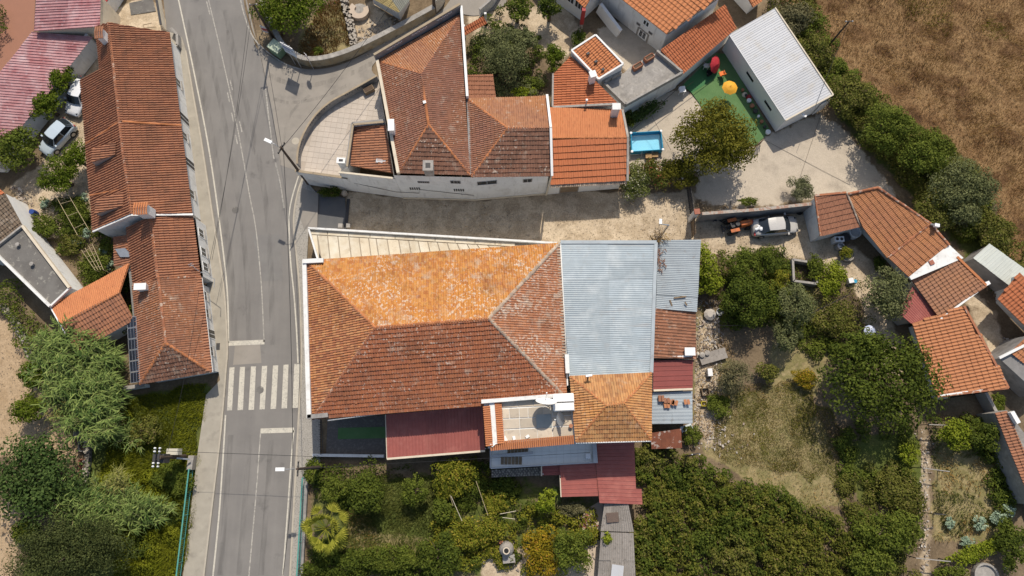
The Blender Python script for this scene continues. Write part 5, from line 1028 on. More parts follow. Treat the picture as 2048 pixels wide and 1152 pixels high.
s, zz = onplane(1285, 70, A, B); opening(O4, A, B, s-.62, s+.62, zz-.66, zz+.66, 'stone_surround', m_conc, m_white2, .2, depth=.03)
for x, y in ((1277, 48), (1301, 66)): s, zz = onplane(x, y, A, B); opening(O4, A, B, s-.2, s+.2, zz-.14, zz+.14, 'wall_vent', m_wallgrey, m_dark, .08)
O5 = house('orange_lean_to', 'long orange tiled lean-to against the white two-storey house', 'lean-to', 1400, 90)
q = [P(1364, 149, 2.5), P(1472, 57, 2.5), P(1450, 10, 3.1), P(1322, 101, 3.1)]; slope(O5, q, MT['fresh_s'], .27, .42, .065, .05); under(O5, q, .15, m_white2)
O6 = house('red_pillar_house', 'white house corner with a red-painted pillar and small tiled porch roof', 'house', 1160, 10)
q = [P(1170, 16, 3.3), P(1142, -10, 3.3), P(1165, -30, 3.7), P(1186, -12, 3.7)]; slope(O6, q, MT['fresh'], .26, .42, .06)
walls(O6, [(*P(1163, 42).xy, 3.1), (*P(1108, 2).xy, 3.1), (*P(1060, -60).xy, 3.1), (*P(1130, -90).xy, 3.1), (*P(1197, 10).xy, 3.1)], .0, m_white2, top=True)
p = P(1161, 60); obj('pillar', MB().bar((p.x, p.y, 0), (p.x, p.y, 1.1), .3, .3), m_conc, O6); obj('pillar', MB().bar((p.x, p.y, 1.1), (p.x, p.y, 3.3), .34, .34), m_redpaint, O6, None, 'red-painted upper pillar')
A, B = P(1163, 42).xy, P(1108, 2).xy
for x, y in ((1158, 20), (1138, 4)): s, zz = onplane(x, y, A, B); opening(O6, A, B, s-.55, s+.55, 1.5, 2.5, 'window', m_white2, m_glass, .08, 2)
obj('stair_wall', MB().bar(P(1198, 15, 1.1), P(1238, 68, .5), .3, 1.6), m_white2, O6)
O7 = house('roof_corner_house', 'roof corner of a white house with red-framed window at the top edge', 'house', 1500, 5)
q = [P(1500, 22, 3.0), P(1522, 4, 3.0), P(1490, -50, 3.6), P(1460, -20, 3.6)]; walls(O7, [(*P(1493, 28).xy, 2.9), (*P(1516, 10).xy, 2.9), (*P(1480, -60).xy, 2.9), (*P(1440, -30).xy, 2.9)], 0, m_white2, top=True); slope(O7, [P(1506, 14, 3.1), P(1524, 2, 3.1), P(1512, -22, 3.4), P(1494, -8, 3.4)], MT['fresh'], .26, .4)
# --- warehouse
WH = house('white_warehouse', 'white warehouse with ribbed white metal roof and slit windows', 'warehouse', 1560, 130)
q = [P(1571, 241, 2.5), P(1458, 69, 2.5), P(1550, 16, 3.1), P(1666, 190, 3.1)]
sheets(WH, *q, m_whitezinc, 9, 1, .22, .018, 'v', kind='box', jit=.004); under(WH, q, .06, m_white2)
obj('edge_trim', MB().bar(q[2], q[3], .12, .16).bar(q[3], q[0], .12, .16), m_cream, WH); obj('edge_trim', MB().bar(q[0], q[1], .1, .1), m_whitezinc, WH)
A, B = inset([p.xy for p in q], .06)[0], inset([p.xy for p in q], .06)[1]
for x, y in ((1500, 153.5), (1536, 211)): s, zz = onplane(x, y, A, B); opening(WH, A, B, s-.55, s+.55, zz-.12, zz+.12, 'slit_window', m_dark, m_glass, .05)
lp = P(1608, 231, 2.3); obj('wall_lamp', MB().box(tuple(lp), (.45, .2, .12), -.5), m_lampwhite, WH); obj('side_door', MB().box(tuple(P(1644, 213, 1.2)), (1.2, .06, 2.1), .52), m_white, WH)
# --- houses along the right
D0 = house('garden_long_house', 'bent row house with pinkish tiles and white walls right of the parked sedan', 'house', 1760, 460)
q = [P(1641, 472, 2.3), P(1721, 453, 2.3), P(1692, 385, 3.1), P(1630, 391, 3.1)]; slope(D0, q, MT['pink'], .14, .47, .03, .05); under(D0, q, .12, m_white)
obj('verge', MB().bar(P(1630, 391, 3.16), P(1692, 385, 3.16), .18, .14).bar(P(1641, 472, 2.36), P(1630, 391, 3.16), .14, .14), m_cap, D0)
q = [P(1721, 453, 2.3), P(1777, 515, 2.3), P(1861, 447, 3.5), P(1756, 375, 3.7), P(1696, 388, 3.1)]; slope(D0, q, MT['pinkor'], .14, .47, .03, .05)
q2 = [P(1777, 515, 2.3), P(1821, 556, 2.3), P(1898, 490, 3.45), P(1861, 447, 3.5)]; slope(D0, q2, MT['pinkor'], .14, .47, .03, .05); ridge(D0, [P(1777, 515, 2.36), P(1861, 447, 3.56)], m_cap, .1); ridge(D0, [P(1696, 388, 3.2), P(1756, 375, 3.75), P(1861, 447, 3.55), P(1898, 490, 3.5)], m_cap, .12); ridge(D0, [P(1694, 386, 3.2), P(1721, 452, 2.4)], m_cap_pale, .09)
fw_ = [P(1716, 458), P(1786, 536), P(1812, 560)]; walls(D0, [(fw_[0].x, fw_[0].y, 2.2), (fw_[1].x, fw_[1].y, 2.2), (fw_[2].x, fw_[2].y, 2.2), (*P(1895, 490, 3.3).xy, 3.3), (*P(1756, 378, 3.5).xy, 3.5), (*P(1700, 390, 3.0).xy, 3.0)], 0, m_white2)
A, B = fw_[0].xy, fw_[1].xy; s, zz = onplane(1734, 480, A, B); opening(D0, A, B, s-.6, s+.6, .9, 1.9, 'window', m_conc, m_wallgrey, .1, 1, sill=m_conc); s, zz = onplane(1780, 528, A, B); opening(D0, A, B, s-.3, s+.3, 1.1, 1.8, 'window', m_conc, m_glass, .08)
vp = P(1873, 451, 4.0); obj('flue_pipe', MB().tube([P(1862, 449, 3.6), vp], .1, 8), m_steel, D0); obj('flue_cowl', MB().box(tuple(vp), (.4, .28, .28), -.2), m_lampwhite, D0)
q = [P(1898, 489, 3.35), P(1927, 516, 3.35), P(1822, 560, 3.3), P(1818, 554, 3.3)]; obj('flat_strip', MB().prism([(p.x, p.y) for p in q], 3.2, 3.36), m_white, D0)
obj('strip_vent', MB().box(tuple(P(1863, 525, 3.4)), (.4, .4, .12), .4), m_brick, D0)
D1 = house('garden_brown_house', 'square house with grid-like brown tiles between garden and alley', 'house', 1895, 575)
q = [P(1824, 561, 2.7), P(1881, 638, 2.7), P(1971, 571, 3.3), P(1913, 514, 3.3)]; slope(D1, q, MT['gardenbrown'], .32, .40, .055, .05, 'roman', True); under(D1, q, .2, m_white); obj('verge', MB().bar(q[2]+Vector((0, 0, .05)), q[3]+Vector((0, 0, .05)), .22, .14), m_cap_or, D1); obj('verge', MB().bar(q[1], q[2], .16, .14), m_white2, D1)
obj('corner_wall', MB().bar(P(1952, 578, 2.4), P(1975, 566, 2.4), .3, .6), m_white2, D1)
D2 = house('red_sheet_lean_to', 'small lean-to of dull red metal sheets beside the olive tree', 'lean-to', 1840, 615)
q = [P(1822, 647, 2.2), P(1881, 638, 2.3), P(1826, 572, 2.5), P(1796, 625, 2.2)]; sheets(D2, q[0], q[1], q[2], q[3], m_redmetal2, 2, 1, .2, .014, 'v'); under(D2, q, .2, m_wallgrey)
D3 = house('barn_tile_house', 'wide house with rolled orange tiles at the foot of the alley', 'house', 1920, 700)
q = [P(1874, 793, 2.3), P(1824, 647, 2.3), P(1927, 612, 3.1), P(2016, 776, 3.1)]; slope(D3, q, MT['barn'], .29, .5, .08, .04, 'roman', True); ww = [P(1817, 655), P(1865, 800)]
walls(D3, [(ww[0].x, ww[0].y, 2.2), (ww[1].x, ww[1].y, 2.2), (*P(2005, 780, 2.9).xy, 2.9), (*P(1924, 618, 2.9).xy, 2.9)], 0, m_white2); obj('verge', MB().bar(q[2]+Vector((0, 0, .04)), q[3]+Vector((0, 0, .04)), .2, .12).bar(q[0]+Vector((0, 0, .04)), q[3]+Vector((0, 0, .04)), .16, .12), m_cap, D3)
obj('mortar_edge', MB().bar(P(1880, 791, 2.4), P(1965, 779, 2.85), .12, .1), m_white2, D3)
A, B = ww[0].xy, ww[1].xy
for y in (678, 705): s, zz = onplane(1826+(y-678)*.35, y, A, B); opening(D3, A, B, s-.4, s+.4, .9, 1.8, 'window', m_white2, m_redpaint, .07)
D4 = house('pale_sheet_shed', 'shed with pale ribbed metal roof in the scrub at the right edge', 'shed', 2000, 530)
q = [P(2026, 577, 2.2), P(1946, 516, 2.2), P(1979, 487, 2.4), P(2060, 545, 2.4)]; sheets(D4, *q, m_paleshed, 5, 1, .26, .018, 'v', kind='box'); under(D4, q, .1, m_wallgrey)
D5 = house('right_edge_house', 'house with gridded orange roof cut by the right edge', 'house', 2040, 610)
q = [P(1996, 598, 2.6), P(2090, 690, 2.6), P(2140, 640, 3.6), P(2040, 545, 3.6)]; slope(D5, q, MT['fresh_s'], .3, .42, .06, .05, 'roman', True); walls(D5, [(*P(1992, 606).xy, 2.5), (*P(2084, 700).xy, 2.5), (*P(2140, 640).xy, 2.5), (*P(2038, 550, 3.2).xy, 3.2)], 0, m_white)
D6 = house('alley_corner_house', 'orange-roofed house with white gable at the alley bend', 'house', 2035, 720)
q = [P(2000, 716, 2.4), P(2080, 790, 2.4), P(2140, 740, 3.2), P(2060, 670, 3.2)]; slope(D6, [P(2020, 705, 2.6), P(2090, 760, 2.6), P(2140, 720, 3.2), P(2060, 668, 3.2)], MT['barn'], .25, .42); walls(D6, [(p.x, p.y, p.z-.1) for p in q], 0, m_wallgrey, top=True); obj('coping', MB().bar(P(1998, 716, 2.6), P(2050, 690, 3.0), .2, .2), m_white2, D6)
D7 = house('tile_edge_house', 'white terrace house with a strip of red tiles at the lower right edge', 'house', 2030, 900)
q = [P(2065, 1010, 2.4), P(1990, 826, 2.4), P(2012, 822, 2.75), P(2085, 990, 2.75)]; slope(D7, q, MT['street'], .25, .42, .065); walls(D7, [(p.x, p.y, p.z-.1) for p in (q[0], q[1], P(2016, 820, 2.75), P(2120, 960, 2.75))], 0, m_conc, top=True)
obj('chimney_vent', MB().box(tuple(P(2028, 835, 3.0)), (.35, 1.0, .4), .4), m_white2, D7)
# --- north side
lowwall('curved_retaining_wall', 'long curved retaining wall with ochre stains round the junction', [P(*p) for p in smooth([(520, -60), (533, 18), (549, 55), (562, 84), (578, 106), (612, 128), (652, 128), (700, 114), (748, 92), (812, 59), (870, 27)], 4)], 1.1, .42, M('stained_wall', [(.33, .28, .2), (.25, .21, .15)], 1.2, .9, spots=[((.3, .2, .07), .9, .5, .7, .7), ((.08, .07, .05), 1.1, .5, .75, .7)]), m_conc)
lowwall('curved_alley_wall', 'curved pale wall by the alley at the top', [P(*p) for p in smooth([(872, 24), (884, 10), (890, -8), (888, -40)], 4)], 1.6, .2, m_cream, m_conc)
U0 = house('yellow_sheet_shed', 'white hut with yellowed and grey-green corrugated gable roof at the top', 'shed', 790, 10)
q0, q1, qr0, qr1 = P(745, -6, 2.5), P(797, 26, 2.5), P(768, -26, 2.9), P(798, 25, 2.7)
sheets(U0, P(796, 25, 2.5), P(730, -10, 2.5), P(760, -34, 3.0), P(800, 24, 2.55), m_yellowsheet, 4, 1, .18, .025, 'v'); sheets(U0, P(822, -2, 2.45), P(800, 25, 2.5), P(760, -34, 3.0), P(800, -50, 2.6), m_greysheet, 2, 1, .18, .025, 'v')
walls(U0, [(*P(748, 8).xy, 2.4), (*P(801, 40).xy, 2.4), (*P(820, 6).xy, 2.4), (*P(800, -50).xy, 2.4), (*P(738, -30).xy, 2.4)], 0, m_white)
rs = thing('round_steps', 'round concrete step platform in the ruined plot at the top', 'steps', P(720, 25)); c = P(720, 25)
mb = MB(); pr = [(c.x+1.0*math.cos(t), c.y+1.0*math.sin(t)) for t in np.linspace(math.pi*.75, math.pi*2.15, 16)]; mb.prism(pr+[(c.x+.45*math.cos(t), c.y+.45*math.sin(t)) for t in np.linspace(math.pi*2.15, math.pi*.75, 12)], 0, .5); obj('platform', mb, m_patio, rs); obj('step', MB().prism([(c.x+.9*math.cos(t), c.y+.9*math.sin(t)-.1) for t in np.linspace(0, 2*math.pi, 20)[:-1]], 0, .3), m_conc, rs)
sw_ = thing('rubble_wall', 'crumbling stone wall between dry plot and ruin at the top', 'stone wall', P(698, 50)); a, b = P(685, -20), P(712, 96); d = (b-a).normalized(); s = Vector((-d.y, d.x, 0))
for k in range(150):
    t = rng.random(); q = a.lerp(b, t)+s*rng.uniform(-.3, .3); r = rng.uniform(.1, .2); n = int(rng.integers(5, 8)); mb = MB(); ph = rng.uniform(0, 6)
    zz = rng.choice([.0, .15, .3, .42]); mb.prism([(q.x+r*rng.uniform(.75, 1.2)*math.cos(ph+6.283*i/n), q.y+r*rng.uniform(.75, 1.2)*math.sin(ph+6.283*i/n)) for i in range(n)], max(0, zz-.1), zz+.2); obj('stone', mb, m_stone, sw_)
G1 = house('gate_canopy', 'little orange-tiled canopy over the garden gate by the alley', 'canopy', 950, 52); q = [P(928, 72, 1.9), P(974, 46, 1.9), P(966, 34, 2.2), P(922, 60, 2.2)]; slope(G1, q, MT['fresh_s'], .24, .4, .065)
for x, y in ((930, 74), (972, 50)): p = P(x, y); obj('post', MB().bar((p.x, p.y, 0), (p.x, p.y, 1.9), .22, .22), m_white, G1)
lowwall('garden_wall', 'white garden wall running from the gate canopy to the top', [P(960, 34), P(985, 12), P(1010, -30)], 1.2, .18, m_white2, m_conc)
G2 = house('garden_tile_shed', 'reddish tiled shed tucked under the olive tree', 'shed', 965, 178); q = [P(934, 196, 2.6), P(992, 196, 2.6), P(986, 150, 3.1), P(932, 152, 3.1)]; slope(G2, q, MT['pink'], .25, .4, .06); under(G2, q, .1, m_white)
# ------------------------------------------------------------------ vegetation
for a in [ # name,label,cat,px,py,r,h,leaf,kw
 ('citrus_tree', 'dark citrus tree shading the white car by the boundary wall', 'tree', 124, 164, 26, 2.8, 'citrus', dict(leaf=.2, ry=34, rot=-.67)),
 ('citrus_tree', 'dense citrus tree over the bonnet of the silver hatchback', 'tree', 91, 212, 30, 2.8, 'citrus', dict(leaf=.2, ry=36, rot=-.67)),
 ('loquat_tree', 'pale-leaved tree left of the silver hatchback by the red roof', 'tree', 36, 296, 44, 3.6, 'mid', dict(leaf=.24)),
 ('orange_tree', 'round dark orange tree in the gravel yard below the silver hatchback', 'tree', 116, 353, 40, 3.2, 'citrus', dict(leaf=.17)),
 ('orange_tree', 'smaller orange tree touching the long street house', 'tree', 154, 318, 26, 3.0, 'citrus', dict(leaf=.17, ry=36)),
 ('bean_bush', 'leafy vegetable bushes on the upper cane frame', 'shrub', 150, 425, 26, 1.1, 'mid', dict(leaf=.16, ry=34)),
 ('bean_bush', 'sunlit vegetable bush on the lower cane frame', 'shrub', 190, 530, 38, 1.2, 'mid', dict(leaf=.17, ry=28)),
 ('hedge_shrub', 'shrub growing along the edge of the flat concrete roof', 'shrub', 88, 452, 34, 1.4, 'mid', dict(leaf=.17, ry=20, rot=-.5)),
 ('dark_shrub', 'dark shrub under the corner of the long street house', 'shrub', 200, 455, 20, 1.0, 'dark', dict(leaf=.16)),
 ('potted_shrub', 'shrub beside the brown-tiled lean-to', 'shrub', 212, 490, 16, 1.0, 'mid', dict(leaf=.16)),
 ('narrow_shrub', 'shrub squeezed between garden house and solar panels', 'shrub', 246, 632, 20, 1.6, 'dark', dict(leaf=.18, ry=34)),
 ('narrow_shrub', 'shrub between the lean-to and the hipped street house', 'shrub', 256, 560, 14, 1.8, 'mid', dict(leaf=.16, ry=30)),
 ('fruit_tree', 'upper of two fruit trees on the sandy plot at the left', 'tree', 68, 752, 32, 2.8, 'citrus', dict(leaf=.17)),
 ('fruit_tree', 'lower of two fruit trees on the sandy plot at the left', 'tree', 58, 818, 36, 2.8, 'citrus', dict(leaf=.17, ry=30)),
 ('fig_tree', 'huge dark fig tree at the lower left edge', 'tree', 70, 955, 98, 4.2, 'fig', dict(leaf=.26, ry=86, clump=.26)),
 ('conifer', 'wide grey-green conifer at the bottom left', 'tree', 145, 1105, 122, 5.5, 'conifer', dict(leaf=.15, ry=74, clump=.22, dens=.9, up=.2)),
 ('bush', 'low bush left of the conifer on the sandy ground', 'shrub', 55, 1060, 34, 1.4, 'mid', dict(leaf=.18, ry=26)),
 ('lemon_tree', 'yellow-flecked tree in the roadside garden at the top', 'tree', 580, 8, 72, 4.4, 'citrus', dict(leaf=.21, ry=62)),
 ('lemon_tree', 'small yellowish tree in front of the taller one by the road sign', 'tree', 556, 52, 15, 2.2, 'lime', dict(leaf=.16)),
 ('sign_bush', 'small bush behind the stop sign', 'shrub', 638, 102, 12, 1.0, 'mid', dict(leaf=.14)),
 ('olive_tree', 'broad olive tree beside the white hipped house', 'tree', 1003, 112, 50, 4.2, 'olive', dict(leaf=.17, ry=56)),
 ('lemon_tree', 'bright citrus tree with fruit near the framed orange roof', 'tree', 1107, 116, 28, 3.0, 'citrus', dict(leaf=.17)),
 ('garden_tree', 'leafy tree above the garden gate canopy', 'tree', 1035, 18, 30, 3.2, 'mid', dict(leaf=.2)),
 ('garden_tree', 'tree near the top edge beside the red pillar house', 'tree', 1100, 15, 26, 3.2, 'dark', dict(leaf=.2)),
 ('olive_tree', 'smaller olive tree between the broad olive and the courtyard path', 'tree', 1046, 82, 28, 3.4, 'olive', dict(leaf=.17)),
 ('pillar_bush', 'dark bush at the foot of the red pillar', 'shrub', 1158, 78, 16, 1.3, 'dark', dict(leaf=.15, ry=22)),
 ('path_bush', 'tiny bush on the sunlit path near the olives', 'shrub', 1074, 77, 9, .8, 'dark', dict(leaf=.12)),
 ('banana_bush', 'bright green bush by the low orange house', 'shrub', 1048, 186, 24, 1.3, 'lime', dict(leaf=.22, ry=12)),
 ('walnut_tree', 'large yellow-green tree shading the yard beside the pool', 'tree', 1432, 277, 84, 5.2, 'walnut', dict(leaf=.21, ry=78, clump=.2, dens=1.2)),
 ('flowering_bush', 'white-flowering bush at the corner of the orange roof house', 'shrub', 1270, 358, 36, 1.9, 'flower', dict(leaf=.17, ry=42)),
 ('red_flowering_bush', 'red-flecked bush in the middle of the hedge below the pool', 'shrub', 1315, 346, 36, 1.9, 'redfl', dict(leaf=.17, ry=33)),
 ('hedge_bush', 'olive-green bush of the hedge nearest the large yard tree', 'shrub', 1362, 345, 42, 2.2, 'walnut', dict(leaf=.18, ry=33)),
 ('terrace_ivy', 'dark creeper along the foot of the concrete roof terrace', 'shrub', 1290, 222, 44, 1.1, 'fig', dict(leaf=.18, ry=14, rot=.55)),
 ('courtyard_shrub', 'shadowed shrub between chimney and pool', 'shrub', 1258, 236, 20, 1.2, 'dark', dict(leaf=.17)),
 ('grey_bush', 'round grey-leaved bush at the end of the yard wall', 'shrub', 1603, 379, 29, 2.0, 'grey', dict(leaf=.13)),
 ('wall_weeds', 'tuft of green weeds against the yard wall', 'shrub', 1496, 404, 24, .7, 'mid', dict(leaf=.13, ry=9, trunk=False)),
 ('ash_tree', 'tree behind the white warehouse, nearest its far corner', 'tree', 1700, 195, 44, 3.6, 'scrub', dict(leaf=.19)),
 ('ash_tree', 'feathery tree casting shadow onto the concrete yard', 'tree', 1775, 258, 58, 4.6, 'mid', dict(leaf=.18, ry=50, clump=.24)),
 ('ash_tree', 'tree in the field-edge row right of the concrete yard', 'tree', 1850, 305, 56, 4.6, 'mid', dict(leaf=.19, ry=52, clump=.25)),
 ('wild_olive_tree', 'big silvery tree above the bent row house', 'tree', 1925, 385, 70, 5.2, 'olive', dict(leaf=.17, ry=64, clump=.24)),
 ('wild_olive_tree', 'darker tree between the silvery tree and the bent row house', 'tree', 1868, 420, 44, 4.0, 'scrub', dict(leaf=.18)),
 ('scrub_tree', 'low scrubby tree along the upper side of the warehouse', 'tree', 1632, 105, 38, 2.6, 'scrub', dict(leaf=.19)),
 ('scrub_tree', 'scrubby tree at the top corner of the warehouse', 'tree', 1588, 40, 40, 2.6, 'twig', dict(leaf=.19)),
 ('scrub_bush', 'bush at the field edge by the pale sheet shed', 'shrub', 1990, 470, 40, 2.2, 'scrub', dict(leaf=.18)),
 ('mulberry_vine', 'bright green climber over the edge of the zinc sheet shed', 'shrub', 1412, 528, 22, 2.6, 'lime', dict(leaf=.2, ry=42, rot=.2)),
 ('mulberry_vine', 'lime-green sapling at the lower corner of the zinc sheet shed', 'shrub', 1420, 570, 30, 2.2, 'lime', dict(leaf=.2, ry=22)),
 ('fruit_tree', 'reddish-tipped fruit tree below the parked sedan', 'tree', 1478, 532, 34, 3.0, 'mid', dict(leaf=.18)),
 ('fruit_tree', 'green fruit tree beside the concrete trough', 'tree', 1532, 527, 28, 3.0, 'dark', dict(leaf=.17)),
 ('fruit_tree', 'dense dark fruit tree in the middle of the right garden', 'tree', 1500, 602, 58, 4.0, 'dark', dict(leaf=.2, ry=52, clump=.27)),
 ('olive_tree', 'greyish olive tree left of the winding garden path', 'tree', 1588, 612, 36, 4.0, 'olive', dict(leaf=.16, ry=50)),
 ('olive_tree', 'small olive tree below its larger neighbour in the right garden', 'tree', 1575, 672, 28, 3.2, 'olive', dict(leaf=.16, ry=32)),
 ('garden_bush', 'sunlit yellow-green bush by the white wash tub', 'shrub', 1664, 556, 30, 1.8, 'lime', dict(leaf=.18, ry=36)),
 ('garden_bush', 'dark bush in front of the blue-white parasol', 'shrub', 1672, 640, 46, 2.0, 'scrub', dict(leaf=.18, ry=40)),
 ('carob_tree', 'grey-green tree against the bent row house', 'tree', 1776, 592, 46, 3.8, 'olive', dict(leaf=.19, ry=50)),
 ('great_tree', 'largest dark-leaved tree in front of the barn-tiled house', 'tree', 1765, 765, 118, 6.0, 'dark', dict(leaf=.26, ry=96, clump=.21, dens=.9)),
 ('great_tree', 'dark tree crown below the largest tree, leaning to the lawn', 'tree', 1722, 700, 62, 5.0, 'dark', dict(leaf=.24, ry=40, clump=.25)),
 ('twiggy_tree', 'half-bare twiggy tree by the rubble path', 'tree', 1468, 752, 40, 3.0, 'twig', dict(leaf=.13, ry=34, dens=.6)),
 ('low_bush', 'round bush at the top of the dry lawn', 'shrub', 1533, 745, 22, 1.4, 'scrub', dict(leaf=.17)),
 ('rose_bush', 'yellow-flecked rose bush at the top of the dry lawn', 'shrub', 1612, 757, 30, 1.1, 'vineyel', dict(leaf=.14, ry=20)),
 ('weed_bush', 'weeds between rubble and dry lawn', 'shrub', 1438, 812, 26, 1.0, 'mid', dict(leaf=.15, trunk=False)),
 ('weed_bush', 'weeds beside the rusty lean-to', 'shrub', 1385, 872, 22, 1.0, 'mid', dict(leaf=.15, trunk=False)),
 ('lime_shrub', 'yellow-green tree below the dark shadow of the barn-tiled house', 'tree', 1912, 868, 38, 2.6, 'lime', dict(leaf=.2, ry=30)),
 ('hedge_tree', 'dark tree between vegetable plot and alley at the right', 'tree', 1966, 872, 36, 2.6, 'dark', dict(leaf=.19, ry=32)),
 ('plot_shrub', 'yellowish shrub at the head of the stone path', 'shrub', 1818, 908, 20, 1.5, 'lime', dict(leaf=.18)),
 ('path_shrub', 'olive-toned bush left of the stone path', 'shrub', 1800, 985, 50, 1.6, 'scrub', dict(leaf=.18)),
 ('path_tree', 'broad bush tree left of the lower stone path', 'tree', 1772, 1060, 66, 3.2, 'mid', dict(leaf=.2, ry=46)),
 ('path_tree', 'bush tree at the bottom edge left of the stone path', 'tree', 1742, 1125, 46, 3.0, 'mid', dict(leaf=.2, ry=36)),
 ('pea_row', 'bright yellow-green row of bushes in the vegetable plot', 'shrub', 1962, 1100, 80, 1.1, 'lime', dict(leaf=.17, ry=17, rot=.32)),
 ('edge_bush', 'dark bushes in the bottom right corner', 'shrub', 2020, 1090, 30, 2.0, 'dark', dict(leaf=.2, ry=50)),
 ('corner_bush', 'bush by the round stone basin at the bottom right', 'shrub', 1905, 1150, 40, 1.3, 'mid', dict(leaf=.2, ry=18)),
 ('laurel_bush', 'pale bush right of the fan palm', 'shrub', 676, 978, 32, 2.0, 'mid', dict(leaf=.17, ry=28)),
 ('laurel_tree', 'dense dark tree on the lawn right of the fan palm', 'tree', 733, 990, 38, 3.2, 'dark', dict(leaf=.2, ry=40)),
 ('lemon_shrub', 'solitary shrub in the middle of the lower lawn', 'shrub', 831, 982, 27, 2.2, 'mid', dict(leaf=.17, ry=30)),
 ('grape_vine', 'grape vine below the red carport', 'shrub', 905, 952, 46, 2.2, 'vine', dict(leaf=.2, ry=42)),
 ('young_tree', 'young tree at the right border of the lower lawn', 'tree', 884, 1022, 20, 2.2, 'mid', dict(leaf=.18, ry=28)),
 ('orange_tree', 'bright little orange tree with a dark shadow below the red annex', 'tree', 1093, 1004, 26, 2.6, 'lime', dict(leaf=.2, clump=.3)),
 ('grape_vine', 'sprawling grape vine left of the white garden oven', 'shrub', 952, 1068, 66, 1.8, 'vine', dict(leaf=.19, ry=36, rot=.2)),
 ('dark_tree', 'dark tree at the bottom of the lower lawn', 'tree', 880, 1112, 42, 3.0, 'dark', dict(leaf=.2, ry=46)),
 ('yellowing_vine', 'yellowing vine right of the white garden oven', 'shrub', 1085, 1105, 42, 1.8, 'vineyel', dict(leaf=.18, ry=46)),
 ('persimmon_tree', 'green tree left of the fibre-cement shed', 'tree', 1146, 1098, 40, 2.6, 'mid', dict(leaf=.19, ry=46)),
 ('creeper', 'climber hanging onto the edge of the fibre-cement roof', 'shrub', 1214, 1076, 10, 2.4, 'lime', dict(leaf=.18, ry=22, rot=.6)),
 ('flower_shrub', 'yellow-flowering shrub near the leaning poles', 'shrub', 990, 1005, 26, 1.2, 'vine', dict(leaf=.16)),
 ('shade_shrub', 'dark shrub in the shade of the stone platform', 'shrub', 1012, 978, 30, 1.0, 'dark', dict(leaf=.17, ry=18)),
 ('shade_shrub', 'dim shrub below the red annex by the wooden frame', 'shrub', 1142, 1018, 28, 1.2, 'twig', dict(leaf=.14, ry=18)),
 ('corner_hedge', 'bush around the foot of the lower street lamp', 'shrub', 627, 942, 18, 1.7, 'mid', dict(leaf=.17, ry=26)),
 ('bottom_shrub', 'pale-flecked shrubs along the bottom of the lower lawn', 'shrub', 780, 1118, 70, 1.6, 'mid', dict(leaf=.17, ry=26, rot=-.1)),
 ('bottom_shrub', 'dark shrubs in the corner below the fan palm', 'shrub', 665, 1132, 50, 1.6, 'dark', dict(leaf=.19, ry=28)),
 ('entrance_bush', 'dark flowering bush at the mouth of the dirt lane', 'shrub', 662, 385, 26, .9, 'dark', dict(leaf=.15, ry=12)),
 ('pot_bush', 'yellowish bush in a large round pot by the bent row house', 'shrub', 1691, 506, 15, 1.0, 'vine', dict(leaf=.13)),
 ('alley_weeds', 'creeping plant in the alley below the barn-tiled roof', 'shrub', 1999, 806, 16, .6, 'mid', dict(leaf=.17, ry=22, trunk=False)),
 ('twig_bush', 'dry twigs growing out of the zinc shed roof', 'shrub', 1318, 475, 26, 4.2, 'straw', dict(leaf=.12, ry=16, dens=.12, zc=.9)),
 ('spindly_weed', 'weed bush leaning on the wall of the bent row house', 'shrub', 1758, 530, 13, 1.0, 'dark', dict(leaf=.15, ry=20)),
 ('trough_bush', 'bushes around the concrete trough', 'shrub', 1630, 535, 18, 1.4, 'mid', dict(leaf=.17, ry=30)),
 ('fence_shrub', 'shrub left of the trough end wall', 'shrub', 1555, 560, 24, 1.5, 'vine', dict(leaf=.17)),
 ('slope_bush', 'bush on the grass slope below the hipped street house', 'shrub', 285, 862, 34, 1.4, 'scrub', dict(leaf=.17, ry=28)),
 ('slope_bush', 'bush near the foot of the transformer pole', 'shrub', 345, 960, 44, 1.1, 'mid', dict(leaf=.16, ry=34)),
 ('bean_bush', 'vine bushes inside the left garden beside the cane poles', 'shrub', 138, 490, 26, .8, 'scrub', dict(leaf=.16, ry=22))]:
    plant(*a[:8], **a[8])
for k, (x, y, w) in enumerate(((92, 408, 'by the white end wall'), (166, 396, 'under the orange tree'), (174, 466, 'at the head of the lower cane frame'), (150, 487, 'beside the garden path'), (208, 500, 'next to the brown lean-to'), (217, 528, 'at the corner of the brown lean-to'), (1958, 1047, 'left of three in the vegetable plot'), (1996, 1034, 'middle of three in the vegetable plot'), (2018, 1022, 'right of three in the vegetable plot'), (1897, 1045, 'standing alone in the vegetable plot'), (1935, 1084, 'half hidden by the pea row'))):
    plant('cabbage', 'blue-grey cabbage plant '+w, 'plant', x, y, 15 if x > 1900 else 11, .6, 'cabbage', leaf=.2, trunk=False, group='cabbages', dens=.8)
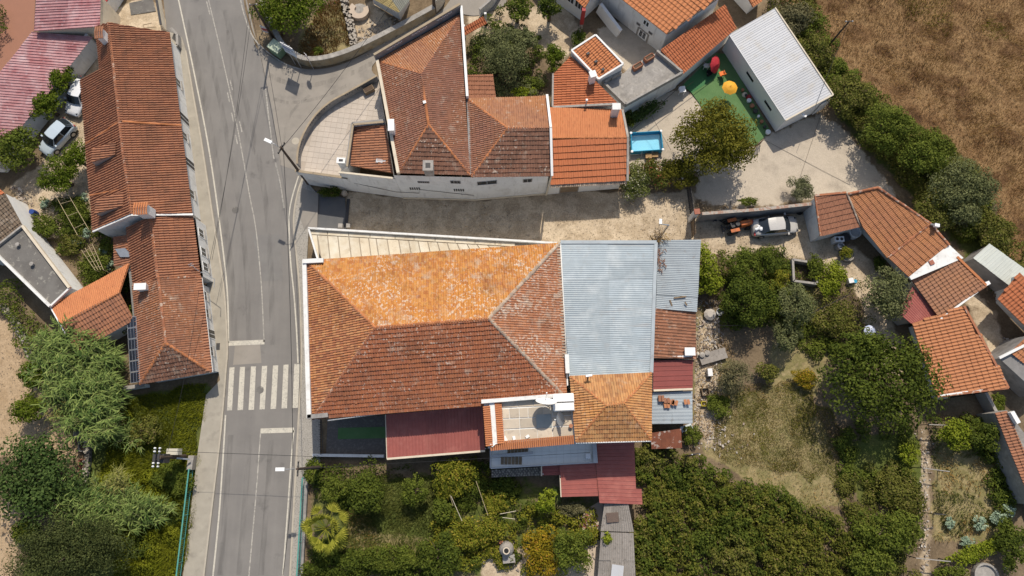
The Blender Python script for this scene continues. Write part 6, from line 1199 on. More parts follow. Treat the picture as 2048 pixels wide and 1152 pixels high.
# masses
thicket('bramble_thicket', [(1278, 892), (1335, 878), (1400, 905), (1480, 955), (1570, 990), (1620, 1020), (1700, 1030), (1730, 1080), (1740, 1190), (1262, 1190), (1268, 1060), (1292, 1000), (1272, 930)], [('bramble', .45, .19), ('dark', .2, .2), ('scrub', .35, .18)], 2.0, ['tangled bramble thicket filling the plot beside the red annex', 'darker green bushes mixed into the bramble thicket', 'yellowish scrub mixed into the bramble thicket'], 'thicket', .25, .7, .9, 2.1, .08)
thicket('garden_understorey', [(1440, 505), (1560, 500), (1600, 560), (1640, 640), (1700, 700), (1640, 720), (1560, 640), (1450, 660)], [('dark', .5, .18), ('mid', .5, .17)], 1.0, ['dark undergrowth between the fruit trees of the right garden', 'green undergrowth between the fruit trees of the right garden'], 'undergrowth', .3, .7, .3, 1.1, .3)
thicket('garden_understorey', [(1680, 860), (1830, 850), (1842, 1000), (1838, 1160), (1720, 1160), (1690, 1000)], [('mid', .6, .18), ('scrub', .4, .18)], 1.2, ['lush low growth left of the stone path', 'olive low growth left of the stone path'], 'undergrowth', .35, .8, .3, 1.2, .2)
thicket('garden_understorey', [(860, 940), (960, 920), (1070, 960), (1110, 1000), (1190, 1010), (1200, 1150), (1050, 1150), (980, 1120), (880, 1140), (840, 1080), (880, 1020)], [('dark', .45, .17), ('vine', .35, .18), ('mid', .2, .17)], .7, ['dark undergrowth of the garden below the roof terrace', 'vine growth of the garden below the roof terrace', 'green undergrowth of the garden below the roof terrace'], 'undergrowth', .3, .75, .3, 1.2, .3)
thicket('garden_understorey', [(620, 945), (760, 940), (770, 985), (700, 1010), (640, 1000)], [('dark', .6, .17), ('mid', .4, .17)], 1.0, ['dark bushes at the top of the lower lawn', 'green bushes at the top of the lower lawn'], 'undergrowth', .35, .8, .4, 1.3, .2)
thicket('garden_understorey', [(612, 1085), (700, 1105), (800, 1100), (870, 1090), (870, 1180), (610, 1180)], [('dark', .6, .17), ('mid', .4, .16)], 1.2, ['dark bushes at the bottom of the lower lawn', 'pale-leaved bushes at the bottom of the lower lawn'], 'undergrowth', .35, .8, .4, 1.5, .12)
thicket('slope_growth', [(215, 840), (250, 830), (250, 960), (360, 930), (345, 1170), (230, 1170), (190, 960)], [('dark', .4, .17), ('grass', .6, .16)], .9, ['dark bushes on the grass slope', 'bright green bushes on the grass slope'], 'undergrowth', .35, .8, .3, 1.1, .35)
thicket('plot_growth', [(1865, 830), (2000, 835), (2060, 990), (2060, 1080), (2010, 1070), (1985, 950), (1940, 880), (1870, 880)], [('dark', .5, .18), ('mid', .5, .17)], 1.1, ['dark growth along the alley side of the vegetable plot', 'green growth along the alley side of the vegetable plot'], 'undergrowth', .3, .7, .3, 1.1, .2)
thicket('garden_understorey', [(70, 395), (120, 400), (185, 400), (228, 460), (232, 560), (180, 580), (140, 540), (120, 480)], [('dark', .5, .16), ('mid', .5, .16)], .8, ['dark growth among the cane trellises', 'green growth among the cane trellises'], 'undergrowth', .3, .6, .3, .9, .35)
thicket('garden_understorey', [(935, 60), (1000, 10), (1060, 60), (1090, 150), (1060, 200), (950, 190)], [('dark', .6, .17), ('olive', .4, .16)], .9, ['dark bushes under the olive trees', 'grey-green bushes under the olive trees'], 'undergrowth', .35, .8, .4, 1.4, .25)
thicket('field_edge_growth', [(1560, 0), (1640, 20), (1700, 140), (1780, 210), (1880, 290), (1960, 340), (2030, 470), (2060, 560), (1990, 480), (1890, 450), (1800, 330), (1700, 240), (1660, 180), (1600, 90)], [('scrub', .5, .18), ('mid', .3, .18), ('twig', .2, .16)], 1.1, ['yellowish bushes along the field edge', 'green bushes along the field edge', 'greyish dry bushes along the field edge'], 'undergrowth', .4, 1.0, .5, 2.0, .2)
mass('field_edge_scrub', [(1540, -30), (1640, -40), (1640, 60), (1700, 150), (1760, 205), (1860, 270), (1960, 340), (2010, 450), (2060, 540), (2060, 620), (1990, 490), (1900, 470), (1830, 400), (1790, 330), (1700, 250), (1672, 200), (1600, 100), (1550, 20)], 1.7, 'scrub', .19, .9, 2.0, .9, 'rough green scrub between the houses and the brown field', 'scrub')
mass('ivy_bank', [(0, 555), (32, 575), (95, 650), (108, 705), (70, 730), (30, 650), (-20, 620)], 1.1, 'mid', .18, .9, 1.2, .6, 'ivy bank along the stone garden wall at the left edge', 'ivy')
mass('hedge', [(615, 922), (775, 918), (780, 938), (620, 948)], .9, 'dark', .17, .9, .8, .6, 'dark clipped hedge below the gravel courtyard', 'hedge')
mass('hedge', [(202, -10), (246, -30), (236, 10), (204, 42)], 1.0, 'citrus', .16, .9, .9, .5, 'green hedge behind the red-coped wall at the top left', 'hedge')
mass('driveway_hedge', [(-40, 0), (10, 10), (24, 30), (8, 85), (-40, 95)], 1.2, 'dark', .18, .8, 1, .5, 'dark hedge at the brick drive in the top left corner', 'hedge')
mass('weeds', [(620, 945), (1000, 935), (1060, 985), (1000, 1010), (930, 1000), (880, 960), (760, 950), (640, 970)], .35, 'dark', .15, .5, 1.2, .8)
mass('weeds', [(1440, 510), (1600, 520), (1720, 570), (1760, 680), (1650, 720), (1560, 640), (1440, 640)], .35, 'scrub', .14, .3, 1.0, .9)
mass('weeds', [(80, 400), (180, 400), (232, 470), (228, 550), (150, 560), (110, 480)], .3, 'scrub', .14, .3, .8, .9)
# grasses
blades('dry_grass', [(1560, -60), (2120, -80), (2120, 640), (2030, 580), (1960, 380), (1860, 280), (1740, 190), (1660, 90)], 120, .2, 'brown', .02, .6)
blades('dry_grass', [(1640, -60), (2120, -80), (2120, 600), (2040, 560), (1960, 360), (1860, 260), (1740, 170), (1680, 90)], 50, .22, 'straw', .02, .7, (3.5, .5, 41))
blades('dry_grass', [(1780, -40), (2060, -40), (2060, 120), (1820, 60)], 60, .22, 'grass', .025, .6, (2.5, .62, 12))
blades('dry_grass', [(1450, 780), (1610, 760), (1680, 880), (1720, 1020), (1600, 1030), (1480, 960), (1390, 900)], 50, .13, 'straw', .025, .6, (2.0, .5, 61))
blades('lawn_grass', [(1450, 780), (1610, 760), (1690, 880), (1700, 960), (1480, 940), (1420, 900)], 300, .1, 'drylawn', .025, .6)
blades('lawn_grass', [(1470, 790), (1610, 765), (1690, 880), (1710, 980), (1640, 960), (1480, 920)], 240, .1, 'grass', .025, .6, (1.8, .46, 19))
blades('dry_grass', [(600, 70), (640, 10), (690, -10), (708, 92), (640, 120), (596, 114)], 150, .3, 'brown', .035, .7)
blades('lawn_grass', [(690, 950), (860, 945), (910, 1010), (870, 1090), (760, 1120), (680, 1080)], 260, .2, 'lawn', .03, .6)
blades('dry_grass', [(690, 1010), (740, 1020), (830, 1080), (850, 1110), (740, 1110), (690, 1070)], 80, .16, 'straw', .03, .6, (1.8, .55, 3))
blades('slope_grass', [(225, 800), (300, 790), (420, 768), (402, 880), (380, 1000), (355, 1180), (240, 1180), (200, 980)], 300, .26, 'grass', .035, .7)
blades('plot_grass', [(1865, 830), (1990, 830), (2040, 960), (2020, 1060), (1870, 1080)], 110, .28, 'lawn', .035, .6, (1.6, .4, 18))
blades('plot_grass', [(1865, 830), (1990, 830), (2040, 960), (2020, 1070), (1870, 1090)], 60, .24, 'straw', .03, .7, (1.6, .45, 28))
blades('alley_grass', [(690, 395), (1090, 400), (1380, 388), (1400, 482), (1110, 488), (700, 462)], 14, .1, 'straw', .03, .6, (1.4, .66, 4))
blades('alley_grass', [(1390, 500), (1460, 510), (1480, 640), (1440, 900), (1380, 890), (1395, 640)], 60, .22, 'straw', .03, .6, (1.3, .42, 14))
# cane brakes
def stems_in(poly, n, h0, h1, la=None, lsp=6.3, ln=(.4, 1.4)):
    pl = [P(a, b, 1.5) for a, b in poly]; xs = [p.x for p in pl]; ys = [p.y for p in pl]; out = []
    while len(out) < n:
        x, y = rng.uniform(min(xs), max(xs)), rng.uniform(min(ys), max(ys))
        if inpoly(np.array(x), np.array(y), pl): out.append((x, y, rng.uniform(h0, h1), (la if la is not None else 0)+rng.uniform(-lsp/2, lsp/2), rng.uniform(*ln)))
    return out
def canebrake(name, label, poly, n, h0, h1, leafm, la=None, lsp=6.3, ln=(.4, 1.4), **kw):
    c = P(sum(p[0] for p in poly)/len(poly), sum(p[1] for p in poly)/len(poly)); o, mb = reeds('leaves', stems_in(poly, n, h0, h1, la, lsp, ln), leafm, None, 'stuff', **kw); o.name = name
    tag(o, label, 'reeds', 'stands of giant reed'); s = obj('stalks', mb, m_bamboo, o); s['kind'] = 'stuff'
canebrake('giant_reeds', 'dense blue-green stand of giant reed beside the solar panels', [(90, 690), (150, 660), (200, 690), (226, 690), (232, 720), (232, 800), (246, 850), (215, 870), (160, 850), (120, 790), (92, 730)], 520, 1.6, 3.8, 'reed', ll=.8, lw=.085, nl=15)
canebrake('giant_reeds', 'yellowing reeds on the sandy side of the dense stand', [(95, 740), (150, 770), (160, 850), (110, 830)], 60, 1.4, 2.2, 'reedyel', la=3.6, lsp=2)
canebrake('giant_reeds', 'leaning reed plumes behind the conifer', [(90, 1010), (170, 990), (260, 1000), (330, 1030), (300, 1060), (150, 1060)], 210, 1.6, 3.2, 'reed', la=1.1, lsp=3.2, ln=(.5, 2.2), ll=.7, lw=.07)
canebrake('giant_reeds', 'tall yellow reed plumes leaning over the grass slope', [(180, 1000), (215, 985), (240, 1000), (200, 1030)], 34, 2.2, 3.4, 'reedyel', la=.95, lsp=.5, ln=(1.6, 3.0), ll=.55)
canebrake('giant_reeds', 'pale reed tuft near the transformer pole', [(240, 862), (268, 858), (266, 880), (240, 884)], 16, 1.0, 1.8, 'reed')
canebrake('giant_reeds', 'yellow reed shoots between the fig tree and the conifer', [(80, 1040), (130, 1000), (150, 1030), (110, 1060)], 26, 1.6, 2.6, 'reedyel', la=1.9, lsp=.9, ln=(.8, 1.8), ll=.5)
# fan palm
def fanpalm(px, py, label):
    c = P(px, py, 2.6); t = thing('fan_palm', label, 'palm', (c.x, c.y, 0)); mb = MB().tube([(c.x, c.y, 0), (c.x, c.y, 2.4)], [.28, .2], 10); obj('trunk', mb, m_bark, t)
    for k in range(19):
        a = 2.39996*k+rng.normal()*.15; el = (1.0-.75*(k/20) if k < 11 else .25-.7*(k-11)/9)+rng.normal()*.08; ln = rng.uniform(1.0, 1.5); o = Vector((c.x, c.y, 2.45))
        d = Vector((math.cos(a)*math.cos(el), math.sin(a)*math.cos(el), math.sin(el))); e = o+d*ln; m2 = MB().tube([o, o+d*ln*.5+Vector((0, 0, .06)), e], [.03, .025, .02], 4)
        s = d.cross(Vector((0, 0, 1))); s = s.normalized() if s.length > .1 else Vector((1, 0, 0)); u = s.cross(d); Vs = []
        ns = 18; rl = rng.uniform(.75, .95)
        for i in range(ns):
            th = -1.2+2.4*i/(ns-1); q = (d*math.cos(th)+s*math.sin(th)).normalized(); w = (Vector(q).cross(u).normalized()+u*(.8 if i % 2 else -.8)).normalized()*.05; dr = Vector((0, 0, -.28*rng.uniform(.6, 1.4)))
            l_ = rl*(1-.22*abs(th)/1.9); m_ = e+q*l_*.6+Vector((0, 0, .02*(i % 2))); Vs += [e, e, m_+w, m_-w, m_-w, m_+w, e+q*l_+dr*.6+w*.15, e+q*l_+dr*.6-w*.15]
        f = obj('frond', m2, LM['palm'], t); npmesh('leaf_fan', np.array([tuple(v) for v in Vs]), np.arange(len(Vs)).reshape(-1, 4), LM['palm'], f)
fanpalm(651, 1058, 'yellow-green fan palm next to the pavement railing')
yk = thing('yucca', 'spiky yucca leaning out from under the red annex', 'plant', P(1115, 985)); c = P(1117, 984, .6); Vs = []
for k in range(34):
    a = rng.uniform(2.2, 5.0); el = rng.uniform(0, 1.1); d = Vector((math.cos(a)*math.cos(el), math.sin(a)*math.cos(el), math.sin(el))); w = d.cross(Vector((0, 0, 1))).normalized()*.03; e = c+d*rng.uniform(.7, 1.15)
    Vs += [c-w, c+w, e+w*.1, e-w*.1]
npmesh('foliage', np.array([tuple(v) for v in Vs]), np.arange(len(Vs)).reshape(-1, 4), LM['reed'], yk)
# ------------------------------------------------------------------ vehicles
def grid(mb, rows):
    n = len(rows[0]); i = len(mb.v)
    for r in rows: mb.v += [tuple(p) for p in r]
    for a in range(len(rows)-1):
        for b in range(n-1): q = i+a*n+b; mb.f.append((q, q+1, q+n+1, q+n))
    return mb
def car(label, loc, rz, L_, Wd, H_, paint, hatch, seed=0):
    t = thing('parked_car', label, 'car', (loc.x, loc.y, 0), 'parked cars', 0.0); hw = Wd/2
    # stations from nose (x=+L/2) to tail: (fraction, half width, top z)
    st = [(0, .62, .50), (.02, .80, .60), (.08, .92, .70), (.2, .98, .80), (.30, 1, .88), (.42, 1, .92), (.62, 1, .93), (.78, .99, .93)]
    st += [(.88, .97, .95), (.96, .90, .93), (.99, .80, .80), (1, .66, .6)] if hatch else [(.88, .96, .90), (.96, .88, .86), (.99, .78, .72), (1, .62, .55)]
    rows = []
    for f, w, zt in st:
        x = L_*(.5-f); w *= hw; hf = [(-w*.93, .22), (-w, .34), (-w, .5), (-w*.985, max(.52, zt-.16)), (-w*.9, zt-.05), (-w*.6, zt-.01), (0, zt+.015)]
        rows.append([Vector((x, y, z)) for y, z in hf]+[Vector((x, -y, z)) for y, z in hf[-2::-1]])
    b = grid(MB(), rows); b.f.append(tuple(range(13))[::-1]); b.f.append(tuple(len(b.v)-13+k for k in range(13)))
    wp = lambda o: o
    def put(name, mb, mat, par, **kw):
        o = bpy.data.objects.new(name, bpy.data.meshes.new(name)); o.data.from_pydata(mb.v, [], mb.f); o.data.update(); o.data.materials.append(mat); COL.objects.link(o); o.parent = par
        if kw.get('smooth'): o.data.polygons.foreach_set('use_smooth', np.ones(len(o.data.polygons), bool))
        return o
    body = put('body', b, paint, t, smooth=True)
    # cabin: belt and roof outlines
    xb0, xr0 = (L_*(.5-.27), L_*(.5-.42)) if hatch else (L_*(.5-.23), L_*(.5-.37)); xr1, xb1 = (L_*(.5-.84), L_*(.5-.97)) if hatch else (L_*(.5-.68), L_*(.5-.86)); zb, zr = .9, H_
    def ring(x, wf, z, n=7, bow=0): return [Vector((x+bow*(1-(2*k/(n-1)-1)**2), hw*wf*(1-2*k/(n-1)), z+.035*(1-(2*k/(n-1)-1)**2))) for k in range(n)]
    r = [ring(xb0, .86, zb, bow=.14), ring(xr0, .68, zr-.02, bow=.08), ring((xr0+xr1)/2, .70, zr), ring(xr1, .66, zr-.04, bow=-.04), ring(xb1, .82, zb, bow=-.1)]
    cab = grid(MB(), r); cb = cab.v[:]
    for sgn, k in ((1, 0), (-1, 6)):
        q = [r[0][k], r[1][k], r[2][k], r[3][k], r[4][k]]; cab.poly(q if sgn < 0 else q[::-1])
    put('roof', cab, paint, t, smooth=False)
    def panel(a, b, c, d, i=.06, off=.012):
        m = (a+b+c+d)/4; n = (b-a).cross(d-a).normalized(); n = n if n.dot(m-Vector((0, 0, .7))) > 0 else -n
        return [p+(m-p)*i+n*off for p in (a, b, c, d)]
    def glass(name, ra, rb, ks):
        g = grid(MB(), [[p.lerp(q, .06)+Vector((0, 0, .014))+(Vector((.012, 0, 0)) if name == 'windscreen' else Vector((-.012, 0, 0))) for p, q in zip(ra[ks:7-ks], rb[ks:7-ks])], [q.lerp(p, .06)+Vector((0, 0, .012)) for p, q in zip(ra[ks:7-ks], rb[ks:7-ks])]]); return put(name, g, m_glass, t)
    glass('windscreen', r[0], r[1], 0); glass('rear_window', r[4], r[3], 0)
    for k, sg in ((0, 1), (6, -1)):
        mid_b = Vector(((xb0+xb1)/2-.05, r[0][k].y*1.02, zb)); mid_r = r[2][k]
        put('side_window', MB().poly(panel(r[0][k]+Vector((-.12, 0, .0)), mid_b, mid_r, r[1][k], .09, .02)), m_glass, t); put('side_window', MB().poly(panel(mid_b, r[4][k]+Vector((.1, 0, 0)), r[3][k], mid_r, .09, .02)), m_glass, t)
        put('mirror', MB().box((xb0-.22, sg*(hw+.08), .98), (.14, .2, .13)), paint, t)
        put('headlight', MB().box((L_*.5-.24, sg*hw*.6, .6), (.16, .28, .08), -sg*.35), m_glass, t); put('tail_light', MB().box((-L_*.5+.08, sg*hw*.72, .75), (.12, .3, .14), sg*.2), m_redpaint, t)
        for x in (L_*.5-.82, -L_*.5+.78):
            w = put('wheel', MB().lathe([(.2, -.11), (.3, -.11), (.32, -.06), (.32, .06), (.3, .11), (.2, .11)], (0, 0, 0), 20, Matrix.Translation((x, sg*(hw-.08), .32)) @ Matrix.Rotation(math.pi/2, 4, 'X')), m_black, t)
            put('rim', MB().lathe([(.02, -.1), (.2, -.1), (.2, .1), (.02, .1)], (0, 0, 0), 12, Matrix.Translation((x, sg*(hw-.06), .32)) @ Matrix.Rotation(math.pi/2, 4, 'X')), m_steel, w)
    put('bumper', MB().box((L_*.5-.06, 0, .38), (.14, Wd*.72, .16)), m_dark, t); put('bonnet_seam', MB().box((xb0+.06, 0, .875), (.03, Wd*.8, .02)), m_dark, t)
    t.rotation_euler = (0, 0, rz); return t
def carpaint(n, c): return M(n, [c], rough=.3, spec=.6, spots=[(tuple(v*.75 for v in c), 3, .55, .8, .4)])
def heading(a, b): d = P(*b)-P(*a); return math.atan2(d.y, d.x)
car('dusty pale grey sedan parked by the yard wall with white rags on its boot', P(1550, 452, .6), heading((1505, 456), (1597, 447)), 4.25, 1.72, 1.36, carpaint('dusty_silver', (.46, .44, .41)), False)
car('silver hatchback parked on gravel under the citrus trees', P(112, 274, .7), heading((140, 242), (84, 302)), 3.8, 1.66, 1.45, carpaint('silver_paint', (.45, .52, .58)), True)
car('white hatchback half under the eave of the long street house', P(158, 192, .7), heading((172, 160), (140, 222)), 3.9, 1.68, 1.46, carpaint('white_paint', (.72, .73, .74)), True)
c = P(1521, 456, 1.02); mb = MB()
for k in range(7): mb.lathe([(.02, -.08), (.16, -.03), (.12, .06), (.02, .1)], (c.x+rng.normal()*.18, c.y+rng.normal()*.1, c.z+rng.uniform(0, .06)), 7)
tag(obj('rag_bundle', mb, m_plastwhite), 'crumpled white rags lying on the boot of the dusty sedan', 'rags')
def tractor():
    m_o = M('tractor_orange', [(.52, .14, .035), (.4, .11, .03)], 3, .5, spots=[((.15, .09, .06), 3, .55, .75, .6)]); b = P(1470, 455); t = thing('tractor', 'small old orange tractor behind the dusty sedan', 'tractor', (b.x, b.y, 0)); a = heading((1440, 460), (1505, 445)); ca, sa = math.cos(a), math.sin(a)
    q = lambda x, y, z: (b.x+x*ca-y*sa, b.y+x*sa+y*ca, z); Mx = lambda x, y, z: Matrix.Translation(q(x, y, z)) @ Matrix.Rotation(a, 4, 'Z') @ Matrix.Rotation(math.pi/2, 4, 'X')
    hd = MB(); rows = []
    for x, w, zt in ((.25, .26, 1.0), (.4, .28, 1.04), (1.1, .27, 1.0), (1.32, .22, .92)):
        rows.append([Vector(q(x, y, z)) for y, z in ((-w, .5), (-w, zt-.14), (-w*.7, zt), (w*.7, zt), (w, zt-.14), (w, .5))])
    grid(hd, rows); hd.f.append(tuple(len(hd.v)-6+k for k in range(6))); hd.f.append((5, 4, 3, 2, 1, 0)); hood = obj('hood', hd, m_o, t); obj('hood_seam', MB().bar(q(.4, 0, 1.045), q(1.1, 0, 1.005), .03, .02), m_dark, hood)
    obj('chassis', MB().box(q(.2, 0, .5), (2.2, .3, .28), a), m_dark, t)
    for s in (-1, 1):
        w = obj('rear_wheel', MB().lathe([(.2, -.14), (.46, -.14), (.5, -.08), (.5, .08), (.46, .14), (.2, .14)], (0, 0, 0), 18, Mx(-.55, s*.55, .5)), m_black, t); obj('rim', MB().lathe([(.03, -.1), (.22, -.1), (.22, .1), (.03, .1)], (0, 0, 0), 12, Mx(-.55, s*.55, .5)), m_o, w)
        w = obj('front_wheel', MB().lathe([(.1, -.08), (.27, -.08), (.29, 0), (.27, .08), (.1, .08)], (0, 0, 0), 14, Mx(.95, s*.42, .29)), m_black, t)
        obj('fender', MB().box(q(-.5, s*.5, 1.03), (.75, .3, .06), a).box(q(-.1, s*.5, .95), (.1, .3, .2), a), m_o, t)
    obj('seat', MB().box(q(-.55, 0, .95), (.4, .4, .1), a).box(q(-.75, 0, 1.1), (.08, .4, .3), a), m_dark, t); obj('steering_wheel', MB().lathe([(.17, 0), (.2, 0), (.2, .03), (.17, .03)], q(-.1, 0, 1.15), 14), m_dark, t); obj('steering_column', MB().tube([q(.2, 0, .9), q(-.1, 0, 1.15)], .03), m_dark, t)
    obj('exhaust', MB().tube([q(.9, .2, .9), q(.9, .2, 1.35)], .035), m_dark, t); obj('hitch', MB().bar(q(-1.0, 0, .5), q(-1.3, .3, .35), .1, .1).bar(q(-1.0, 0, .5), q(-1.35, -.3, .35), .1, .1).bar(q(-1.35, -.4, .35), q(-1.3, .45, .35), .12, .12), m_dark, t)
tractor()
# ------------------------------------------------------------------ poles, lamps, cables
def lamp_pole(label, bx, by, tx, ty, h, head, hh=None):
    b, tp, hd = P(bx, by), P(tx, ty, h), P(head[0], head[1], (hh or h)+.1); t = thing('street_lamp', label, 'street lamp', b, 'street lamps'); d = (Vector((hd.x, hd.y, 0))-Vector((tp.x, tp.y, 0))).normalized(); s = Vector((-d.y, d.x, 0))
    obj('pole', MB().tube([b, tp], [.15, .09], 8), m_pole, t); obj('arm', MB().tube([tp-Vector((0, 0, .4)), tp.lerp(hd, .6), hd], [.03, .03, .025], 6), m_steel, t)
    lh = obj('lamp_head', MB().bar(hd-d*.12, hd+d*.55, .26, .12), m_lampwhite, t); obj('lens', MB().bar(hd+d*.05-Vector((0, 0, .07)), hd+d*.5-Vector((0, 0, .07)), .2, .03), m_glass, lh)
    obj('crossarm', MB().bar(tp-s*.55-Vector((0, 0, .25)), tp+s*.55-Vector((0, 0, .25)), .08, .08), m_dark, t)
    for k in (-.5, -.2, .2, .5): obj('insulator', MB().lathe([(.03, 0), (.05, .05), (.03, .14)], tuple(tp+s*k-Vector((0, 0, .22))), 8), m_dark, t)
    return tp
LA = lamp_pole('leaning brown street lamp pole at the corner of the curved terrace', 617, 368, 561, 294, 8.0, (541, 284)); LB = lamp_pole('street lamp pole standing in the hedge below the crossing', 646, 934, 594, 938, 7.2, (566, 938.5))
lp2 = thing('street_lamp', 'short white-headed lamp above the zinc shed by the dirt lane', 'street lamp', P(1318, 482), 'street lamps'); b = P(1317, 479); tp = P(1321, 448, 4.6); obj('pole', MB().tube([b, (b.x, b.y, 4.2), tp], [.07, .06, .04], 7), m_steel, lp2); obj('lamp_head', MB().bar(tp, tp+Vector((.03, .45, .03)), .24, .1), m_lampwhite, lp2)
def pole(label, bx, by, tx, ty, h, r=.13, name='utility_pole'):
    b, tp = P(bx, by), P(tx, ty, h); t = thing(name, label, 'pole', b, 'utility poles'); obj('pole', MB().tube([b, tp], [r, r*.7], 8), m_pole, t); obj('crossarm', MB().bar(tp+Vector((-.35, 0, -.15)), tp+Vector((.35, .1, -.15)), .07, .07), m_dark, t)
    for k in (-.3, .3): obj('insulator', MB().lathe([(.03, 0), (.05, .06), (.03, .12)], tuple(tp+Vector((k, 0, -.1))), 8), m_plastwhite, t)
    return tp
LC = pole('utility pole above the green waste bin at the top of the road', 545, 74, 506, 8, 6.3); LD = pole('thin dark pole at the edge of the brown field', 1652, 97, 1699, 42, 4.8, .1); LE = pole('grey pole by the curved alley wall at the top', 869, 28, 867, -14, 2.6, .2); LF = pole('slim pole rising from the bramble thicket', 1366, 913, 1392, 909, 4.5, .08)
# transformer pole
b = P(371, 913); tp = P(322, 913, 4.4); T_ = thing('transformer_pole', 'transformer pole with pale box and insulators on the grass slope', 'transformer', b)
obj('pole', MB().tube([b, (b.x-.02, b.y, 4.4)], [.2, .15], 8), m_pole, T_); obj('transformer', MB().box((b.x-.35, b.y-.1, 3.4), (.9, .7, 1.0)).lathe([(.1, .5), (.12, .6), (.06, .85)], (b.x-.5, b.y-.2, 3.4), 8), m_dark, T_); obj('box', MB().box((b.x+.15, b.y+.42, 2.4), (.95, .5, .7)), M('meter_box', [(.52, .48, .38), (.45, .42, .34)], 2, .7), T_)
obj('crossarm', MB().bar((b.x-.05, b.y-.75, 4.4), (b.x-.05, b.y+.75, 4.4), .1, .1).bar((b.x-.45, b.y-.75, 4.2), (b.x-.45, b.y+.75, 4.2), .08, .08), m_dark, T_)
for y in (-.7, -.45, .45, .7):
    for x in (-.05, -.45): obj('insulator', MB().lathe([(.03, 0), (.08, .05), (.05, .1), (.08, .16), (.03, .24)], (b.x+x, b.y+y, 4.3), 8), m_lampwhite, T_)
obj('bracket', MB().bar((b.x+.2, b.y-.1, 2.0), (b.x+.9, b.y-.2, 1.2), .12, .1), m_steel, T_)
def cable(label, a, b, sag=.25, r=.016):
    a, b = Vector(a), Vector(b); n = 12; o = obj('cable', MB().tube([a.lerp(b, k/n)-Vector((0, 0, sag*4*(k/n)*(1-k/n))) for k in range(n+1)], r, 4), m_cable); return tag(o, label, 'cable', 'overhead cables')
cable('overhead cable from the terrace lamp down to the lower lamp', LA+Vector((.2, 0, -.1)), LB+Vector((-.35, .2, -.1)), .5, .022); cable('overhead cable from the terrace lamp across the junction to the top edge', LA+Vector((.2, 0, 0)), P(800, -20, 7.5), .5, .02)
cable('left strand of the cables from the terrace lamp to the pole by the bin', LA+Vector((-.2, 0, 0)), LC+Vector((-.3, 0, 0)), .3); cable('right strand of the cables from the terrace lamp to the pole by the bin', LA+Vector((.1, 0, 0)), LC+Vector((.3, 0, 0)), .3)
cable('upper strand crossing the road to the middle street house', LC+Vector((-.3, 0, 0)), P(424, 520, 3.4), .5); cable('lower strand crossing the road to the middle street house', LC+Vector((-.1, 0, -.2)), P(416, 538, 3.4), .6)
cable('cable leaving the lower lamp towards the bottom edge', LB+Vector((-.3, 0, 0)), P(562, 1180, 7.0), .3, .022); cable('long cable from the transformer pole across the road to the hedge', (b.x*0+P(371, 913).x, P(371, 913).y+.5, 4.5), P(625, 913, 4.6), .1)
cable('cable running on from the lower lamp above the red carport', LB, P(1180, 905, 4.0), .3, .014); cable('cable over the hipped street house towards the transformer', P(398, 580, 4.6), P(335, 905, 4.6), .4)
cable('cable from the thin field pole over the warehouse roof', LD, P(1630, 215, 3.6), .2); cable('pale hose-like cable across the patio', P(1450, 88, 2.8), P(1262, 262, 1.4), .2, .03); cable('thin cable over the pool', P(1300, 225, 2.0), P(1342, 300, 1.6), .1)
cable('washing line between the sheds and the fruit trees', P(1393, 652, 2.4), P(1500, 650, 2.2), .1); cable('pale pole-like line over the garden path', P(1620, 628, 1.9), P(1700, 588, 2.0), .05, .03)
br = thing('cable_bracket', 'street-side cable bracket with aerial on the middle street house', 'aerial', P(400, 540, 2.4)); obj('mast', MB().tube([P(402, 546, 2.3), P(380, 528, 3.2)], .03).tube([P(402, 544, 2.5), P(429, 558, 2.8), P(428, 575, 2.8)], .03), m_steel, br); obj('cross_rods', MB().bar(P(376, 530, 3.2), P(385, 526, 3.2), .03, .03).bar(P(379, 533, 3.15), P(388, 529, 3.15), .03, .03), m_steel, br)
# ------------------------------------------------------------------ road furniture
bn = thing('waste_bin', 'pale green wheeled waste container at the junction', 'waste bin', P(559, 106)); bc = P(559, 106); a = -.62
obj('body', MB().box((bc.x, bc.y, .6), (1.25, .95, 1.0), a), M('bin_green', [(.2, .3, .19), (.16, .25, .16)], 3, .6), bn); obj('lid', MB().box((bc.x, bc.y, 1.16), (1.34, 1.05, .12), a), M('bin_lid', [(.42, .48, .36), (.36, .42, .31)], 3, .6), bn)
for sx_, sy_ in ((.5, .35), (-.5, .35), (.5, -.35), (-.5, -.35)): obj('wheel', MB().lathe([(.1, -.04), (.1, .04)], (bc.x+sx_*math.cos(a)-sy_*math.sin(a), bc.y+sx_*math.sin(a)+sy_*math.cos(a), .1), 10), m_black, bn)
obj('handle', MB().bar((bc.x+.62*math.cos(a), bc.y+.62*math.sin(a), 1.2), (bc.x+.66*math.cos(a), bc.y+.66*math.sin(a), 1.2), .7, .05), m_dark, bn)
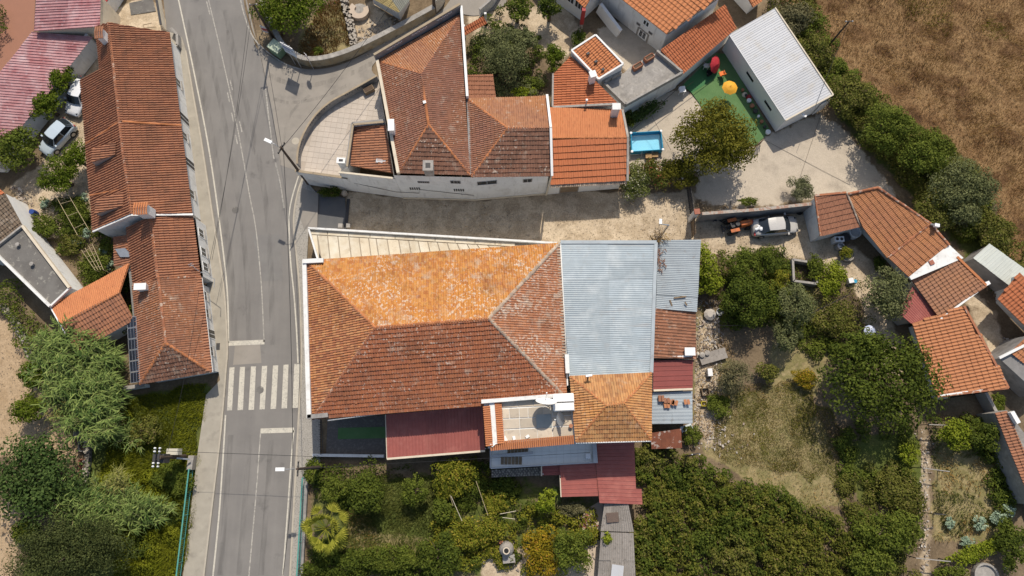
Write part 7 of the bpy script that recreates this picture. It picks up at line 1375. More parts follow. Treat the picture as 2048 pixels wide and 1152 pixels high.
def board(name, label, pts, legs, face, stripes, text=None, cat='sign'):
    """upright panel: lower edge a-b and upper edge given by heights"""
    a, b, z0, z1 = pts; t = thing(name, label, cat, a, 'road signs'); u = (b-a).normalized(); n = Vector((u.y, -u.x, 0)); n = n if n.y < 0 else -n; m = (a+b)/2
    obj('panel', MB().bar(Vector((a.x, a.y, (z0+z1)/2)), Vector((b.x, b.y, (z0+z1)/2)), .05, z1-z0), face, t); obj('rim', MB().bar(Vector((a.x, a.y, z1)), Vector((b.x, b.y, z1)), .07, .05), m_alu, t); obj('rim', MB().bar(Vector((a.x, a.y, z0)), Vector((b.x, b.y, z0)), .07, .05), m_alu, t)
    for f0, f1, g0, g1, mt in stripes: obj('print', MB().bar(a.lerp(b, f0)+n*.03+Vector((0, 0, z0+(z1-z0)*(g0+g1)/2-a.z)), a.lerp(b, f1)+n*.03+Vector((0, 0, z0+(z1-z0)*(g0+g1)/2-a.z)), .012, (z1-z0)*(g1-g0)), mt, t)
    for f in legs: p = a.lerp(b, f)-n*.06; obj('post', MB().tube([(p.x, p.y, 0), (p.x, p.y, z1+.1)], .04, 8), m_steel, t)
    return t
m_bluep = M('sign_blue', [(.02, .07, .3)], rough=.5); m_pale = M('sign_pale_blue', [(.55, .62, .7)], rough=.5); m_greyp = M('sign_grey_print', [(.3, .33, .38)], rough=.5)
bd = (P(591.7, 90, 3.6)-P(563.6, 74.5, 3.6)).normalized()
board('notice_board', 'large white and blue notice board on two posts by the curved wall', (P(596, 133)-bd*.68, P(596, 133)+bd*.68, 2.1, 3.6), (.25, .75), m_pale, [(.05, .75, .60, .70, m_bluep), (.05, .9, .82, .96, m_plastwhite), (.08, .6, .46, .5, m_greyp), (.08, .7, .34, .38, m_greyp), (.08, .5, .22, .26, m_greyp), (.78, .92, .5, .68, m_greyp)])
board('small_sign', 'small white sign with red lettering block beside the pole at the top', (P(530.5, 70), P(544, 73.5), .6, 1.5), (.2, .8), m_plastwhite, [(.1, .9, .25, .75, M('sign_red', [(.5, .06, .06)], rough=.5)), (.2, .8, .32, .42, m_plastwhite), (.25, .75, .55, .65, m_plastwhite)])
sc_ = P(627, 139); sp = thing('stop_sign', 'red octagonal stop sign on a thin post at the side road', 'sign', (sc_.x, sc_.y, 0), 'road signs'); ang = -.95
Ms = Matrix.Translation((sc_.x, sc_.y, 2.2)) @ Matrix.Rotation(ang, 4, 'Z') @ Matrix.Rotation(math.pi/2, 4, 'X') @ Matrix.Rotation(math.pi/8, 4, 'Z')
obj('rim', MB().lathe([(.46, -.012), (.46, .012)], (0, 0, 0), 8, Ms), m_plastwhite, sp); obj('plate', MB().lathe([(.40, -.0), (.40, .018)], (0, 0, 0), 8, Ms), m_redpaint, sp); obj('post', MB().tube([(sc_.x, sc_.y+.05, 0), (sc_.x, sc_.y+.05, 2.5)], .035, 8), m_steel, sp)
fc = bpy.data.curves.new('stop_lettering', 'FONT'); fc.body = 'STOP'; fc.size = .27; fc.align_x = 'CENTER'; fc.align_y = 'CENTER'; fc.extrude = .004; fc.materials.append(m_plastwhite); fo = bpy.data.objects.new('text_source', fc); COL.objects.link(fo); bpy.context.view_layer.update()
lm = bpy.data.meshes.new_from_object(fo); bpy.data.objects.remove(fo); fo = bpy.data.objects.new('lettering', lm); COL.objects.link(fo); fo.parent = sp
MF = Matrix.Translation((0, 0, 2.2)) @ Matrix.Rotation(ang, 4, 'Z') @ Matrix.Rotation(math.pi/2, 4, 'X') @ Matrix.Translation((0, 0, .024)); fo.matrix_local = MF
def railing(label, a, b, h=1.05):
    a, b = P(*a), P(*b); t = thing('railing', label, 'railing', a, 'teal pavement railings'); L0 = (b-a).length; n = int(L0/1.6); rl_ = MB()
    obj('top_rail', MB().tube([a+Vector((0, 0, h)), b+Vector((0, 0, h))], .06, 8), m_teal, t); obj('low_rail', MB().tube([a+Vector((0, 0, .3)), b+Vector((0, 0, .3))], .03, 6), m_teal, t)
    for k in range(n+1): p = a.lerp(b, k/n); obj('post', MB().tube([p, p+Vector((0, 0, h))], .035, 6), m_teal, t)
    mb = MB(); m = int(L0/.16)
    for k in range(m): p = a.lerp(b, (k+.5)/m); mb.tube([p+Vector((0, 0, .3)), p+Vector((0, 0, h))], .012, 4, False)
    o = obj('bars', mb, m_teal, t, 'stuff'); return t
railing('teal railing along the left pavement below the zebra crossing', (389, 938), (362, 1170)); railing('teal railing along the right pavement beside the fan palm', (612, 955), (600, 1170))
lowwall('railing_plinth', 'dark footing wall under the right-hand teal railing', [P(615, 955), P(604, 1170)], .35, .25, m_wallgrey)
sb = thing('stone_block', 'small rough stone block where the left teal railing starts', 'stone block', P(388, 925)); c = P(388, 925); obj('block', MB().box((c.x, c.y, .35), (.5, 1.15, .7), -.06), m_stone, sb); obj('cap', MB().box((c.x+.05, c.y, .74), (.4, 1.1, .08), -.06), m_conc, sb)
# ------------------------------------------------------------------ patio
carp = [(1364, 172), (1394, 138), (1428, 106), (1453, 108), (1541, 262), (1512, 290), (1445, 300), (1398, 206), (1381, 183)]
tag(obj('artificial_turf', MB().prism([tuple(P(x, y).xy) for x, y in carp], 0, .025), m_turf), 'green artificial turf carpet between warehouse and terrace', 'turf mat')
def parasol(label, px, py, h, r, mat, tilt=(0, 0), n=8):
    c = P(px, py, h); t = thing('parasol', label, 'parasol', (c.x, c.y, 0), 'garden parasols'); Mx = Matrix.Translation((c.x, c.y, h)) @ Matrix.Rotation(tilt[0], 4, 'X') @ Matrix.Rotation(tilt[1], 4, 'Y'); mb = MB(); ap = Mx @ Vector((0, 0, .12)); rim = []
    for k in range(n*2):
        a = math.pi*k/n; rr = r if k % 2 == 0 else r*.93; rim.append(Mx @ Vector((rr*math.cos(a), rr*math.sin(a), -.22 if k % 2 == 0 else -.19)))
    mid = [ap.lerp(q, .55)+Vector((0, 0, .045)) for q in rim]
    for k in range(n*2): j = (k+1) % (n*2); mb.poly([ap, mid[k], mid[j]]); mb.poly([mid[k], rim[k], rim[j], mid[j]])
    obj('canopy', mb, mat, t); obj('pole', MB().tube([(c.x+.01, c.y, 0), Mx @ Vector((0, 0, -.5)), ap], .022, 6), m_plastwhite, t); obj('finial', MB().lathe([(.02, 0), (.035, .04), (.01, .1)], tuple(ap), 8), m_dark, t)
    rb = MB()
    for k in range(n): rb.tube([ap-Vector((0, 0, .02)), rim[2*k]-Vector((0, 0, .01))], .01, 4)
    obj('ribs', rb, m_steel, t); return t
parasol('open yellow parasol on the green artificial turf', 1461, 173, 1.7, .74, M('yellow_canvas', [(.72, .36, .03), (.66, .31, .03)], 2, .7)); parasol('red parasol tilted over beside the warehouse wall', 1434, 129, 1.2, .85, M('red_canvas', [(.5, .035, .045), (.42, .03, .04)], 2, .7), (.55, .75)); parasol('blue and white parasol by the dark garden trees', 1742, 661, 1.7, .52, M('bluewhite_canvas', [(.3, .36, .55), (.62, .64, .7)], 4, .7))
def chair(label, px, py, rz, mat):
    c = P(px, py); t = thing('garden_chair', label, 'chair', (c.x, c.y, 0), 'garden chairs'); ca, sa = math.cos(rz), math.sin(rz); q = lambda x, y, z: (c.x+x*ca-y*sa, c.y+x*sa+y*ca, z)
    obj('seat', MB().box(q(0, 0, .42), (.46, .46, .05), rz), mat, t); obj('backrest', MB().bar(q(-.24, 0, .42), q(-.36, 0, .9), .44, .04, up=(ca, sa, 0)), mat, t)
    for x, y in ((.2, .2), (.2, -.2), (-.2, .2), (-.2, -.2)): obj('leg', MB().bar(q(x, y, 0), q(x, y, .42), .04, .04), m_steel if mat is m_orangeplast else mat, t)
    for s in (-.24, .24): obj('armrest', MB().box(q(-.02, s, .62), (.42, .05, .04), rz), mat, t)
chair('bright orange folding chair under the red parasol', 1441, 152, 1.9, m_orangeplast); chair('white plastic chair on the turf near the lean-to', 1410, 136, 1.5, m_plastwhite); chair('white chair standing by the hedge corner of the lane', 1358, 359, .6, m_plastwhite)
tb = thing('table', 'small square white table on the shaded patio edge', 'table', P(1361, 186)); c = P(1361, 186); obj('tabletop', MB().box((c.x, c.y, .72), (.62, .62, .04), .15), m_plastwhite, tb)
for x, y in ((.24, .24), (-.24, .24), (.24, -.24), (-.24, -.24)): obj('leg', MB().box((c.x+x, c.y+y, .35), (.05, .05, .7)), m_plastwhite, tb)
pt = thing('plant_pot', 'large black plant pot on the green turf', 'pot', P(1416, 151)); obj('pot', MB().lathe([(.14, 0), (.26, .5), (.3, .52), (.3, .56), (.25, .56), (.24, .45)], tuple(P(1416, 151)), 16), m_black, pt)
for x, y, w in ((1489, 190, 'beige folded cloth beside the yellow parasol'), (1497, 195, 'reddish toy heap against the warehouse wall')): c = P(x, y); tag(obj('patio_item', MB().lathe([(.05, 0), (.3, .05), (.22, .2), (.05, .28)], tuple(c), 7), m_cream if x < 1490 else m_redpaint), w, 'patio clutter')
tag(obj('broom', MB().tube([P(1364, 180, .1), P(1387, 163, .5)], .02).box(tuple(P(1364, 180, .08)), (.4, .08, .12), .7), m_wood), 'broom lying on the shaded turf by the terrace wall', 'broom')
pl = thing('frame_pool', 'rectangular blue frame pool on the patio', 'pool', P(1295, 287)); pc = [P(1264, 303, .66), P(1326, 299, .66), P(1322, 262, .66), P(1262, 266, .66)]
for a, b in zip(pc, pc[1:]+pc[:1]):
    d = (b-a).normalized(); obj('side_wall', MB().bar((a.x, a.y, .32), (b.x, b.y, .32), .05, .64), m_blue, pl); obj('frame_tube', MB().tube([a, b], .045, 8), m_blue, pl)
    for f in (.33, .66): p = a.lerp(b, f); o_ = (p-(pc[0]+pc[2])/2); o_.z = 0; o_ = Vector((-d.y, d.x, 0))*(1 if o_.dot(Vector((-d.y, d.x, 0))) > 0 else -1); obj('strut', MB().tube([p, p+o_*.3-Vector((0, 0, .64))], .02, 6), m_plastwhite, pl)
for p in pc: obj('corner_cap', MB().lathe([(.02, -.06), (.12, -.05), (.12, .05), (.02, .07)], tuple(p), 10), m_plastwhite, pl)
ins = inset([p.xy for p in pc], .06); obj('liner', MB().poly([(x, y, .03) for x, y in ins]), M('liner_floor', [(.42, .72, .82), (.36, .66, .78)], 1, .5), pl)
wm, wt_, wb_, wo_ = _nodes('pool_water'); wb_.inputs['Base Color'].default_value = (.3, .6, .7, 1); wb_.inputs['Roughness'].default_value = .04; tb_ = wt_.nodes.new('ShaderNodeBsdfTransparent'); tb_.inputs[0].default_value = (.78, .95, 1, 1); mx_ = wt_.nodes.new('ShaderNodeMixShader'); mx_.inputs[0].default_value = .88; wt_.links.new(wb_.outputs[0], mx_.inputs[1]); wt_.links.new(tb_.outputs[0], mx_.inputs[2]); wt_.links.new(mx_.outputs[0], wo_.inputs[0])
bn_ = wt_.nodes.new('ShaderNodeBump'); bn_.inputs['Strength'].default_value = .15; wt_.links.new(_noise(wt_, 3, 3), bn_.inputs['Height']); wt_.links.new(bn_.outputs[0], wb_.inputs['Normal'])
obj('water', MB().poly([(x, y, .42) for x, y in ins]), wm, pl)
for x, y, w, s in ((1296, 314, 'left wooden step box by the pool', .55), (1309, 311, 'right, lower wooden step box by the pool', .42)):
    t = thing('step_box', w, 'step', P(x, y), 'wooden steps by the pool'); c = P(x, y)
    for k in range(4): obj('slat', MB().box((c.x, c.y-.2+k*.135, s*.6), (.58, .11, .04)), M('step_wood%d' % k if False else 'step_wood', [(.42, .27, .13), (.36, .23, .11)], 4, .8), t)
    obj('base', MB().box((c.x, c.y, s*.3), (.52, .5, s*.55)), m_wood, t)
gp = thing('garden_gate', 'small slatted wooden gate by the large yard tree', 'gate', P(1511, 296))
for k in range(6): p = P(1504+k*3.2, 300-k*2.4); obj('slat', MB().box((p.x, p.y, .5), (.09, .03, 1.0), .6), m_wood, gp)
obj('rail', MB().bar(P(1502, 302, .8), P(1522, 287, .8), .03, .08).bar(P(1502, 302, .3), P(1522, 287, .3), .03, .08), m_wood, gp)
tag(obj('artificial_turf', MB().prism([tuple(P(x, y).xy) for x, y in ((1366, 172), (1395, 140), (1420, 112), (1440, 150), (1384, 186))], .025, .04), M('turf_left_strip', [(.05, .16, .065), (.065, .18, .07)], .8, .95, bump=(.3, 90))), 'darker strip of artificial turf laid along the terrace side', 'turf mat')
for k in range(9):
    x, y = 1484+k*6.3, 182+k*10.5; c = P(x, y); mb = MB(); r = rng.uniform(.12, .26); mb.lathe([(r*.8, 0), (r, .25), (r*.9, .3), (r*.5, .3)], tuple(c), 10)
    tag(obj('flower_pot', mb, [m_terracotta, m_dark, m_plastwhite][k % 3]), ['first', 'second', 'third', 'fourth', 'fifth', 'sixth', 'seventh', 'eighth', 'ninth'][k]+' pot from the top in the row along the warehouse wall', 'pot', 'pots along the warehouse wall')
# ------------------------------------------------------------------ yard wall, gates, parked junk
lowwall('yard_wall', 'rendered wall coloured dark for its shaded face, with brick-edged top, behind the parked sedan', [P(1392, 442), P(1500, 434), P(1612, 422)], 2.0, .22, m_wallgrey, M('wall_top', [(.36, .29, .23), (.3, .17, .12), (.38, .34, .29), (.22, .2, .18)], 2.2, .9))  # wall colour carries the shade of its south face
gpil = thing('gate_pillar', 'white gate pillar with terracotta top at the end of the yard wall', 'pillar', P(1380, 441)); c = P(1380, 441); obj('shaft', MB().box((c.x, c.y, 1.2), (.4, .4, 2.4), .1), m_white, gpil); obj('cap', MB().box((c.x, c.y, 2.46), (.5, .5, .14), .1), m_brick, gpil)
def slatgate(label, a, b, h, mat, n):
    a, b = P(*a), P(*b); t = thing('slatted_gate', label, 'gate', a, 'yard gates')
    for k in range(n): p = a.lerp(b, (k+.5)/n); d = b-a; obj('slat', MB().box((p.x, p.y, h/2+.05), ((b-a).length/n*.6, .05, h), math.atan2(d.y, d.x)), mat, t)
    obj('rail', MB().bar(a+Vector((0, 0, h*.85)), b+Vector((0, 0, h*.85)), .09, .08).bar(a+Vector((0, 0, .3)), b+Vector((0, 0, .3)), .09, .08), mat, t)
slatgate('rust-brown slatted gate below the white gate pillar', (1381, 445), (1383, 477), 1.5, m_wood, 10); slatgate('dark sliding gate between lane and concrete yard', (1372, 372), (1380, 430), 1.4, m_dark, 14)
for x, y, r, w in ((1440, 440, .5, 'dark scrap heap left of the tractor'), (1450, 425, .4, 'dark scrap heap against the yard wall above the tractor'), (1540, 425, .45, 'pile of boards against the yard wall above the sedan')):
    c = P(x, y); mb = MB()
    for k in range(12): p = c+Vector((rng.normal()*r, rng.normal()*r*.5, rng.uniform(.08, .35))); mb.box(tuple(p), (rng.uniform(.2, .8), rng.uniform(.06, .2), .06), rng.uniform(0, 3))
    tag(obj('scrap_heap', mb, m_debris if x > 1500 else m_dark), w, 'scrap', 'scrap in the yard')
ty_ = P(1598, 424); tag(obj('tyre', MB().lathe([(.16, 0), (.3, .02), (.32, .1), (.3, .18), (.16, .2)], tuple(ty_), 16), m_black), 'old tyre lying in the corner behind the sedan', 'tyre')
# items in front of the bent row house
gst = thing('gas_cooker', 'white two-ring cooker standing under the brown lean-to eave', 'cooker', P(1671, 483)); c = P(1671, 483); obj('body', MB().box((c.x, c.y, .4), (.85, .5, .8), .05), m_plastwhite, gst)
for s in (-.2, .2): obj('ring', MB().lathe([(.05, 0), (.14, 0), (.14, .02), (.05, .02)], (c.x+s, c.y, .805), 14), m_dark, gst)
for x, y, r, w in ((1675, 496, .3, 'grey metal drum below the cooker'), (1704, 468, .55, 'large white tub in the shade of the eave')): tag(obj('drum', MB().lathe([(r, 0), (r, .7), (r*.85, .7), (r*.8, .4)], tuple(P(x, y)), 16), m_steel if r < .4 else m_plastwhite), w, 'drum')
tag(obj('wheelbarrow_tray', MB().lathe([(.15, .3), (.4, .55), (.42, .6), (.36, .6)], tuple(P(1686, 478)), 12), m_dark), 'dark upturned bowl beside the cooker', 'bowl')
tag(obj('planter_ring', MB().lathe([(.62, 0), (.68, .35), (.6, .35), (.56, .2)], tuple(P(1691, 510)), 18), m_conc), 'round concrete planter holding the yellowish bush', 'planter')
wt2 = thing('wash_tub', 'white and blue tubs on the ground by the yellow-green bush', 'tub', P(1702, 563)); obj('tub', MB().box(tuple(P(1700, 562, .25)), (.45, .45, .5), .2), m_plastwhite, wt2); obj('bucket', MB().lathe([(.14, 0), (.18, .35), (.15, .35)], tuple(P(1707, 564)), 12), m_blue, wt2)
tr = thing('concrete_trough', 'deep concrete trough half filled with shadow in the right garden', 'trough', P(1605, 545)); tq = [P(1580, 566), P(1626, 572), P(1632, 532), P(1578, 524)]
for a, b in zip(tq, tq[1:]+tq[:1]): obj('side', MB().bar((a.x, a.y, .45), (b.x, b.y, .45), .2, .9), m_conc, tr)
obj('floor', MB().poly([(p.x, p.y, .03) for p in tq]), m_soilbed, tr)
def stones_on(name, label, poly, n, size, mat):
    pl = [P(a, b) for a, b in poly]; xs = [p.x for p in pl]; ys = [p.y for p in pl]; x = rng.uniform(min(xs), max(xs), n); y = rng.uniform(min(ys), max(ys), n); k = inpoly(x, y, pl); x, y = x[k], y[k]; n = len(x); r = size*rng.uniform(.4, 1.5, n); a = rng.uniform(0, 6.28, n)
    V = np.stack([np.stack([x+r*np.cos(a+j*2.09)*rng.uniform(.7, 1.2, n), y+r*np.sin(a+j*2.09), np.full(n, -.01)], 1) for j in range(3)]+[np.stack([x, y, r*.8], 1)], 1).reshape(-1, 3); b = (np.arange(n)*4)[:, None]
    F = np.concatenate([b+np.array([[0, 1, 3]]), b+np.array([[1, 2, 3]]), b+np.array([[2, 0, 3]])]); o = npmesh(name, V, F, mat, None, 'stuff'); o['label'] = label; o['category'] = 'gravel'
m_grav = M('loose_gravel', [(.45, .36, .26), (.35, .28, .2)], 2, .9, .6)
stones_on('gravel', 'loose stones strewn over the dirt lane', [(695, 392), (950, 404), (1100, 390), (1390, 384), (1400, 482), (1110, 486), (700, 464)], 2600, .045, m_grav); stones_on('gravel', 'loose stones over the ground around the parked sedan', [(1390, 445), (1600, 430), (1720, 500), (1780, 570), (1690, 560), (1600, 512), (1410, 520)], 1600, .05, m_grav); stones_on('gravel', 'loose stones in the gravel yard of the parked hatchbacks', [(110, 215), (160, 180), (178, 330), (180, 470), (60, 460), (40, 370), (100, 320)], 1100, .05, m_grav)
stones_on('gravel', 'rubble bits along the shed path', [(1392, 600), (1450, 600), (1440, 900), (1388, 900)], 1800, .07, m_debris); stones_on('gravel', 'clods on the sandy plot at the left', [(-40, 650), (30, 650), (90, 780), (150, 900), (-40, 910)], 900, .05, M('sand_clod', [(.3, .23, .16), (.24, .18, .12)], 2, .95))
# alley clutter at right
def pile(name, label, cat, pts, n, spread, size, mat, group=None):
    mb = MB()
    for k in range(n):
        q = pts[int(rng.integers(len(pts)))]; c = P(*q)+Vector((rng.normal()*spread, rng.normal()*spread, rng.uniform(.0, .3*size+.06))); M_ = Matrix.Translation(c) @ Matrix.Rotation(rng.uniform(-.5, .5), 4, 'X') @ Matrix.Rotation(rng.uniform(-.5, .5), 4, 'Y') @ Matrix.Rotation(rng.uniform(0, 3), 4, 'Z') @ Matrix.Translation(-c); s = size*rng.uniform(.4, 1.4)
        mb.box(tuple(c), (s, s*rng.uniform(.2, .8), s*rng.uniform(.06, .35)), 0, M_)
    o = obj(name, mb, mat, None, 'stuff'); tag(o, label, cat, group); return o
pile('rubble', 'pale rubble and rubbish along the path behind the sheds', 'rubble', [(1420, 695), (1418, 680), (1435, 700), (1410, 660), (1428, 640), (1400, 720), (1410, 790), (1405, 800), (1425, 810)], 150, .5, .22, m_debris); pile('rubble', 'scattered rubbish beyond the rusty lean-to', 'rubble', [(1420, 860), (1440, 880), (1470, 880), (1395, 850), (1450, 900)], 90, .7, .16, m_debris)
pile('rubble', 'broken stones in the ruined plot at the top', 'rubble', [(720, 70), (735, 85), (745, 60), (760, 45), (725, 95), (770, 60)], 160, .6, .2, m_stone); pile('rubble', 'stones and pots heap by the alley bend', 'rubble', [(2012, 690), (2022, 688), (2018, 698)], 40, .35, .2, m_debris); pile('branch_heap', 'grey brushwood heaped behind the square brown roof', 'brushwood', [(1992, 580), (2000, 590), (2010, 582)], 70, .4, .3, m_wood)
pile('rubble', 'loose pale stones on the stone path in the right plot', 'rubble', [(1848+rng.uniform(-6, 6), y) for y in range(870, 1150, 8)], 260, .25, .12, m_debris)
pile('rubble', 'pale stones and litter around the white garden oven', 'rubble', [(1030, 1110), (1045, 1125), (1060, 1130), (1040, 1085), (1190, 1100)], 70, .45, .14, m_debris)
pile('firewood', 'small heap of chopped firewood beside the wooden frame', 'firewood', [(1165, 1045), (1172, 1050), (1178, 1042)], 80, .3, .16, MT['shedbrown'] if False else m_brick)
sl_ = thing('concrete_slab', 'long grey slab lying askew on the rubble behind the sheds', 'slab', P(1425, 712)); obj('slab', MB().bar(P(1400, 720, .3), P(1452, 705, .35), .95, .12), m_fibre, sl_)
for x, y, w in ((1404, 710, 'left of two round concrete lids on the askew slab'), (1414, 706, 'right of two round concrete lids on the askew slab')): tag(obj('concrete_disc', MB().lathe([(.22, 0), (.24, .12), (.1, .16)], tuple(P(x, y, .42)), 14), m_conc), w, 'lid')
tag(obj('white_box', MB().box(tuple(P(1419, 745, .3)), (.4, .65, .5), .05), m_plastwhite), 'white upright box by the path behind the red shed', 'box')
tag(obj('rubble_sack', MB().lathe([(.1, 0), (.5, .1), (.55, .3), (.3, .5), (.05, .5)], tuple(P(1418, 630)), 9), m_debris), 'bulging pale rubbish sack below the zinc shed', 'sack')
bk = thing('wash_basin', 'small metal basin beside the rubbish sack', 'basin', P(1438, 625)); obj('basin', MB().lathe([(.2, 0), (.3, .3), (.33, .3), (.27, .05)], tuple(P(1438, 625)), 12), m_steel, bk)
ct = thing('crate', 'open wooden crate on the path below the white box', 'crate', P(1409, 784)); c = P(1409, 784)
for sx_, sy_, lx, ly in ((0, .3, .6, .05), (0, -.3, .6, .05), (.3, 0, .05, .6), (-.3, 0, .05, .6)): obj('side', MB().box((c.x+sx_, c.y+sy_, .2), (lx, ly, .4), .12), m_wood, ct)
yc = thing('yellow_crate', 'yellow plastic crate near the grey shed', 'crate', P(1406, 808)); c = P(1406, 808); m_y = M('yellow_plastic', [(.6, .5, .04)], rough=.5)
for sx_, sy_, lx, ly in ((0, .18, .4, .04), (0, -.18, .4, .04), (.2, 0, .04, .36), (-.2, 0, .04, .36)): obj('side', MB().box((c.x+sx_, c.y+sy_, .15), (lx, ly, .3)), m_y, yc)
bp = thing('leaning_sheet', 'pale blue and white panel leaning at the rusty lean-to', 'panel', P(1374, 856)); obj('panel', MB().bar(P(1362, 860, .5), P(1384, 852, .8), .5, .03), M('bluish_panel', [(.5, .62, .68), (.7, .74, .75)], 2, .6), bp)
for k, (x, y, n, w) in enumerate(((1322, 797, 4, 'leftmost, tallest stack of dark loose roof tiles on the grey shed'), (1333, 801, 3, 'second stack of loose roof tiles on the grey shed'), (1342, 804, 2, 'small stack of orange tiles right of the dark stacks'), (1349, 806, 2, 'slanting tile pair on the grey shed'), (1333, 811, 2, 'lowest tile pair on the grey shed'), (1373, 804, 1, 'single pair of tiles apart at the right on the grey shed'))):
    t = thing('tile_stack', w, 'roof tiles', P(x, y, 2.75), 'loose tiles on the grey shed')
    for j in range(n):
        for s in (-1, 1): obj('tile', MB().box(tuple(P(x, y, 2.62+.06+j*.09)+Vector((s*.13, 0, .14))), (.22, .42 if k else .5, .05), [.05, .1, -.2, -.3, .1, .15][k]), MT['shedbrown'] if k < 2 else MT['barn'], t)
for x0, y0, x1, y1, w in ((1312, 613, 1318, 601, 'short plank at the left edge of the zinc shed'), (1348, 596, 1372, 593, 'long stick across the zinc shed roof'), (1340, 600, 1344, 612, 'pale plank in the middle of the zinc shed roof'), (1370, 604, 1374, 611, 'short stick at the right of the zinc shed roof')): tag(obj('plank', MB().bar(P(x0, y0, 3.55), P(x1, y1, 3.45), .12, .05), m_wood), w, 'plank', 'planks on the zinc shed')
mb = MB()
for k in range(46):
    a = P(1316+rng.uniform(-6, 6), 468+rng.uniform(-12, 20), 4.0); d = Vector((rng.normal(), rng.normal(), rng.uniform(-.3, .5)))*rng.uniform(.4, 1.1); mb.tube([a, a+d*.5+Vector((0, 0, .1)), a+d], [.015, .01, .004], 4, False)
tag(obj('dead_twigs', mb, m_bark), 'bare dead branches tangled at the corner of the zinc shed roof', 'branches')
mb = MB()
for k in range(60):
    a = P(1317+rng.uniform(-3, 7)+(rng.random() < .2)*12, 496+rng.uniform(0, 46), 3.72); d = Vector((rng.normal()*.14, rng.normal()*.2, .02)); mb.bar(a, a+d, .06, .03)
o = obj('dry_debris', mb, M('rusty_litter', [(.16, .08, .055), (.22, .13, .09)], 3, .95), None, 'stuff'); tag(o, 'rust-coloured dry plant litter along the gutter of the zinc shed', 'plant litter')
# dishes
def dish(label, c, nrm, r, mat, foot, sub):
    t = thing('satellite_dish', label, 'satellite dish', (c.x, c.y, RZ), 'satellite dishes'); q = nrm.to_track_quat('Z', 'Y').to_matrix().to_4x4(); Mx = Matrix.Translation(c) @ q; mb = MB(); n = 24
    rows = [[Mx @ Vector((rr*r*math.cos(2*math.pi*k/n), rr*r*1.06*math.sin(2*math.pi*k/n), .28*r*rr*rr)) for k in range(n+1)] for rr in (0.02, .35, .7, 1.0)]; grid(mb, rows); grid(mb, [[p-nrm*.02 for p in rw] for rw in rows][::-1]); obj('reflector', mb, mat, t, smooth=True)
    f = Mx @ Vector((0, -r*.25, r*1.0)); obj('feed_arm', MB().tube([Mx @ Vector((0, -r, .25*r)), f], .025, 6), m_steel, t); obj('feed_horn', MB().lathe([(.03, 0), (.06, .03), (.06, .15), (.03, .18)], tuple(f-Vector((0, 0, .08))), 8), m_lampwhite, t)
    obj('mast', MB().tube([foot, c-nrm*.1], .04, 8), m_steel, t); obj('brace', MB().tube([foot+Vector((.3, .0, 0)), c-nrm*.06+Vector((0, 0, -.2))], .02, 6), m_steel, t)
dc = P(1092, 808, 6.9); dish('large satellite dish seen edge-on above the roof terrace', dc, Vector((.06, .93, .34)).normalized(), .82, m_lampwhite, P(1100, 815, RZ), 0)
dc = P(1124, 838, 6.2); dish('smaller grey satellite dish beside the white rooftop tank', dc, Vector((-.85, -.1, .42)).normalized(), .55, m_steel, P(1130, 842, RZ), 0)
sq_ = thing('grey_mat', 'square grey mat lying on the roof terrace under the large dish', 'mat', P(1088, 843, RZ)); obj('mat', MB().box(tuple(P(1088, 842, RZ+.03)), (1.2, 1.05, .03), .04), M('mat_grey', [(.3, .32, .31), (.25, .27, .26)], 2, .9), sq_)
tag(obj('terrace_bucket', MB().lathe([(.12, 0), (.16, .35), (.13, .35)], tuple(P(1141, 852, RZ)), 12), m_terracotta), 'small brown bucket in the corner of the roof terrace', 'bucket')
ac = thing('terrace_stool', 'white stool-like frame at the end of the low white-tiled terrace', 'stool', P(1175, 912, 2.35)); c = P(1175, 912, 2.35); obj('seat', MB().box((c.x, c.y, c.z+.45), (.4, .4, .05)), m_plastwhite, ac)
for x, y in ((.16, .16), (-.16, .16), (.16, -.16), (-.16, -.16)): obj('leg', MB().box((c.x+x, c.y+y, c.z+.22), (.04, .04, .44)), m_plastwhite, ac)
# garden oven
ov = thing('garden_oven', 'round white garden oven with dark chimney mouth among the vines', 'oven', P(1013, 1094)); c = P(1013, 1096); obj('base', MB().lathe([(.6, 0), (.6, .7), (.5, .95), (.32, 1.2), (.28, 1.3)], tuple(c), 18), m_conc, ov); obj('chimney', MB().lathe([(.26, 1.25), (.22, 1.5), (.28, 1.52), (.28, 1.62), (.2, 1.62), (.18, 1.5)], tuple(c), 16), m_cream, ov); obj('chimney_mouth', MB().lathe([(.05, 0), (.18, 0), (.18, .02), (.05, .02)], (c.x, c.y, 1.58), 16), m_black, ov); obj('worktop', MB().box((c.x+.2, c.y-.75, .4), (1.0, .6, .8), .1), m_conc, ov)
tag(obj('clay_jar', MB().lathe([(.1, 0), (.2, .2), (.14, .42), (.17, .48)], tuple(P(1002, 1083)), 12), m_terracotta), 'pinkish clay jar beside the garden oven', 'jar')
for k, (x0, y0, x1, y1, w) in enumerate(((952, 962, 976, 1031, 'long leaning garden pole by the grape vine'), (1000, 1028, 1032, 1022, 'white pole lying across the sprawling vine'), (1005, 1035, 1030, 1038, 'second white pole below the one across the vine'), (902, 992, 924, 1042, 'pale post at the right border of the lower lawn'), (900, 990, 906, 1012, 'thin stick beside the pale post'))): tag(obj('garden_pole', MB().tube([P(x0, y0, 2.1), P(x1, y1, 1.7)], .022, 6), m_bamboo if k in (0, 4) else m_cream), w, 'pole', 'garden poles')
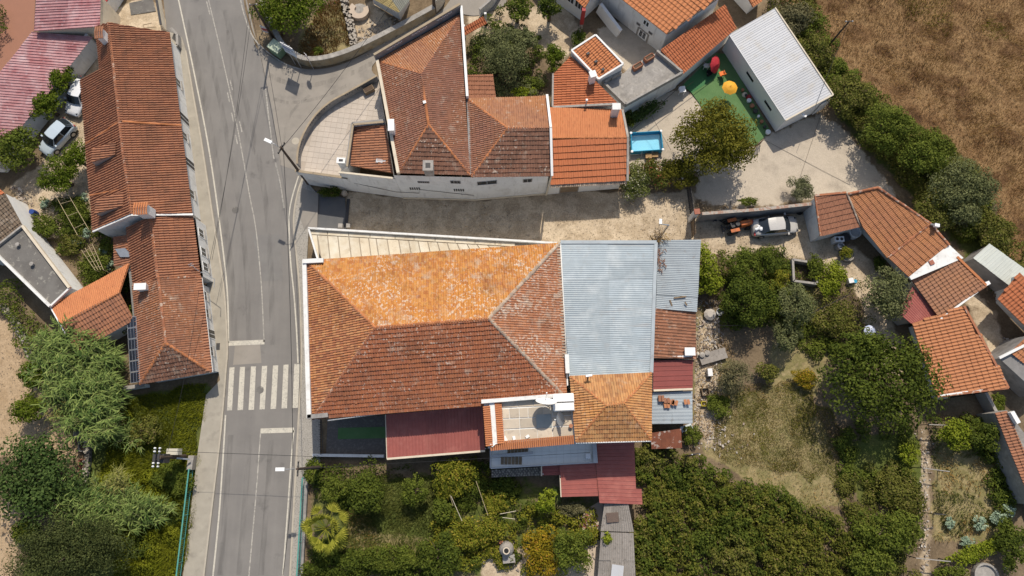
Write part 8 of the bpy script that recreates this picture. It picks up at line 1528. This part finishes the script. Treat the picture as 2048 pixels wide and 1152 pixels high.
wf = thing('timber_box', 'low wooden frame box on the firewood below the red annex', 'frame', P(1155, 1038)); obj('board', MB().bar(P(1149, 1038, .5), P(1171, 1032, .5), .18, .06), m_wood, wf); obj('board', MB().bar(P(1149, 1038, .5), P(1149, 1052, .4), .12, .06), m_wood, wf); obj('board', MB().bar(P(1149, 1040, .25), P(1171, 1034, .25), .06, .4), m_wood, wf)
# trellises
def trellis(label, a, b, c_, d, nx, ny, h=1.6):
    a, b, c_, d = (P(*q, h) for q in (a, b, c_, d)); t = thing('cane_trellis', label, 'trellis', (a.x, a.y, 0), 'cane trellises')
    for k in range(nx): f = k/(nx-1); obj('cane', MB().tube([a.lerp(b, f), d.lerp(c_, f)], .022, 5), m_bamboo, t)
    for k in range(ny): f = (k+.5)/ny; obj('cane', MB().tube([a.lerp(d, f)+Vector((0, 0, .03)), b.lerp(c_, f)+Vector((0, 0, .03))], .018, 5), m_bamboo, t)
    for p in (a, b, c_, d): obj('cane', MB().tube([(p.x, p.y, 0), p], .022, 5), m_bamboo, t)
trellis('cane trellis under the orange trees in the left garden', (114, 396), (137, 390), (177, 458), (155, 470), 2, 3); trellis('gridded cane trellis above the vegetable bush in the left garden', (163, 500), (184, 487), (207, 540), (190, 540), 4, 4)
for k, (x0, y0, x1, y1, w) in enumerate(((1846, 936, 1899, 943, 'upper white bar frame over the stone path'), (1832, 1116, 1901, 1123, 'lower white bar frame over the stone path'), (1868, 1028, 1891, 1029, 'dark T-shaped bar in the vegetable plot'), (1858, 849, 1910, 851, 'pale bar above the yellow-green tree at the right'))):
    t = thing('goal_bar', w, 'frame', P(x0, y0), 'bar frames in the right plot'); a, b = P(x0, y0, 1.6), P(x1, y1, 1.6); obj('bar', MB().bar(a, b, .07, .07), m_dark if k == 2 else m_conc, t)
    for p in (a, b): obj('post', MB().bar((p.x, p.y, 0), p, .06, .06), m_dark, t)
bs = thing('stone_basin', 'round pale stone basin at the bottom right', 'basin', P(1968, 1148)); obj('basin', MB().lathe([(1.0, 0), (1.0, .5), (.85, .5), (.8, .3)], tuple(P(1966, 1150)), 22), m_conc, bs)
tag(obj('angled_bar', MB().bar(P(2008, 1138, .6), P(2018, 1128, .6), .06, .06).bar(P(2018, 1128, .6), P(2030, 1142, .6), .06, .06), m_white2), 'white angled frame piece at the bottom right corner', 'frame')
# brick frames and stone wall at left
for k, (x, y, w, h_) in enumerate(((169, 893, 13, 18), (171, 933, 15, 28), (166, 868, 16, 14))):
    t = thing('planting_bed', ['middle of three brick-edged garden frames beside the fig tree', 'lowest of three brick-edged garden frames beside the fig tree', 'topmost of three brick-edged garden frames beside the fig tree'][k], 'garden frame', P(x, y), 'brick garden frames'); q = [P(x+a*w/2, y+b_*h_/2) for a, b_ in ((-1, 1), (1, 1), (1, -1), (-1, -1))]
    for a, b_ in zip(q, q[1:]+q[:1]): obj('edging', MB().bar(Vector((a.x, a.y, .2)), Vector((b_.x, b_.y, .2)), .09, .42), m_conc if k != 1 else m_brick, t)
    obj('soil', MB().poly([(p.x, p.y, .15) for p in q]), m_soilbed, t)
def stonewall(label, pl, n, w, h):
    q = [P(*p) for p in smooth(pl, 4)]; t = thing('stone_wall', label, 'stone wall', q[0], 'garden stone walls'); shp = []
    for v in range(5):
        mb = MB(); m = int(rng.integers(5, 8)); mb.prism([(.5*rng.uniform(.75, 1.15)*math.cos(6.283*i/m), .5*rng.uniform(.75, 1.15)*math.sin(6.283*i/m)) for i in range(m)], -.4, .5); me = bpy.data.meshes.new('stone'); me.from_pydata(mb.v, [], mb.f); me.update(); me.materials.append(m_stonei); shp.append(me)
    core = MB()
    for a, b_ in zip(q[:-1], q[1:]): core.bar(Vector((a.x, a.y, h*.4)), Vector((b_.x, b_.y, h*.4)), w*.7, h*.8)
    obj('core', core, m_mortar, t); wp = wpos(t)
    for k in range(n):
        f = rng.uniform(0, len(q)-1.01); i = int(f); p = q[i].lerp(q[i+1], f-i); d = (q[i+1]-q[i]).normalized(); s = Vector((-d.y, d.x, 0))*rng.uniform(-.5, .5)*w; r = rng.uniform(.18, .42)
        o = bpy.data.objects.new('stone', shp[k % 5]); COL.objects.link(o); o.parent = t; o.location = Vector((p.x+s.x, p.y+s.y, h*rng.uniform(.6, .95)))-wp; o.rotation_euler = (rng.normal()*.15, rng.normal()*.15, rng.uniform(0, 6)); o.scale = (r, r*rng.uniform(.7, 1), r*.6)
m_stonei = M('wall_stone', [(.36, .32, .26), (.28, .25, .21)], 1.5, .9, objrand=.35, bump=(.2, 12))
stonewall('low curved stone wall above the sandy plot at the left', [(10, 612), (28, 630), (50, 668), (66, 702), (80, 728)], 110, .5, .6); stonewall('stone garden wall between sandy plot and reeds', [(128, 800), (150, 845), (165, 868)], 60, .5, .6); stonewall('stone garden wall beside the brick frames', [(182, 880), (180, 925), (172, 965), (150, 1010)], 90, .4, .6)
lowwall('garden_end_wall', 'low pale wall at the corner of the hipped street house above the grass slope', [P(246, 780), P(300, 772)], .9, .25, m_white, m_conc)
lowwall('alley_wall', 'shadowed alley wall running down the right side', [P(1950, 785), P(1985, 850), P(2030, 960), P(2060, 1040)], 1.3, .2, m_wallgrey, m_conc)
pile('garden_tools', 'dark garden clutter and blue drum beside the white end wall', 'clutter', [(45, 395), (52, 408), (40, 388)], 26, .35, .3, m_debris)
tag(obj('blue_drum', MB().lathe([(.24, 0), (.28, .35), (.24, .7), (.2, .7)], tuple(P(73, 428)), 14), M('blue_plastic', [(.02, .05, .2)], rough=.5)), 'dark blue drum at the white end wall in the left garden', 'drum')
tag(obj('metal_grid', MB().bar(P(286, 50, .8), P(304, 46, .8), .05, .04).bar(P(288, 56, .8), P(312, 54, .8), .05, .04).bar(P(286, 50, .8), P(288, 56, .8), .05, .04), m_wood), 'small slatted rack by the gate of the long street house', 'rack')
tag(obj('lane_post_rock', MB().lathe([(.1, 0), (.3, .1), (.26, .45), (.08, .7)], tuple(P(690, 388)), 7), m_stone), 'upright grey stone at the foot of the white wall where the lane begins', 'stone')
gr = thing('terrace_gate_post', 'low concrete stub at the lane entrance beside the slab terrace', 'stub', P(690, 452)); obj('stub', MB().box(tuple(P(682, 453, .3)), (.4, .4, .6)).box(tuple(P(697, 452, .2)), (.35, .4, .4)), m_conc, gr)
for o in list(COL.objects):
    if o.parent is None and o.get('kind') == 'stuff' and not o.get('category'): o['category'] = 'ground cover'; o['label'] = o.get('label') or {'dry_grass': 'dry straw-coloured grass', 'lawn_grass': 'short green lawn grass', 'slope_grass': 'tall green grass on the slope below the hipped street house', 'plot_grass': 'patchy grass in the vegetable plot', 'alley_grass': 'sparse dry grass on bare ground', 'weeds': 'low green weeds covering garden ground'}.get(o.name.split('.')[0], 'low plants on the ground')
